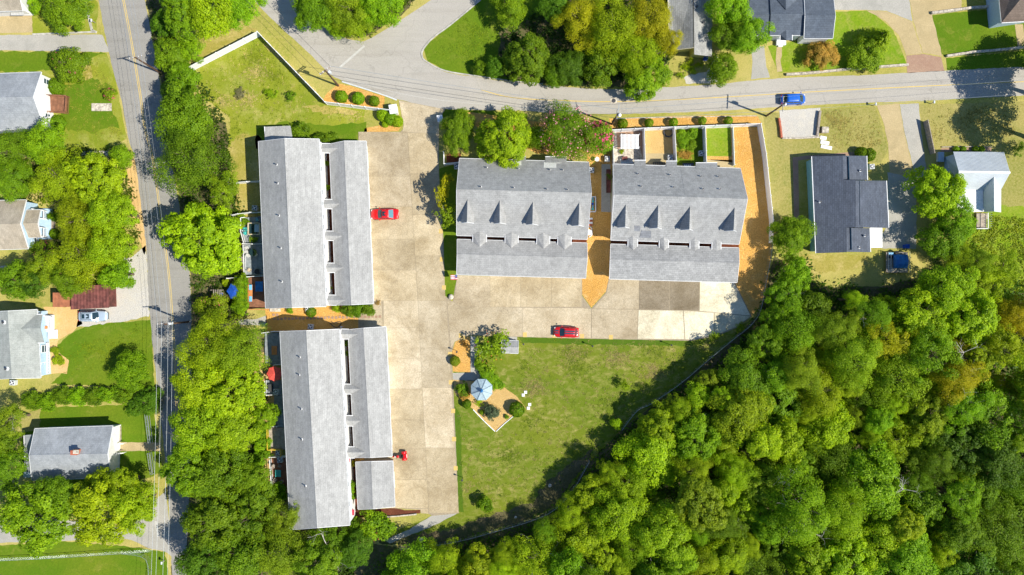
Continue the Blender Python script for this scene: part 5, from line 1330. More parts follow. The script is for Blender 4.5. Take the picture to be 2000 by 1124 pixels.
deck("green painted patio deck with rounded white rail", [(474, 427), (512, 424), (514, 476), (482, 476), (474, 453)], .5, 'deckgrey', [((474, 427), (474, 453)), ((474, 453), (480, 475)), ((474, 427), (482, 426))], 'x')
deck("shaded grey boarded deck with a white left rail", [(479, 479), (515, 479), (517, 538), (481, 538)], .5, 'deckgrey', [((479, 479), (481, 537))], 'y')
deck("dark brown boarded deck with orange edge by the tall hedge", [(486, 543), (517, 541), (520, 600), (488, 604)], .45, 'deckbrown', [((488, 604), (527, 605))], 'y', railmat='deckorange')
deck("small bare wood step deck beside the rounded lime tree", [(462, 503), (480, 502), (480, 513), (466, 513)], .3, 'decktan', [((468, 514), (480, 514))], 'y')
deck("shaded dark deck at the top of the lower left row", [(519, 651), (552, 650), (555, 712), (520, 712)], .4, 'deckgrey', [], 'y')
deck("blue grey deck below the coral umbrella with a grey cooling unit", [(521, 743), (556, 743), (557, 771), (521, 771)], .4, 'deckgrey', [((521, 743), (521, 771))], 'y')
deck("narrow blue grey deck below the sunken patio", [(537, 773), (558, 772), (560, 834), (540, 834)], .4, 'deckgrey', [], 'y')
deck("pale grey deck with a yellow rail", [(525, 836), (557, 835), (559, 877), (527, 877)], .5, 'decktan', [((525, 836), (526, 877)), ((526, 877), (551, 877)), ((551, 877), (551, 891))], 'y', railmat='yellow')
deck("red brown patio deck with a slatted white rail and four chairs", [(530, 896), (560, 895), (562, 952), (533, 952)], .3, 'deckbrown', [((530, 896), (534, 950))], 'x')
def chair(label, px, py, z, rz, mat, group=None, name="patio_chair"):
    t = thing(name, label, "chair", W(px, py, z), rz, group)
    MB().box((0, 0, .42), (.52, .5, .07)).build("seat", M[mat], t, local=True, bevel=.02)
    MB().box((-.26, 0, .70), (.08, .5, .52)).build("backrest", M[mat], t, local=True, bevel=.02)
    for x in (-.22, .22):
        for y in (-.22, .22): MB().tube((x, y, 0), (x, y, .4), .022, n=5).build("leg", M['dark'], t, local=True)
    for y in (-.27, .27): MB().box((0, y, .6), (.46, .06, .04)).build("armrest", M[mat], t, local=True)
    return t
def table(label, px, py, z, sx, sy, mat, rz=0, rnd_=False, name="patio_table"):
    t = thing(name, label, "table", W(px, py, z), rz)
    if rnd_: MB().lathe((0, 0, .68), [(sx / 2, 0), (sx / 2, .05)], 20).build("tabletop", M[mat], t, local=True)
    else: MB().box((0, 0, .7), (sx, sy, .05)).build("tabletop", M[mat], t, local=True, bevel=.01)
    for x in (-1, 1):
        for y in (-1, 1): MB().tube((x * sx * .32, y * sy * .32, 0), (x * sx * .32, y * sy * .32, .68), .03, n=5).build("leg", M['dark'], t, local=True)
    return t
chair("grey cushioned chair at the upper left of the grey boarded deck", 484.5, 485, .5, R(20), 'greyfab'); chair("grey cushioned chair in the middle of the grey boarded deck's left rail", 483.5, 493, .5, R(5), 'greyfab'); chair("grey cushioned chair lowest along the grey boarded deck's left rail", 487, 500, .5, R(-25), 'greyfab')
table("round dark blue glass table on the shaded grey deck", 497, 494, .5, 1.3, 1.3, 'glass', 0, True); table("small tan tile topped side table on the shaded grey deck", 502.5, 498, .5, .55, .55, 'tanfab', R(40))
chair("teal lounge chair on the green deck, nearest the top", 481, 448, .5, R(90), 'tealfab'); chair("teal lounge chair on the green deck, left of its white framed spa", 486, 448, .5, R(90), 'tealfab'); chair("teal lounge chair on the green deck, nearest the potted plant", 483, 456, .5, R(30), 'tealfab')
t = thing("hot_tub", "square spa with a tan wooden frame and dark cover on the green deck", "hot tub", W(499, 448, .5))
mb = MB()
for a, b in (((-.95, -.95), (.95, -.95)), ((.95, -.95), (.95, .95)), ((.95, .95), (-.95, .95)), ((-.95, .95), (-.95, -.95))): mb.bar((*a, .45), (*b, .45), .14, .85)
mb.build("frame", M['tanfab'], t, local=True); MB().box((-.2, 0, .6), (1.3, 1.7, .12)).build("cover", M['glass'], t, local=True); MB().box((.5, .1, .72), (.8, 1.3, .08)).build("folded_cover", M['wallgrey'], t, local=True)
chair("dark blue patio chair on the green deck beside the wall", 504, 430, .5, R(200), 'wallteal'); ac_unit(500, 407.5, "dark blue cooling unit on the shaded grass above the green deck")
t = thing("bench", "long blue cushioned bench along the orange deck edge beside the hedge", "bench", W(491.5, 573, .45))
MB().box((0, 0, .38), (.55, 2.9, .1)).build("seat", M['deckorange'], t, local=True)
for y in (-.98, .98): MB().box((0, y, .48), (.5, .9, .1)).build("cushion", M['skyblue'], t, local=True, bevel=.03)
MB().box((-.3, 0, .6), (.06, 2.9, .5)).build("backrest", M['deckorange'], t, local=True)
for y in (-1.3, 1.3): MB().box((0, y, .17), (.45, .08, .33)).build("leg", M['deckorange'], t, local=True)
table("dark blue covered table in the shade of the brown boarded deck", 509, 560, .45, 1.3, 1.7, 'tarp'); chair("tan folding chair on the grey deck's lower end", 489.5, 528, .5, R(60), 'tanfab'); table("black round grill table on the grey deck's lower end", 505, 531, .5, .9, .9, 'black', 0, True)
t = thing("pergola", "small weathered wooden pergola behind the blue bench cushion and umbrella", "pergola", W(424, 577))
for k in range(5): MB().bar(W(417 + k * 3.6, 566, 2.1), W(418 + k * 3.6, 589, 2.1), .08, .14).build("rafter", M['wood'], t)
for x, y in ((417, 567), (432, 567), (417, 588), (433, 588)): MB().box(W(x, y, 1.02), (.12, .12, 2.04)).build("post", M['wood'], t)
t = thing("bench", "small bench with a bright blue cushion beside the weathered pergola", "bench", W(434.5, 579))
MB().box((0, 0, .4), (.55, 1.3, .08)).build("seat", M['wood'], t, local=True); MB().box((0, 0, .48), (.48, 1.15, .1)).build("cushion", M['bluefab'], t, local=True, bevel=.03)
for y in (-.5, .5): MB().box((0, y, .18), (.45, .08, .36)).build("leg", M['wood'], t, local=True)
table("orange and terracotta cloth covered table on the dark shaded deck", 538.5, 684, .4, .9, 1.5, 'deckorange'); ac_unit(541.5, 764, "grey cooling unit with a round fan on the blue grey deck", z=.4)
t = thing("storage_box", "dark blue storage box on the blue grey deck below the coral umbrella", "box", W(530, 757, .4)); MB().box((0, 0, .3), (.6, 1.2, .6)).build("body", M['glass'], t, local=True, bevel=.03); MB().box((0, 0, .63), (.65, 1.26, .06)).build("lid", M['dark'], t, local=True)
ac_unit(546, 882.5, "blue tinted cooling unit squeezed below the yellow railed deck"); ac_unit(549, 897.5, "blue tinted cooling unit at the top of the red brown patio deck", z=.3)
chair("tan patio chair at the upper left of the red brown patio deck", 537, 909.5, .3, R(-30), 'wood'); chair("brown patio chair at the upper right of the red brown patio deck", 548, 909.5, .3, R(-110), 'wood')
chair("brown patio chair at the lower left of the red brown patio deck", 540, 936, .3, R(50), 'wood'); chair("brown patio chair at the lower right of the red brown patio deck", 552, 939, .3, R(120), 'wood'); table("green glass topped table between the four brown patio chairs", 546, 923, .3, .95, 1.2, 'tealfab')
# yard of the pergola
t = thing("pergola", "white slatted metal pergola over the back patio of the nearest yard", "pergola", W(1229, 277))
n_ = 13
for k in range(n_): MB().box(W(1213.5, 277, 2.3) + Vector((k * .235, 0, rnd.uniform(-.01, .01))), (.175, 2.45, .035)).build("slat", M['gutter' if k % 3 == 1 else 'wallwhite'], t)
for y in (264, 290): MB().bar(W(1212, y, 2.22), W(1248, y, 2.22), .08, .12).build("beam", M['white'], t)
for x in (1212, 1247):
    for y in (265, 290): MB().box(W(x, y, 1.08), (.1, .1, 2.16)).build("post", M['white'], t)
ac_unit(1307.5, 309.5, "white cooling unit in the pale mulch yard"); ac_unit(1368, 301, "white cooling unit in the shaded corner of the leafy yard"); ac_unit(1185, 312, "white cooling unit on the mulch between the two dormered rows"); ac_unit(892.5, 326.5, "white cooling unit at the left end of the first dormered row")
ac_unit(1154.5, 334, "white cooling unit at the right end of the first dormered row"); ac_unit(604, 604, "white cooling unit under the eave beside the small round bush"); ac_unit(608.5, 638, "blue tinted cooling unit in the shade of the mulch walk"); ac_unit(30, 747, "white cooling unit below the greenish grey roofed house"); ac_unit(1699, 327, "dark cooling unit on the pad beside the charcoal house")
t = thing("bench", "grey cushioned outdoor sofa in the pergola yard", "sofa", W(1223, 316)); MB().box((0, 0, .3), (2.2, .8, .35)).build("seat", M['greyfab'], t, local=True, bevel=.06); MB().box((0, -.4, .6), (2.2, .18, .5)).build("backrest", M['wallgrey'], t, local=True, bevel=.05)
table("dark brown square table beside the grey outdoor sofa", 1219, 311, 0, .95, .6, 'maroon', R(8))
t = thing("fire_pit", "dark stone fire ring in the corner of the pale mulch yard", "fire pit", W(1305, 259))
for i in range(12):
    a = 2 * math.pi * i / 12; MB().box((math.cos(a) * .75, math.sin(a) * .75, .12), (.22, .36, .24), a).build("stone", M['dark'], t, local=True)
t = thing("plank", "dark weathered trellis frame lying flat against the pale mulch yard's roof edge", "trellis", W(1287, 320)); 
for k in range(7): MB().box((-.95 + k * .32, 0, .1), (.12, .5, .06)).build("slat", M['dark'], t, local=True)
MB().box((0, .2, .16), (2.1, .06, .05)).build("rail", M['dark'], t, local=True)
table("long bench table with four white pots in the leafy yard", 1342, 323, 0, 1.9, .5, 'dark')
for k in range(4):
    t = thing("flower_pot", f"white pot on the leafy yard's bench, {('leftmost', 'second from left', 'third from left', 'rightmost')[k]} of four", "pot", W(1337 + k * 3.6, 324, .73), 0, "white pots on the bench"); MB().lathe((0, 0, 0), [(.09, 0), (.13, .18), (.14, .2), (.11, .2)], 10).build("pot", M['white'], t, local=True); MB().lathe((0, 0, .16), [(.11, 0), (.11, .02)], 10).build("soil", M['dark'], t, local=True)
# between C and D
t = thing("planter", "white framed planter box with blue pots against the first dormered row", "planter", W(1158, 400))
for a, b in (((1155, 385), (1163, 385)), ((1163, 385), (1163, 414)), ((1163, 414), (1153, 414))): MB().bar(W(*a, .25), W(*b, .25), .14, .5).build("board", M['white'], t)
MB().box(W(1158, 400, .15), (.75, 2.3, .3)).build("soil", M['mulch'], t)
for k, (x, y, m) in enumerate(((1157, 389, 'wallteal'), (1158, 394, 'tealfab'), (1157, 399, 'bluefab'), (1157.5, 404, 'wallteal'), (1157, 409, 'tealfab'))):
    t = thing("flower_pot", f"{('deep teal', 'pale teal', 'bright blue', 'dark teal', 'light teal')[k]} pot in the white framed planter, number {('one', 'two', 'three', 'four', 'five')[k]} from its top", "pot", W(x, y, .3), 0, "pots in the white framed planter"); MB().lathe((0, 0, 0), [(.14, 0), (.21, .25), (.22, .3), (.17, .3)], 10).build("pot", M[m], t, local=True); MB().lathe((0, 0, .26), [(.17, 0), (.17, .02)], 10).build("soil", M['dark'], t, local=True)
t = thing("bench", "red and white striped bench at the corner of the first dormered row", "bench", W(1152.5, 434))
for k in range(4): MB().box((0, -.55 + k * .36, .42), (.75, .3, .06)).build("slat", M['brick_red' if k % 2 == 0 else 'white'], t, local=True)
for y in (-.55, .55): MB().box((0, y, .2), (.6, .08, .4)).build("leg", M['white'], t, local=True)
table("round white table inside a low white edging at the first dormered row's end", 1150, 455, 0, .95, .95, 'white', 0, True)
wall_run("garden_edging", "white curved edging around the round white table", [(1151, 443), (1155.5, 446), (1156, 460), (1150, 464)], .12, .2, 'white', "edging")
t = thing("bird_bath", "shallow white bird bath on the mulch between the dormered rows", "bird bath", W(1165, 313)); MB().lathe((0, 0, 0), [(.2, 0), (.08, .1), (.08, .6), (.38, .72), (.40, .8), (.3, .76)], 14).build("basin", M['white'], t, local=True)
t = thing("ladder", "yellow and white ladder lying beside the pergola yard fence", "ladder", W(1183, 295)); a, b = W(1186, 282), W(1180, 306)
for o_ in (-.2, .2): MB().bar(a + Vector((o_, 0, .08)), b + Vector((o_, 0, .08)), .06, .08).build("side_rail", M['yellow'], t)
for k in range(8): MB().bar(a.lerp(b, (k + .5) / 8) + Vector((-.2, 0, .09)), a.lerp(b, (k + .5) / 8) + Vector((.2, 0, .09)), .05, .04).build("rung", M['white'], t)
t = thing("planter", "narrow red brown planting box with a potted palm on the blue grey patio", "planter", W(1190, 353)); MB().box(W(1188.5, 354, .1), (.75, 4.0, .2)).build("box", M['maroon'], t)
# flag on the first garage corner
fg = thing("flag", "stars and stripes flag hanging at the lower left corner of the first dormered row", "flag", W(887.5, 537.5, 2.2))
o0 = W(893, 537, 2.3); ux = Vector((-1.15, 0, -.18)); uy = Vector((0, -.85, -.5))
for m, rows in (('flagred', (0, 2, 4, 6)), ('white', (1, 3, 5))):
    mb = MB()
    for i in rows:
        for k in range(6):
            p = lambda u, v: o0 + ux * u + uy * v + UP * (.05 * math.sin(u * 9))
            if i < 4 and k < 2: continue
            mb.quad(p(k / 6, i / 7), p((k + 1) / 6, i / 7), p((k + 1) / 6, (i + 1) / 7), p(k / 6, (i + 1) / 7))
    mb.build("stripe", M[m], fg)
mb = MB(); p = lambda u, v: o0 + ux * u + uy * v + UP * (.05 * math.sin(u * 9))
mb.quad(p(0, 0), p(1 / 3, 0), p(1 / 3, 4 / 7), p(0, 4 / 7)); ca = mb.build("canton", M['flagblue'], fg)
mb = MB()
for i in range(4):
    for j in range(5): mb.lathe(p(.04 + i * .08, .07 + j * .11) + UP * .01, [(.02, 0), (.02, .004)], 5)
mb.build("stars", M['white'], ca); MB().tube(W(895, 536, 2.2), W(886, 538, 2.75), .02, n=6).build("flagpole", M['wood'], fg)
# lamp posts along the lot and lawn
def lamp_post(label, px, py, h=1.5):
    t = thing("lamp_post", label, "lamp post", W(px, py), 0, "small lamp posts along the lot"); MB().tube((0, 0, 0), (0, 0, h), .045, n=8).build("post", M['dark'], t, local=True)
    o = MB().lathe((0, 0, h), [(.08, 0), (.13, .05), (.15, .28), (.17, .30), (.04, .42)], 8).build("lantern", M['dark'], t, local=True); MB().lathe((0, 0, h + .08), [(.135, 0), (.152, .16)], 8).build("glass", M['lamp'], o, local=True)
lamp_post("small dark lamp post at the tip of the mulch bed by the lot corner", 893.5, 686); lamp_post("small dark lamp post right of the grey gabled shed", 1022, 671); lamp_post("small dark lamp post on the lawn below the striped red hatchback", 1155, 675); lamp_post("small dark lamp post on the lawn below the cream slabs", 1307, 673); lamp_post("small dark lamp post at the lawn edge beside the lower lot", 904, 933)
# lawn things
for k, (x, y, a, l_) in enumerate(((1026.5, 766.5, .6, "upper right"), (1022, 772, .6, "upper left"), (1034.5, 790.5, .5, "lower right top"), (1032, 797.5, .1, "lowest"))):
    tag(MB().box((0, 0, .04), (.5, .5, .08)).build("stepping_stone", M['wallwhite']), f"pale square stone on the lawn right of the gazebo bed, {l_} of four", "paver", "pale stones right of the gazebo bed").location = W(x, y)
t = thing("boulder", "round tan boulder at the tip of the shaded grass island", "boulder", W(881, 580)); bm = bmesh.new(); bmesh.ops.create_icosphere(bm, subdivisions=2, radius=.5)
for v in bm.verts: v.co *= rnd.uniform(.85, 1.1); v.co.z *= .7
me = bpy.data.meshes.new("stone"); bm.to_mesh(me); me.materials.append(M['stone']); me.shade_smooth(); o = bpy.data.objects.new("stone", me); C.objects.link(o); o.parent = t; o.location = (0, 0, .25)
for lab, x, y, s in (("pale rock in the leaf litter below the diagonal path", 823, 1054, .9), ("pale rock at the fence end of the lawn's wood edge", 1074, 948, .7), ("small pale rock near the shaded fence", 1007, 1010, .5)):
    c = o.copy(); C.objects.link(c); c.name = "boulder"; c.parent = None; p = W(x, y); c.location = (p.x, p.y, .2); c.scale = (s, s, s * .8); c.rotation_euler = (0, 0, x); tag(c, lab, "rock")
def mailbox(label, px, py):
    t = thing("mailbox", label, "mailbox", W(px, py)); MB().box((0, 0, .5), (.1, .1, 1.0)).build("post", M['wood'], t, local=True); MB().box((0, 0, 1.1), (.25, .5, .22)).build("box", M['greybox'], t, local=True, bevel=.06)
mailbox("dark mailbox left of the tan drive below the upper road", 1704, 207); mailbox("mailbox right of the grey drive below the upper road", 1817, 203); mailbox("pale mailbox at the left street corner of the side street", 186, 45); mailbox("mailbox beside the brown grass verge in the bottom left corner", 322, 1095)
for lab, x, y, m in (("blue bin in the shade left of the trailer's drive", 1766, 482, 'bluefab'), ("blue bin in the shade beside the yellow ended house", 1376, 116, 'bluefab'), ("dark blue tall bin at the mulch walk's left end", 518.5, 634, 'glass')):
    t = thing("bin", lab, "bin", W(x, y)); MB().box((0, 0, .5), (.6, .65, 1.0)).build("body", M[m], t, local=True, bevel=.05); MB().box((.02, 0, 1.04), (.66, .7, .08)).build("lid", M[m], t, local=True, bevel=.03)
# paver path through the mulch between the two left rows
t = thing("paver_path", "row of small square pavers across the mulch between the two left rows", "paver path", W(640, 619))
pm = None
for k in range(30):
    x = 536 + k * 7.1; y = 622.5 - k * .16 + (1 if k % 3 else 0)
    mb = MB(); mb.box(W(x, y, .03), (.42, .42, .07), rnd.uniform(-.1, .1)); mb.build("paver", M['brickpath'], t)
for x in (534.5, 541.5): MB().box(W(x, 615.5, .03), (.42, .42, .07)).build("paver", M['brickpath'], t)
# hoses and pipes there
def hose(name, label, pts, z, r, mat, cat):
    mb = MB(); q = [W(x, y, z) for x, y in smooth(pts, 5)]
    for a, b in zip(q[:-1], q[1:]): mb.tube(a, b, r, n=6)
    return tag(mb.build(name, M[mat]), label, cat)
hose("garden_hose", "dark coiled hose lying on the mulch by the second row's corner", [(642, 629), (650, 637), (657, 640), (664, 636), (666, 630), (660, 629), (652, 631), (646, 628)], .06, .06, 'dark', "hose")
t = thing("water_spigot", "thin white standpipe on the mulch beside the dark hose", "standpipe", W(670.5, 638)); MB().tube((0, 0, 0), (0, 0, 1.4), .05).build("pipe", M['white'], t, local=True); MB().box((0, 0, 1.4), (.25, .2, .12)).build("cap", M['white'], t, local=True)
t = thing("doorstep", "pale concrete doorstep below the upper left row", "step", W(538, 606)); MB().box((0, 0, .1), (1.8, .55, .2)).build("slab", M['stone'], t, local=True)
t = thing("gas_canister", "pale lime pavers under the outdoor walkway of the metal roofed house", "crate", W(1834, 308)); MB().box((0, 0, .25), (1.0, 1.6, .5)).build("body", M['greybox'], t, local=True, bevel=.03); MB().box((0, 0, .53), (1.06, 1.66, .06)).build("lid", M['wallgrey'], t, local=True); t["label"] = "grey utility case against the blue gable of the white metal roofed house"; t.name = "utility_case"
t = thing("brick_pillar", "pinkish brick pillar at the corner of the gravel pad", "pillar", W(1608, 256)); MB().box((0, 0, .4), (1.0, .9, .8)).build("shaft", M['brickwall'], t, local=True); MB().box((0, 0, .84), (1.1, 1.0, .08)).build("cap", M['stone'], t, local=True)
for k in range(3): MB().box(W(1608 + k * 3, 270 + k * 9, .05), (1.1 + k * .4, .6, .1), -.2).build("step", M['white'], t)
t = thing("cross_tie_slab", "pale concrete slab on the lawn below the red shrub", "slab", W(199, 210)); MB().box((0, 0, .06), (3.4, 1.3, .12)).build("block", M['stone'], t, local=True); t.name = "concrete_slab"
# ---------------------------------------------------------------- plants
rng = np.random.default_rng(5)
def quads_mesh(name, c, nrm, tang, a, b, tone, mats, fold=.25):
    "leaf sprays: bent diamonds, centre c, normal nrm, long axis tang, half sizes a and b"
    n = len(c); bi = np.cross(nrm, tang); bi /= np.linalg.norm(bi, axis=1, keepdims=True) + 1e-9
    tang = np.cross(bi, nrm)
    v = np.empty((n, 4, 3)); a = a[:, None]; b = b[:, None]
    v[:, 0] = c - tang * a; v[:, 1] = c - bi * b + nrm * (b * fold); v[:, 2] = c + tang * a; v[:, 3] = c + bi * b + nrm * (b * fold)
    me = bpy.data.meshes.new(name); me.vertices.add(n * 4); me.vertices.foreach_set("co", v.reshape(-1).astype(np.float32))
    me.loops.add(n * 4); me.loops.foreach_set("vertex_index", np.arange(n * 4, dtype=np.int32))
    me.polygons.add(n); me.polygons.foreach_set("loop_start", np.arange(0, n * 4, 4, dtype=np.int32))
    at = me.attributes.new("tone", 'FLOAT', 'FACE'); at.data.foreach_set("value", tone.astype(np.float32))
    for m in mats: me.materials.append(m)
    me.update(); me.validate(); return me

def unit(v): return v / (np.linalg.norm(v, axis=1, keepdims=True) + 1e-9)

def crown_points(nc, flat=.75, lobes=.16, low=-.35, inner=.3, top=1.0):
    "clump centres spread over an uneven dome of radius 1"
    ph = rng.uniform(0, 6.28, 6); out = []
    while len(out) < nc:
        d = unit(rng.normal(size=(1, 3)))[0]
        if d[2] < low: continue
        th = math.atan2(d[1], d[0])
        r = 1 + lobes * (math.sin(2 * th + ph[0]) * .6 + math.sin(3 * th + ph[1]) * .7 + math.sin(5 * th + ph[2]) * .5 + math.sin(4 * d[2] + ph[3]) * .5)
        r *= (1 - inner * rng.random() ** 2)
        out.append((d[0] * r, d[1] * r, d[2] * r * flat))
    return np.array(out)

def make_crown(name, nc=90, per=90, cr=.2, leaf=.05, asp=.6, flat=.75, lobes=.16, tilt=.55, up=.35, core=.12, low=-.35, inner=.32, droop=0, radial=0.0):
    cc = crown_points(nc, flat, lobes, low, inner)
    C_, N_, T_, tn = [], [], [], []
    for p in cc:
        r = cr * rng.uniform(.45, 1.45); m_ = int(per * (r / cr) ** 1.6)
        d = unit(rng.normal(size=(m_, 3))); d[:, 2] = np.where(d[:, 2] < -.3, -d[:, 2], d[:, 2])
        rad = r * (1 - .45 * rng.random(m_) ** 2)
        q = p + d * rad[:, None] * np.array([1.15, 1.15, .8])
        out = unit(p[None, :] * np.array([1, 1, 1.2]) + 1e-6)
        nn = unit(d * .7 + out * .35 + np.array([0, 0, up]) + rng.normal(size=(m_, 3)) * tilt)
        tg = rng.normal(size=(m_, 3)) + radial * unit(q * np.array([1, 1, .1]))
        C_.append(q); N_.append(nn); T_.append(unit(tg)); ct = rng.uniform(-.28, .28)
        tn.append(np.clip(.5 + ct + rng.normal(size=m_) * .17 + (rng.random(m_) < .05) * .5, 0, 1.25))
    k = int(nc * per * core)
    if k:
        d = unit(rng.normal(size=(k, 3))); d[:, 2] = np.abs(d[:, 2]) * .9 - .15
        C_.append(d * np.array([.75, .75, .6 * flat])); N_.append(unit(d + rng.normal(size=(k, 3)) * .5)); T_.append(unit(rng.normal(size=(k, 3)))); tn.append(np.clip(rng.normal(size=k) * .12 + .4, 0, 1))
    c = np.concatenate(C_); n = unit(np.concatenate(N_)); t = np.concatenate(T_); tone = np.concatenate(tn)
    L = leaf * rng.uniform(.6, 1.4, len(c))
    return quads_mesh(name, c, n, t, L, L * asp, tone, [M['leaf']])

def make_conifer(name, n_l=26, per=220, leaf=.05):
    C_, N_, T_, tn = [], [], [], []
    for k in range(n_l):
        z = k / n_l; R_ = (1 - z) ** .8 * rng.uniform(.85, 1.1)
        nb = max(5, int(11 * (1 - z)) + 4); m_ = int(per * (1 - z * .7))
        br = rng.integers(0, nb, m_); th = 2 * np.pi * br / nb + k * 1.1 + rng.normal(size=m_) * .10; rr = R_ * rng.random(m_) ** .6
        C_.append(np.stack([np.cos(th) * rr, np.sin(th) * rr, z * 2.4 - .25 * rr + rng.normal(size=m_) * .03 - .6], 1))
        N_.append(unit(np.stack([np.cos(th) * .5, np.sin(th) * .5, np.ones(m_)], 1) + rng.normal(size=(m_, 3)) * .35)); T_.append(np.stack([np.cos(th), np.sin(th), -.2 + 0 * th], 1)); tn.append(np.clip(.45 + rng.normal(size=m_) * .2, 0, 1))
    c = np.concatenate(C_); L = leaf * rng.uniform(.7, 1.5, len(c))
    return quads_mesh(name, c, np.concatenate(N_), np.concatenate(T_), L * 1.5, L * .45, np.concatenate(tn), [M['leaf']])

def make_ball(name, n=1500, leaf=.10, flat=.95, rough=.06, low=-.5):
    d = unit(rng.normal(size=(n * 2, 3))); d = d[d[:, 2] > low][:n]; m_ = len(d)
    th = np.arctan2(d[:, 1], d[:, 0])
    bumps = 1 + rough * (np.sin(5 * th + 3 * d[:, 2]) + np.sin(9 * d[:, 0] + 4) + np.sin(8 * d[:, 1] + 2)) * .5
    rad = bumps * (1 - .16 * rng.random(m_) ** 2)
    c = d * rad[:, None] * np.array([1, 1, flat]); nn = unit(d + rng.normal(size=(m_, 3)) * .45)
    L = leaf * rng.uniform(.6, 1.4, m_)
    return quads_mesh(name, c, nn, unit(rng.normal(size=(m_, 3))), L, L * .65, np.clip(.5 + rng.normal(size=m_) * .2, 0, 1), [M['leaf']])

def make_flowers(name, mat, n=260, leaf=.05, flat=.75, r=1.04, bunch=1):
    k = n // bunch; d = unit(rng.normal(size=(k, 3))); d[:, 2] = np.abs(d[:, 2]); d = np.repeat(d, bunch, 0)
    c = d * (r * (1 - .14 * rng.random((len(d), 1)))) * np.array([1, 1, flat]) + rng.normal(size=(len(d), 3)) * (.035 if bunch > 1 else .0)
    L = leaf * rng.uniform(.6, 1.4, len(c))
    return quads_mesh(name, c, unit(d + rng.normal(size=(len(d), 3)) * .6), unit(rng.normal(size=(len(d), 3))), L, L * .8, rng.random(len(d)), [mat])

def make_twigs(name, n=16, depth=3, mat='palebark', spread=1.0, thick=.022):
    "forked bare limbs inside radius 1"
    mb = MB(); rr = random.Random(n * 7 + depth)
    def grow(p, d, L, r, k):
        steps = 3
        for s in range(steps):
            d2 = (d + Vector((rr.uniform(-.35, .35), rr.uniform(-.35, .35), rr.uniform(-.15, .15)))).normalized()
            q = p + d2 * L / steps; mb.tube(p, q, r, r * .8, 5, cap=False); p, d, r = q, d2, r * .8
            if k and rr.random() < .8:
                sd = (d + Vector((rr.uniform(-1, 1), rr.uniform(-1, 1), rr.uniform(-.2, .4)))).normalized(); grow(p, sd, L * .6, r * .65, k - 1)
    for i in range(n):
        a = 2 * math.pi * i / n + rr.uniform(-.7, .7); grow(Vector((0, 0, -.2)), Vector((math.cos(a), math.sin(a), rr.uniform(.1, .9))).normalized(), spread * rr.uniform(.45, 1.1), thick, depth)
    me = bpy.data.meshes.new(name); me.from_pydata([tuple(v) for v in mb.v], [], mb.f); me.materials.append(M[mat]); me.update(); return me

def make_trunk(name, seed):
    "tapered trunk of height 1 with limbs that reach into the crown"
    rr = random.Random(seed); mb = MB(); p = Vector((0, 0, 0)); r = .045; tops = []
    for k in range(5):
        q = p + Vector((rr.uniform(-.02, .02), rr.uniform(-.02, .02), .14)); mb.tube(p, q, r, r * .85, 7, cap=False); p, r = q, r * .85
        if k >= 2: tops.append((p.copy(), r))
    for p0, r0 in tops:
        for j in range(3):
            a = rr.uniform(0, 6.28); d = Vector((math.cos(a), math.sin(a), rr.uniform(.5, 1.2))).normalized(); q = p0 + d * .17; mb.tube(p0, q, r0 * .6, r0 * .35, 5, cap=False)
            for s in (-1, 1):
                d2 = (d + Vector((rr.uniform(-.7, .7), rr.uniform(-.7, .7), .2))).normalized(); mb.tube(q, q + d2 * .16, r0 * .33, r0 * .1, 4, cap=False)
    me = bpy.data.meshes.new(name); me.from_pydata([tuple(v) for v in mb.v], [], mb.f); me.materials.append(M['bark']); me.update(); me.shade_smooth(); return me

CR = {
    'broad': [make_crown("broad_crown", 120, 150, .19, .030, .6, .75, .2, .42, .55) for _ in range(3)],
    'tuft': [make_crown("tufted_crown", 190, 90, .13, .036, .5, .7, .15, .42, .6, .12) for _ in range(3)],
    'fine': [make_crown("fine_crown", 110, 210, .22, .023, .5, .8, .26, .55, .45, .1, radial=.6) for _ in range(3)],
    'open': [make_crown("open_crown", 120, 95, .17, .030, .5, .75, .34, .5, .5, .04, inner=.55) for _ in range(2)],
    'med': [make_crown("medium_crown", 75, 130, .24, .045, .6, .8, .18, .45, .5) for _ in range(3)],
    'shrub': [make_crown("shrub_crown", 40, 90, .32, .08, .6, .8, .2, low=-.2) for _ in range(2)],
    'sparse': [make_crown("sparse_crown", 44, 38, .2, .075, .5, .8, .3, .7, .3, 0, inner=.7) for _ in range(2)],
    'ball': [make_ball("ball_foliage"), make_ball("ball_foliage", 1700, .09)],
    'hedge': [make_ball("hedge_foliage", 2600, .085, .9, .12, -.35)],
    'conifer': [make_conifer("conifer_crown")],
}
TR = [make_trunk("trunk", s) for s in range(3)]
FL = {'pink': make_flowers("blossom", M['pinkflower'], 1000, .045, r=1.12, bunch=10), 'few': make_flowers("blossom", M['pinkflower'], 70, .03, bunch=5), 'pale': make_flowers("blossom", M['paleflower'], 420, .028, r=1.12), 'orange': make_flowers("blossom", M['orangeflower'], 50, .04)}
TW = [make_twigs("bare_twigs", 4, 2, thick=.014), make_twigs("bare_twigs", 4, 3, thick=.020)]

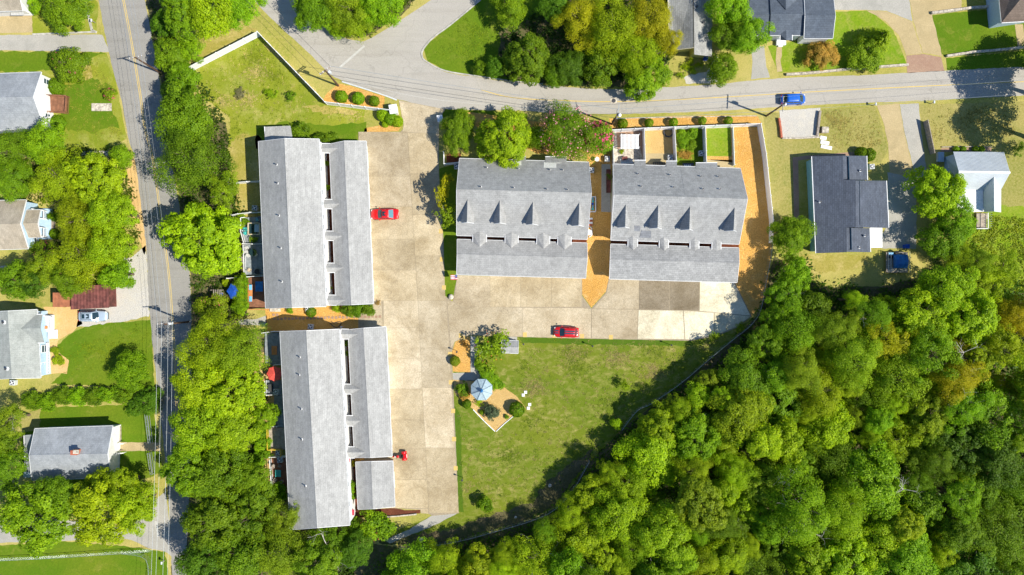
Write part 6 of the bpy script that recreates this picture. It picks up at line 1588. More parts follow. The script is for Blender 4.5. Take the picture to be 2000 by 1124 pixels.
PAL = {'lime': (.31, .46, .006), 'yellowgreen': (.34, .47, .006), 'gold': (.46, .45, .008), 'green': (.225, .40, .006), 'mid': (.17, .305, .006), 'deep': (.105, .22, .008), 'olive': (.26, .38, .010),
       'dark': (.035, .1, .012), 'sage': (.15, .22, .09), 'bronze': (.50, .33, .06), 'red': (.34, .08, .04), 'grey': (.28, .29, .13)}
def plant(name, label, cat, px, py, rpx, h, form, tint, group=None, asp=1.0, bloom=None, twigs=0, rz=None, crownh=None, ratio=None, conifer=False):
    "a plant at the pixel where its crown shows; rpx crown radius in pixels, h height in metres"
    rnd = random.Random(int(px * 7 + py * 131)); hc = h * .62; s = K * (1 - hc / H); p = W(px, py, hc); Rm = rpx * s * (1 if form in ('ball', 'hedge', 'shrub', 'sparse', 'conifer') else (.97 if name == 'woodland_tree' else .89))
    ch = crownh if crownh else min(h * .62, Rm * 1.15)
    t = thing(name, label, cat, (p.x, p.y, 0), 0, group)
    me = rnd.choice(CR[form]); zc = h - ch * (.85 if form not in ('ball', 'hedge') else .95)
    ang = rnd.uniform(0, 6.28) if rz is None else rz
    tc = PAL[tint] if isinstance(tint, str) else tint
    f = rnd.uniform(.88, 1.12); g_ = rnd.uniform(.92, 1.08)
    def part(nm, mesh, sc, z, a, col=None):
        o = bpy.data.objects.new(nm, mesh); C.objects.link(o); o.parent = t; o.location = (0, 0, z); o.rotation_euler = (0, 0, a); o.scale = sc
        if col: o.color = col
        return o
    if form == 'conifer':
        part("crown", me, (Rm, Rm, h / 2.4), h * .25, ang, (tc[0] * f, tc[1] * f * g_, tc[2], 1)); part("trunk", TR[0], (h * .6, h * .6, h), 0, ang)
        return t
    o = part("foliage" if form in ('ball', 'hedge', 'shrub') else "crown", me, (Rm * asp, Rm / asp if ratio is None else Rm * ratio, ch), zc, ang, (tc[0] * f, tc[1] * f * g_, tc[2], 1))
    if form in ('ball', 'hedge', 'shrub'): part("stem", TR[0], (h * .8, h * .8, h * .8), 0, ang)
    else: part("trunk", rnd.choice(TR), (h * .75, h * .75, h), 0, ang)
    if bloom: 
        for q_, b in enumerate(bloom.split('+')): part("blossoms", FL[b], (Rm * asp, Rm / asp, ch), zc, ang + q_ * 1.9)
    if twigs: part("bare_limbs", TW[twigs - 1], (Rm * .95, Rm * .95, ch * .9), zc + ch * .1, ang)
    return t
T = lambda label, px, py, r, h, form, tint, **k: plant("deciduous_tree", label, "tree", px, py, r, h, form, tint, **k)
S = lambda label, px, py, r, h, form, tint, **k: plant("shrub", label, "shrub", px, py, r, h, form, tint, **k)

# street trees right of the left street
T("large dark green tree covering the street edge left of the upper left row, upper half", 362, 234, 56, 10, 'broad', 'mid'); T("large olive green tree covering the street edge left of the upper left row, lower half", 374, 314, 65, 11, 'fine', 'mid')
T("rounded lime tree left of the green and grey patio decks", 393, 467, 78, 10, 'tuft', 'lime')
T("small pale green tree squeezed between the dark tree and the rounded lime tree", 438, 375, 32, 6, 'open', 'olive', twigs=1)
T("bright green tree at the top edge right of the left street, leftmost of its clump", 362, 28, 48, 9, 'tuft', 'green'); T("yellow green tree at the top edge above the thin lawn, middle of its clump", 418, 22, 52, 9, 'broad', 'lime'); T("bushy green tree at the top edge above the white fence corner", 468, 8, 42, 8, 'broad', 'green')
T("small dark tree at the top of the hedge row beside the left street", 322, 48, 24, 5, 'med', 'deep'); T("dark bushy tree left of the white fence end", 330, 105, 32, 5.5, 'med', 'mid'); T("round dark green tree touching the white fence's lower left end", 356, 152, 30, 5.5, 'med', 'mid'); T("dark bush tree between the fence end and the large dark tree", 340, 178, 26, 5, 'med', 'deep'); T("lighter green bush tree behind the white fence's left end", 372, 98, 24, 4.5, 'med', 'green')
# left edge clump
for k in [("dark green tree at the left edge below the blue grey roofed house", 20, 298, 46, 8, 'fine', 'mid'), ("green tree below the house deck in the left clump", 92, 285, 46, 8, 'broad', 'green'), ("tree at the left edge above the tan roofed house", 34, 352, 42, 8, 'broad', 'mid'),
          ("olive tree in the heart of the left clump", 118, 350, 56, 9, 'fine', 'lime'), ("large yellow green tree in the left clump beside the street", 190, 352, 62, 10, 'tuft', 'yellowgreen'), ("yellow green tree leaning over the left street's edge", 228, 415, 48, 10, 'broad', 'lime'), ("yellowish tree right of the tan roofed house", 158, 428, 52, 9, 'fine', 'yellowgreen'),
          ("lime tree at the lower street side of the left clump", 222, 480, 46, 9, 'broad', 'lime'), ("broad yellow green tree above the rust sheds", 160, 500, 60, 9, 'fine', 'yellowgreen'), ("grey green thin tree below the pink flowering bush by the tan roofed house", 92, 520, 38, 7, 'open', 'olive'), ("green tree partly over the maroon carport", 232, 535, 34, 7, 'med', 'green'), ("tree behind the small rust brown shed", 140, 548, 36, 7, 'broad', 'mid'),
          ("dark green tree at the left edge above the dry strip", 28, 548, 40, 6, 'med', 'mid'), ("dark tree between the left edge and the rust sheds", 72, 553, 30, 6, 'med', 'deep'), ("small green tree at the street corner of the pale walk", 240, 305, 24, 5, 'med', 'green')]:
    k = list(k); k[3] *= .9; T(*k[:7])
T("large dark green tree at the bottom left, left of the lime one", 70, 1008, 72, 10, 'tuft', 'green'); T("green tree touching the chimney house's lower eave", 112, 962, 38, 8, 'broad', 'mid'); T("large bright yellow green tree over the side street in the bottom left", 202, 996, 70, 10, 'tuft', 'yellowgreen'); T("yellow green tree right of the chimney house", 240, 948, 36, 8, 'tuft', 'lime'); T("lime green tree leaning to the street junction in the bottom left", 268, 985, 46, 9, 'broad', 'lime'); T("dark tree at the left edge beside the chimney house", 14, 915, 36, 7, 'broad', 'mid'); T("dark green tree behind the chimney house's side roof", 18, 862, 26, 6, 'med', 'mid')
T("olive tree with pale bare limbs at the left edge below the hedge", 22, 820, 34, 7, 'open', 'olive', twigs=2)
T("small bright green tree casting a dark shadow at the street side of the lower yard", 250, 728, 36, 5, 'broad', 'green'); S("dark shrub under the tree at the street end of the long hedge", 288, 783, 26, 3, 'med', 'deep')
for i in range(7):
    plant("hedge_shrub", f"hedge shrub {'first second third fourth fifth sixth seventh'.split()[i]} from the left in the hedge between the two lower left yards", "shrub", 62 + i * 30, (783 if i < 2 else 772) + rnd.uniform(-3, 3), 17, 1.6, 'shrub', 'green' if i % 2 else 'mid', group="hedge between the lower left yards", asp=1.15, rz=0)
plant("flowering_shrub", "dark pink flecked myrtle below the side street", "shrub", 130, 124, 34, 4.5, 'med', 'mid', bloom='few', twigs=1); T("rounded dark green tree beside the side street at the top left", 122, 16, 44, 6, 'broad', 'mid'); S("green shrub beside the white porch in the top left corner", 68, 8, 14, 2, 'shrub', 'green')
plant("flowering_shrub", "small coral red shrub by the pale concrete slab", "shrub", 214, 184, 11, 1.6, 'shrub', 'olive', bloom='orange+pink')
S("dark rounded hedge block above the brown deck", 108, 168, 16, 1.6, 'hedge', 'mid', rz=0); S("dark rounded hedge block below the brown deck", 112, 240, 15, 1.6, 'hedge', 'mid', rz=0)
S("neat square hedge beside the pale blue porch steps", 105, 457, 10, 1.2, 'hedge', 'mid', rz=0); S("small dark hedge above the pale blue porch steps", 104, 424, 9, 1.0, 'shrub', 'mid')
plant("flowering_shrub", "pink flowering bush below the pale blue house", "shrub", 82, 490, 18, 2.2, 'shrub', 'mid', bloom='pink')
S("yellow green shrub in the dirt beside the greenish grey roofed house", 112, 704, 10, .8, 'shrub', 'yellowgreen'); S("tiny green shrub beside the white porch rail", 107, 685, 7, .6, 'shrub', 'lime'); S("dark shrub at the shaded fence beside the pale gate", 262, 800, 14, 1.6, 'shrub', 'deep')
# trees below the mulch walk, along the lower left row
for k in [("yellow green tree below the shaded mulch walk's left end", 408, 675, 58, 9.5, 'fine', 'yellowgreen'), ("golden olive tree beside the dark shaded deck", 462, 688, 54, 9, 'fine', 'olive'), ("large lime tree left of the coral umbrella", 450, 762, 66, 10, 'tuft', 'lime'), ("bright yellow tree overhanging the shaded street", 388, 748, 50, 10, 'broad', 'yellowgreen'), ("yellow green tree lower on the shaded street edge", 390, 832, 52, 10, 'broad', 'lime'),
          ("lime tree left of the sunken blue patio", 450, 838, 50, 9, 'broad', 'lime'), ("green tree overhanging the street above the junction", 374, 918, 52, 10, 'tuft', 'green'), ("dark green tree left of the red brown patio deck", 428, 925, 58, 10, 'broad', 'mid'), ("green tree touching the red brown patio deck", 492, 935, 34, 8, 'broad', 'green'), ("deep green tree left of the row's lower end", 495, 1000, 56, 9, 'tuft', 'mid'), ("large dark tree at the street junction's right side", 424, 1015, 60, 10, 'tuft', 'mid'),
          ("dark tree at the bottom edge right of the street junction", 404, 1095, 50, 9, 'broad', 'deep'), ("green tree at the bottom edge, second from the street", 470, 1080, 58, 9, 'broad', 'mid'), ("yellowish tree at the bottom edge below the lower left row", 545, 1075, 54, 9, 'fine', 'olive'), ("green tree at the bottom edge below the bare white tree", 615, 1100, 48, 9, 'tuft', 'mid'), ("thin tree overhanging the lower left corner of the row's roof", 560, 1005, 32, 8, 'open', 'olive'), ("small leafy tree overlapping the sunken blue patio", 521, 812, 26, 5, 'tuft', 'green')]:
    T(*k[:7])
plant("flowering_shrub", "green shrub with orange blossoms beside the separate garage bed", "shrub", 730, 1030, 29, 3, 'shrub', 'green', bloom='orange'); S("small dark shrub under the garage bed's left end", 692, 1035, 18, 2, 'shrub', 'mid')
t = thing("bare_tree", "leafless white limbed tree at the lower end of the left row", "tree", W(648, 1064, 3)); t.location.z = 0
o = bpy.data.objects.new("trunk", TR[1]); C.objects.link(o); o.parent = t; o.scale = (5, 5, 7)
o = bpy.data.objects.new("bare_limbs", TW[1]); C.objects.link(o); o.parent = t; o.scale = (4.2, 4.2, 4); o.location = (0, 0, 5)
T("dark green tree under the bare white limbs", 640, 1068, 38, 5, 'broad', 'mid'); T("small dark tree right of the bare white limbs", 690, 1078, 34, 5.5, 'broad', 'deep')
for i, (x, y, r_) in enumerate(((505, 842, 14), (510, 870, 15), (520, 885, 10), (505, 900, 13), (512, 962, 20), (545, 965, 16))): S(f"low green shrub in the dirt left of the lower row's decks, {'first second third fourth fifth sixth'.split()[i]} from the top", x, y, r_, 1.6, 'shrub', 'green' if i % 2 else 'mid', group="shrubs left of the lower row's decks")
# patio shrubs of the upper left row
for i, y in enumerate((551, 563, 576, 589, 600)): plant("hedge_shrub", f"dense green hedge block beside the brown deck, {'topmost second middle fourth lowest'.split()[i]} of five", "shrub", 472, y, 14, 2.2, 'shrub', 'green', group="tall hedge beside the brown deck", rz=0)
plant("flowering_shrub", "pink flowering crape myrtle by the left street below the pergola", "shrub", 412, 602, 30, 3.5, 'med', 'olive', bloom='few+few', twigs=1); S("round yellow green shrub beside the blue umbrella", 440, 552, 7, 1.2, 'shrub', 'yellowgreen'); S("potted bright green palm on the green deck", 494, 468, 8, 1.4, 'sparse', 'lime'); S("leafy plant at the green deck's upper left corner", 478, 434, 7, 1.2, 'shrub', 'green')
S("green shrub outside the green deck's rail", 464, 440, 12, 1.5, 'shrub', 'olive'); S("low shrub beside the short fence above the green deck", 470, 424, 8, 1.0, 'shrub', 'olive')
for i, (x, y) in enumerate(((640, 366), (641, 552), (642, 564), (676, 672), (677, 690), (637, 320), (690, 905), (688, 955), (688, 944), (689, 968))): S(f"{'lime green small courtyard shrub in the upper half of the street row/yellow green courtyard shrub above another at the street row/lower yellow green courtyard shrub at the street row/green shrub topmost in the lower row courtyards/green shrub second in the lower row courtyards/dark small shrub in the topmost street row courtyard/yellow shrub under the upper crimson awning/tall green shrub left of the separate garage/green shrub top half left of the separate garage/green shrub bottom half left of the separate garage'.split('/')[i]}", x, y, 5 if i < 7 else 7, 1.3 if i < 7 else 2.2, 'shrub', ('lime', 'yellowgreen', 'yellowgreen', 'mid', 'mid', 'mid', 'gold', 'green', 'green', 'green')[i])
S("wide green shrub against the street row's upper end", 583, 259, 20, 2.2, 'shrub', 'mid', asp=1.25, rz=0); S("low dark shrub at the upper end between the two roofs", 640, 270, 15, 1.6, 'shrub', 'mid', asp=1.3, rz=0)
S("tiny green plant beside the doorstep on the mulch walk", 566, 606, 6, .8, 'shrub', 'green'); S("round green bush beside the cooling unit on the mulch walk", 607, 610, 10, 1.2, 'ball', 'mid'); S("small yellow green bush at the garage corner on the mulch walk", 657, 601, 8, 1, 'shrub', 'lime')
for i in range(3): S(f"dense green hedge bush below the garage roof, {('left', 'middle', 'right')[i]} of three", 684 + i * 17, 605 - i * 1.5, 13, 1.7, 'shrub', 'mid', group="hedge bushes below the garage roof")
S("dry brown shrub at the mulch walk's upper right corner", 739, 592, 5, .6, 'sparse', 'bronze')
# round bushes
for i, (x, y, r_) in enumerate(((666, 188, 12), (699, 191.5, 12), (730.5, 197, 10))): plant("round_bush", f"clipped round bush on the mulch above the white fence, {('left', 'middle', 'right')[i]} of three", "bush", x, y, r_, 1.7, 'ball', 'green', group="round bushes at the fence bend")
for i, (x, y, r_) in enumerate(((1216.5, 241, 10), (1268, 240, 8.5), (1316, 239, 8.5), (1372, 236, 8), (1423, 236, 8.5))): plant("round_bush", f"clipped round bush between the road and the yards' white fence, {'leftmost second middle fourth rightmost'.split()[i]} of five", "bush", x, y, r_, 1.6, 'ball', 'green', group="round bushes along the road")
for k in [("round yellow green bush left in the cluster at the entrance", 747, 224, 12, 1.6, 'ball', 'lime'), ("round green bush in the middle of the cluster at the entrance", 762, 231, 13, 1.7, 'ball', 'green'), ("round yellow bush right in the cluster at the entrance", 776, 237, 11, 1.6, 'ball', 'lime'), ("small round bush lowest in the cluster at the entrance", 752, 242, 7, 1, 'ball', 'lime')]: S(*k)
for k in [("dark round bush with bronze top at the lot corner bed", 888.5, 706, 10, 1.5, 'ball', 'olive'), ("round dark bush on the left edge of the gazebo bed", 911.5, 790, 9, 1.4, 'ball', 'mid'), ("largest round dark bush right of the gazebo bed", 1009.5, 801, 15, 2.0, 'ball', 'mid'), ("blue green soft bush in the middle of the gazebo bed", 962, 806, 13, 1.6, 'shrub', 'sage'), ("tiny round plant left of the blue green soft bush", 941, 806, 5, .7, 'ball', 'green'), ("tiny plant right of the blue green soft bush", 990, 815, 4, .5, 'shrub', 'green'), ("mixed green shrub left of the gazebo", 902, 760, 12, 1.4, 'shrub', 'mid'), ("brownish low shrub left of the gazebo", 908, 772, 10, 1.1, 'shrub', 'bronze'), ("yellow green low plants right below the gazebo", 935, 785, 9, .7, 'sparse', 'yellowgreen'), ("small reddish shrub in the lot corner bed", 908, 672, 7, .8, 'sparse', 'bronze')]: S(*k)
for i, (x, y, r_) in enumerate(((936, 708, 9), (942, 720, 11), (950, 732, 12), (960, 744, 13), (970, 752, 11))): plant("flowering_shrub" if i > 2 else "hedge_shrub", f"bright green hedge shrub along the bed above the gazebo, {'topmost second middle fourth lowest'.split()[i]} of five", "shrub", x, y, r_, 1.1, 'shrub', 'green', group="hedge curving past the gazebo", bloom='orange' if i > 2 else None)
plant("flowering_shrub", "sparse red flecked myrtle casting shade left of the grey gabled shed", "shrub", 958, 680, 34, 4, 'sparse', 'olive', bloom='orange', twigs=1)
for k in [("grey dry yucca on the thin lawn", 470, 182, 11, .9, 'sparse', 'grey'), ("half green yucca in the middle of the thin lawn", 528, 184, 11, 1, 'sparse', 'lime'), ("small dark sapling on the thin lawn", 566, 188, 10, 1.4, 'sparse', 'mid'), ("small bright sapling in the main lawn near the woods' shadow", 1222, 752, 10, 2.2, 'sparse', 'lime'), ("round bright bush at the fence end by the woods", 1204, 828, 10, 2, 'shrub', 'lime'), ("round green bush in the shaded lawn near the lot", 945, 985, 14, 2.2, 'shrub', 'mid'), ("low shrub where the fence meets the lot corner", 1448, 640, 10, .8, 'sparse', 'olive'), ("tiny sapling on the mulch left of the fence curve", 1395, 655, 9, 1.2, 'sparse', 'olive')]: S(*k)
# trees at the top of the dormered rows
T("green tree right of the driveway mouth at the first dormered row", 892, 258, 36, 5.5, 'broad', 'mid', asp=.85, rz=0); S("dark rounded bush above the green tree at the driveway mouth", 902, 226, 12, 1.6, 'ball', 'mid')
T("bright lime tree overlapping the first dormered row's roof", 983, 268, 58, 8, 'tuft', 'yellowgreen'); plant("flowering_tree", "green tree sprinkled with pale pink flowers above the first dormered row", "tree", 1108, 256, 58, 6, 'fine', 'mid', bloom='pale+few'); plant("flowering_tree", "hot pink flowering tree beside the dome lamp pole", "tree", 1170, 266, 30, 4.8, 'med', 'green', bloom='pink+pink')
S("dark green bush between the lime tree and the pink flecked tree", 1048, 268, 22, 3, 'med', 'mid')
T("thin golden leaved tree standing between the drive and the first dormered row", 864, 378, 20, 5.5, 'sparse', 'gold', asp=.75, rz=0, twigs=1); T("bare grey and olive tree below the thin golden tree", 873, 422, 22, 5, 'sparse', 'olive', twigs=2); T("thin golden sapling above the drive's golden tree", 876, 350, 10, 3, 'sparse', 'gold')
S("palm like green plant in the narrow planting box", 1189, 346, 6, 1.6, 'sparse', 'deep')
for i, (x, y, r_) in enumerate(((1332, 262, 9), (1346, 268, 10), (1335, 280, 9), (1354, 258, 9), (1350, 284, 9))): S(f"lush green plant in the leafy yard, {'upper left upper middle lower left upper right lower right'.split()[0] if False else ('upper left', 'centre', 'lower left', 'upper right', 'lower right')[i]}", x, y, r_, .9, 'shrub', 'green', group="plants in the leafy yard")
for i, (x, y, r_) in enumerate(((1332, 300, 9), (1345, 304, 9))): S(f"reddish mixed flower clump in the leafy yard, {('left', 'right')[i]} one", x, y, r_, .7, 'sparse', 'bronze', bloom='orange')
S("small green plant beside the pergola yard patio", 1214, 297, 4, .5, 'shrub', 'lime')
# top of the picture
for k in [("dark green tree at the top edge right of the road bend, leftmost of four", 618, 14, 46, 8, 'broad', 'mid'), ("olive tree at the top edge between the two roads", 680, 18, 48, 8, 'fine', 'olive'), ("green tree at the top edge nearest the branch road", 745, 8, 44, 8, 'broad', 'green'), ("low bright tree at the road fork", 700, 50, 22, 3, 'med', 'lime'), ("small bright tree left of the road fork", 660, 52, 20, 3, 'med', 'lime'),
          ("green tree on the wedge lawn at the top edge", 995, 15, 34, 6, 'broad', 'green'), ("large dark leafed tree left of the golden trees", 1028, 112, 48, 7, 'tuft', 'mid'), ("small dark shrub tree at the wedge lawn's lower edge", 938, 132, 14, 2.5, 'med', 'mid'), ("dark shrub tree next to the wedge lawn's edge", 968, 130, 20, 3.5, 'med', 'deep'),
          ("tall golden tree at the left of the golden group", 1130, 38, 46, 9, 'fine', 'gold'), ("big golden yellow tree in the middle of the golden group", 1195, 55, 58, 10, 'fine', 'yellowgreen'), ("golden yellow tree beside the yellow ended house", 1265, 38, 50, 10, 'fine', 'gold'), ("golden tree overhanging the yellow ended house's corner", 1308, 85, 24, 7, 'fine', 'gold'), ("yellow olive tree in front of the golden group", 1240, 102, 44, 8, 'fine', 'yellowgreen'),
          ("dark green tree under the golden group's left side", 1110, 128, 36, 5, 'broad', 'deep'), ("green tree below the golden group, nearest its middle", 1175, 128, 38, 5.5, 'med', 'mid'), ("bright green tree overhanging the upper road", 1262, 148, 46, 6, 'tuft', 'green'), ("dark green tree at the top edge behind the golden group", 1080, 8, 34, 8, 'broad', 'deep'), ("small green tree by the road below the dark leafed tree", 1082, 145, 22, 3.5, 'med', 'mid'),
          ("tall green tree at the top edge right of the yellow ended house", 1420, 18, 40, 8, 'broad', 'green'), ("dark green tree right of the yellow ended house", 1425, 70, 36, 7, 'broad', 'mid'), ("bright green tree overlapping the slate blue house's corner", 1460, 72, 38, 8, 'broad', 'green'), ("green bushy tree beside the road left of the short grey drive", 1412, 132, 30, 5, 'med', 'green')]:
    T(*k[:7])
for i, (x, y) in enumerate(((1338, 130), (1352, 136), (1366, 128), (1330, 148), (1348, 122))): S(f"low weedy clump on the broken pad below the yellow ended house, {'leftmost/middle/rightmost/lowest/topmost'.split('/')[i]}", x, y, 8, .7, 'sparse', 'yellowgreen', group="weeds on the broken pad")
plant("shrub", "bronze orange shrub in front of the slate blue house", "shrub", 1608, 108, 28, 3.2, 'med', 'bronze'); plant("conifer_tree", "spreading dark conifer right of the bronze shrub", "tree", 1722, 74, 38, 5.5, 'conifer', 'lime'); T("dark green tree with red flecks below the conifer", 1692, 104, 34, 4, 'med', 'olive')
T("large shade tree just past the right edge above the road", 2088, 160, 62, 13, 'broad', 'mid'); T("shade tree past the right edge beside the upper right lawn", 2048, 110, 46, 8, 'broad', 'mid'); T("shade tree past the right edge below the road", 2085, 250, 62, 13, 'broad', 'mid')
plant("shrub", "pair of round dark shrubs at the charcoal house's corner, left one", "shrub", 1684, 298, 11, 1.8, 'ball', 'mid'); plant("shrub", "pair of round dark shrubs at the charcoal house's corner, right one", "shrub", 1699, 302, 13, 2, 'ball', 'mid')
T("lime green tree between the charcoal and the white metal roofed house", 1832, 372, 54, 8, 'tuft', 'lime'); T("green tree below the white metal roofed house's porch", 1868, 428, 38, 6, 'broad', 'green'); T("dark tree under the lime one beside the grey pad", 1842, 468, 42, 6, 'broad', 'mid'); T("bushy green tree between the mulch strip's fence and the charcoal house", 1548, 462, 40, 6, 'broad', 'green')
for i, x in enumerate((1868, 1882, 1906, 1918)): S(f"low clipped bush in the red strip of the metal roofed house, {'leftmost second third rightmost'.split()[i]} of four", x, 291.5, 6, .8, 'ball', 'green', group="bushes in the red strip")
S("dark spiky shrub at the right edge beside the metal roofed house", 1990, 290, 12, 1.5, 'sparse', 'mid')

for k in [("ragged lime tree in the weeds at the right edge below the metal roofed house", 1955, 520, 34, 6, 'open', 'lime'), ("olive feathery tree in the weeds above the right woods", 1905, 512, 30, 6, 'fine', 'olive'), ("yellow green tree at the weed patch's lower rim", 1925, 556, 36, 6.5, 'open', 'yellowgreen'), ("small lime tree at the weed patch's left rim", 1868, 500, 24, 5, 'fine', 'lime')]: T(*k)
# ---- the woods at the lower right
EDGE = [(1520, 500), (1512, 560), (1494, 610), (1470, 648), (1430, 672), (1330, 758), (1220, 848), (1160, 905), (1095, 1000), (1045, 1022), (960, 1048), (860, 1072), (760, 1080)]
def edge_dist(x, y):
    best = 1e9
    for (a, b), (c, d) in zip(EDGE[:-1], EDGE[1:]):
        t = max(0, min(1, ((x - a) * (c - a) + (y - b) * (d - b)) / ((c - a) ** 2 + (d - b) ** 2))); best = min(best, math.hypot(x - a - t * (c - a), y - b - t * (d - b)))
    return best
def inside(x, y, poly):
    c = False; j = len(poly) - 1
    for i in range(len(poly)):
        xi, yi = poly[i]; xj, yj = poly[j]
        if (yi > y) != (yj > y) and x < (xj - xi) * (y - yi) / (yj - yi) + xi: c = not c
        j = i
    return c
WOOD = [(1522, 505), (1570, 508), (1600, 562), (1700, 568), (1725, 570), (1790, 562), (1830, 505), (1880, 540), (1960, 560), (2060, 560), (2060, 1190), (700, 1190), (745, 1090), (900, 1066), (1000, 1044), (1070, 1012), (1115, 965), (1165, 900), (1228, 842), (1298, 786), (1395, 708), (1470, 648), (1505, 580)]
LAND = [("behind the charcoal house", 1600, 570), ("below the blue tarped trailer", 1750, 575), ("beside the mulch strip's lower fence", 1535, 560), ("behind the fence curve near the cream slabs", 1500, 660), ("behind the middle of the curving fence", 1390, 740), ("behind the curving fence's lower bend", 1280, 830), ("behind the lawn's dark fence", 1160, 980), ("below the lawn's lowest fence", 940, 1085), ("in the woods' bottom left corner", 780, 1110),
        ("at the bottom edge under the lawn", 1080, 1100), ("at the woods' bottom edge, centre left", 1250, 1100), ("at the woods' bottom edge, middle part", 1430, 1100), ("at the bottom edge right of dead limbs", 1620, 1100), ("near the bottom right corner", 1820, 1090), ("in the bottom right corner", 1960, 1090), ("at the right edge in the lower woods", 1970, 930), ("at the right edge in the middle woods", 1970, 780), ("at the right edge in the upper woods", 1950, 640), ("in the upper right of the woods", 1850, 630), ("in the upper middle of the woods", 1700, 660), ("in the heart of the woods", 1600, 780), ("right of the heart of the woods", 1780, 800), ("below the heart of the woods", 1560, 920), ("in the lower middle of the woods", 1400, 950), ("in the lower right of the woods", 1740, 950), ("left of the heart of the woods", 1450, 820), ("near the white dead limbs", 1580, 1030)]
CN = {'lime': "lime green", 'yellowgreen': "yellow green", 'gold': "golden", 'green': "bright green", 'mid': "dark green", 'deep': "very dark green", 'olive': "olive green", 'sage': "grey green"}
placed = []; wr = random.Random(4)
for rmin, rmax, tries in ((46, 62, 160), (32, 46, 1300), (18, 32, 3000)):
    for _ in range(tries):
        x, y = wr.uniform(740, 2050), wr.uniform(480, 1180); r_ = wr.uniform(rmin, rmax)
        if not inside(x, y, WOOD): continue
        if any(math.hypot(x - a, y - b) < .68 * (r_ + c_) for a, b, c_ in placed): continue
        # keep the crown edge roughly on the wood edge
        ok = sum(inside(x + math.cos(q) * r_ * .68, y + math.sin(q) * r_ * .68, WOOD) for q in np.arange(0, 6.28, .785)) >= 8
        if not ok: continue
        placed.append((x, y, r_))
recs = []
for x, y, r_ in placed:
    u = wr.random(); edge = 0
    if x > 1850 and y > 850: tint = wr.choice(['deep', 'mid', 'mid', 'green', 'lime'])
    elif x < 1300: tint = wr.choice(['lime', 'green', 'lime', 'yellowgreen', 'mid', 'green'])
    elif x > 1700 and y < 800: tint = wr.choice(['yellowgreen', 'lime', 'olive', 'green', 'gold', 'lime'])
    elif y < 700: tint = wr.choice(['green', 'mid', 'mid', 'lime', 'olive'])
    else: tint = wr.choice(['lime', 'lime', 'green', 'mid', 'olive', 'green', 'yellowgreen'])
    form = wr.choice(['fine', 'fine', 'tuft', 'broad', 'open']) if r_ > 36 else wr.choice(['broad', 'tuft', 'fine', 'fine', 'med'])
    h = wr.uniform(6.5, 12.0) * (r_ / 46) ** .45
    if tint in ('deep', 'mid'): h *= .85
    ed = edge_dist(x, y)
    if ed < 110: h = min(h, 5.8 + 4.6 * ed / 110)
    land = min(LAND, key=lambda L: math.hypot(L[1] - x, L[2] - y))[0]
    size = "broad" if r_ > 50 else ("medium" if r_ > 36 else ("small" if r_ > 27 else "slender"))
    fn = {'broad': 'tree', 'fine': 'feathery tree', 'tuft': 'tufted tree', 'med': 'bushy tree', 'open': 'ragged tree'}[form]
    recs.append([x, y, r_, h, form, tint, f"{size} {CN[tint]} {fn} {land}", (1 if wr.random() < .6 else 2) if wr.random() < .13 else 0])
from collections import defaultdict
byl = defaultdict(list)
for rc in recs: byl[rc[6]].append(rc)
for lab, rs in byl.items():
    if len(rs) > 1:
        ax = 0 if max(r_[0] for r_ in rs) - min(r_[0] for r_ in rs) > max(r_[1] for r_ in rs) - min(r_[1] for r_ in rs) else 1
        rs.sort(key=lambda r_: r_[ax])
        wd = {2: (("left one", "right one"), ("upper one", "lower one")), 3: (("leftmost", "middle one", "rightmost"), ("topmost", "middle one", "lowest"))}.get(len(rs), None)
        for i, r_ in enumerate(rs): r_[6] = lab + ", " + (wd[ax][i] if wd else (f"{'first second third fourth fifth sixth seventh eighth'.split()[i]} " + ("from left" if ax == 0 else "from top")))
for x, y, r_, h, form, tint, lab, tw in recs:
    t = plant("woodland_tree", lab, "tree", x, y, r_, h, form, tint, group="trees of the lower right woods", twigs=tw)
for x, y, s, lab in ((1575, 1040, 3.4, "white dead tree with forked bare limbs in the lower woods"), (1545, 940, 2.2, "small pale dead tree in the middle of the lower woods"), (1770, 960, 2.4, "pale bare limbed tree right in the lower woods"), (1890, 690, 2.6, "pale bare limbs rising among the yellow trees at right")):
    t = thing("dead_tree", lab, "tree", (W(x, y, 9).x, W(x, y, 9).y, 0)); o = bpy.data.objects.new("trunk", TR[2]); C.objects.link(o); o.parent = t; o.scale = (5, 5, 8.5); o = bpy.data.objects.new("bare_limbs", TW[1]); C.objects.link(o); o.parent = t; o.scale = (s, s, s * .7); o.location = (0, 0, 8.4); o.rotation_euler = (0, 0, x)
# ground cover under the woods and weeds at its edge: nobody could count it
def cover(name, poly, n, size, h, col, seed):
    r2 = np.random.default_rng(seed); P = np.array(poly); lo, hi = P.min(0), P.max(0); pts = []
    while len(pts) < n:
        x, y = r2.uniform(lo[0], hi[0]), r2.uniform(lo[1], hi[1])
        if inside(x, y, poly): pts.append(tuple(W(x, y)))
    c = np.repeat(np.array(pts), 14, 0) + r2.normal(size=(n * 14, 3)) * np.array([h, h, h * .4]); c[:, 2] = np.abs(c[:, 2]) + .05
    nn = unit(r2.normal(size=c.shape) * .6 + np.array([0, 0, 1])); L = size * r2.uniform(.5, 1.4, len(c))
    me = quads_mesh(name, c, nn, unit(r2.normal(size=c.shape)), L, L * .5, np.clip(np.repeat(r2.random(n), 14) + r2.normal(size=len(c)) * .1, 0, 1), [M['leaf']])
    o = bpy.data.objects.new(name, me); C.objects.link(o); o.color = (*col, 1); o["kind"] = 'stuff'; return o
cover("undergrowth", WOOD, 6500, .26, .9, (.09, .19, .008), 1)
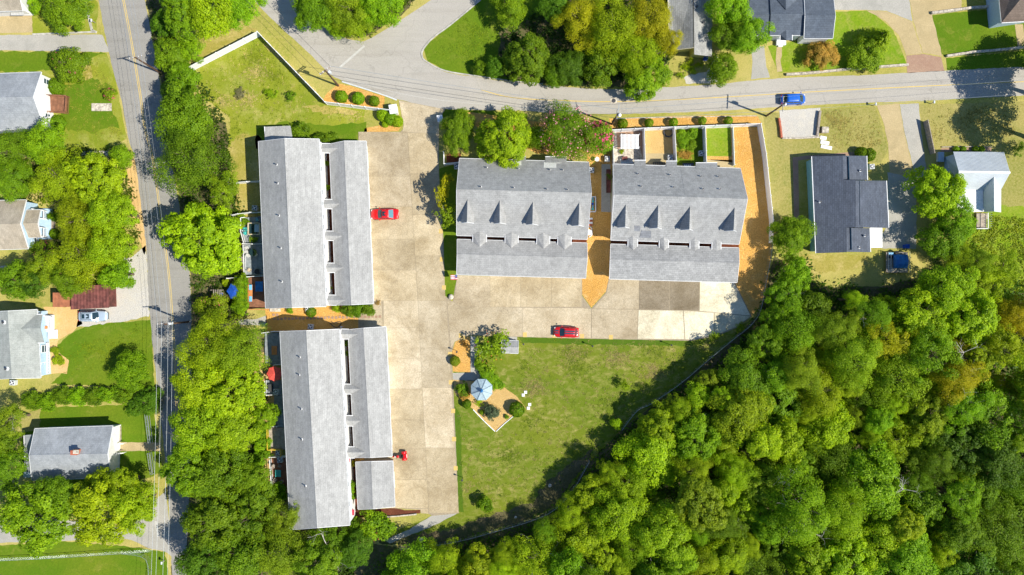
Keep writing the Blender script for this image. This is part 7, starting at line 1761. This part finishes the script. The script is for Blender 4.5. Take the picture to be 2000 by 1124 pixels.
cover("undergrowth", [(290, 0), (330, 20), (345, 100), (390, 150), (440, 240), (450, 330), (470, 400), (476, 620), (384, 640), (376, 500), (350, 330), (330, 190), (310, 90)], 700, .22, .45, (.07, .13, .01), 2)
cover("undergrowth", [(376, 640), (515, 650), (525, 990), (690, 1050), (690, 1180), (370, 1180), (375, 1000), (378, 800)], 900, .24, .5, (.06, .12, .01), 3)
cover("undergrowth", [(975, 60), (1090, 10), (1300, -20), (1310, 120), (1225, 160), (1100, 160), (985, 148)], 700, .24, .5, (.05, .11, .01), 4)
cover("undergrowth", [(575, -20), (830, -30), (780, 25), (715, 70), (680, 70), (640, 52), (600, 28)], 380, .22, .45, (.09, .15, .01), 5)
cover("undergrowth", [(0, 270), (250, 300), (262, 400), (268, 480), (240, 550), (120, 560), (0, 560), (60, 520), (130, 450), (100, 400), (0, 380)], 800, .22, .45, (.10, .15, .01), 6)
cover("weeds", [(1850, 470), (1930, 420), (2040, 430), (2040, 580), (1880, 560)], 700, .16, .25, (.32, .40, .02), 7)

BED = [(880, 650), (1000, 650), (1012, 690), (985, 700), (990, 757), (1032, 800), (968, 850), (920, 805), (882, 770)]
def lawn_tufts(poly, n, size, col, seed, holes=(), soft=26, name="grass_tufts"):
    "low grass clumps, thinning out towards the rim of the lawn"
    r2 = np.random.default_rng(seed); P = np.array(poly); lo, hi = P.min(0), P.max(0); pts = []
    def rim(x, y):
        best = 1e9
        for (a, b), (c, d) in zip(poly, poly[1:] + poly[:1]):
            t = max(0, min(1, ((x - a) * (c - a) + (y - b) * (d - b)) / ((c - a) ** 2 + (d - b) ** 2))); best = min(best, math.hypot(x - a - t * (c - a), y - b - t * (d - b)))
        return best
    # clumping: a few random centres draw the tufts together
    cen = [(r2.uniform(lo[0], hi[0]), r2.uniform(lo[1], hi[1])) for _ in range(max(6, n // 70))]
    while len(pts) < n:
        if r2.random() < .6:
            cx, cy = cen[r2.integers(len(cen))]; x, y = r2.normal(cx, 14), r2.normal(cy, 9)
        else: x, y = r2.uniform(lo[0], hi[0]), r2.uniform(lo[1], hi[1])
        if inside(x, y, poly) and not any(inside(x, y, h_) for h_ in holes) and r2.random() < rim(x, y) / soft: pts.append(tuple(W(x, y)))
    c = np.repeat(np.array(pts), 8, 0) + r2.normal(size=(n * 8, 3)) * np.array([.17, .17, .0]); c[:, 2] = r2.uniform(.03, .06, len(c))
    nn = unit(r2.normal(size=c.shape) * .22 + np.array([0, 0, 1])); L = size * r2.uniform(.5, 1.5, len(c))
    me = quads_mesh(name, c, nn, unit(r2.normal(size=c.shape)), L, L * .4, np.clip(np.repeat(r2.random(n), 8) + r2.normal(size=len(c)) * .1, 0, 1), [M['leaf']])
    o = bpy.data.objects.new(name, me); C.objects.link(o); o.color = (*col, 1); o["kind"] = 'stuff'
MAIN = [(888, 775), (918, 806), (968, 852), (1034, 802), (990, 757), (1014, 692), (1014, 662), (1350, 667), (1405, 658), (1440, 650), (1215, 836), (1150, 903), (1040, 1008), (900, 1003)]
NWL = [(374, 138), (502, 70), (630, 200), (712, 216), (712, 245), (500, 250), (450, 300), (440, 230), (395, 190)]
lawn_tufts(MAIN, 1300, .085, (.20, .28, .014), 21); lawn_tufts(MAIN, 1000, .085, (.42, .36, .12), 31)
lawn_tufts(NWL, 700, .085, (.27, .34, .02), 22); lawn_tufts(NWL, 500, .085, (.62, .52, .20), 32)
lawn_tufts([(836, 100), (940, 2), (975, 30), (962, 130), (870, 135)], 350, .085, (.22, .33, .012), 23)
lawn_tufts([(115, 680), (180, 640), (292, 628), (298, 750), (110, 750)], 350, .085, (.24, .32, .012), 24)
lawn_tufts([(1606, 214), (1708, 210), (1730, 290), (1620, 296)], 260, .085, (.44, .38, .10), 25)
lawn_tufts([(1798, 208), (1998, 200), (1998, 290), (1815, 288)], 350, .085, (.42, .37, .09), 26)
lawn_tufts([(110, 106), (208, 106), (248, 272), (200, 296), (110, 260), (120, 170)], 350, .085, (.36, .36, .05), 27)
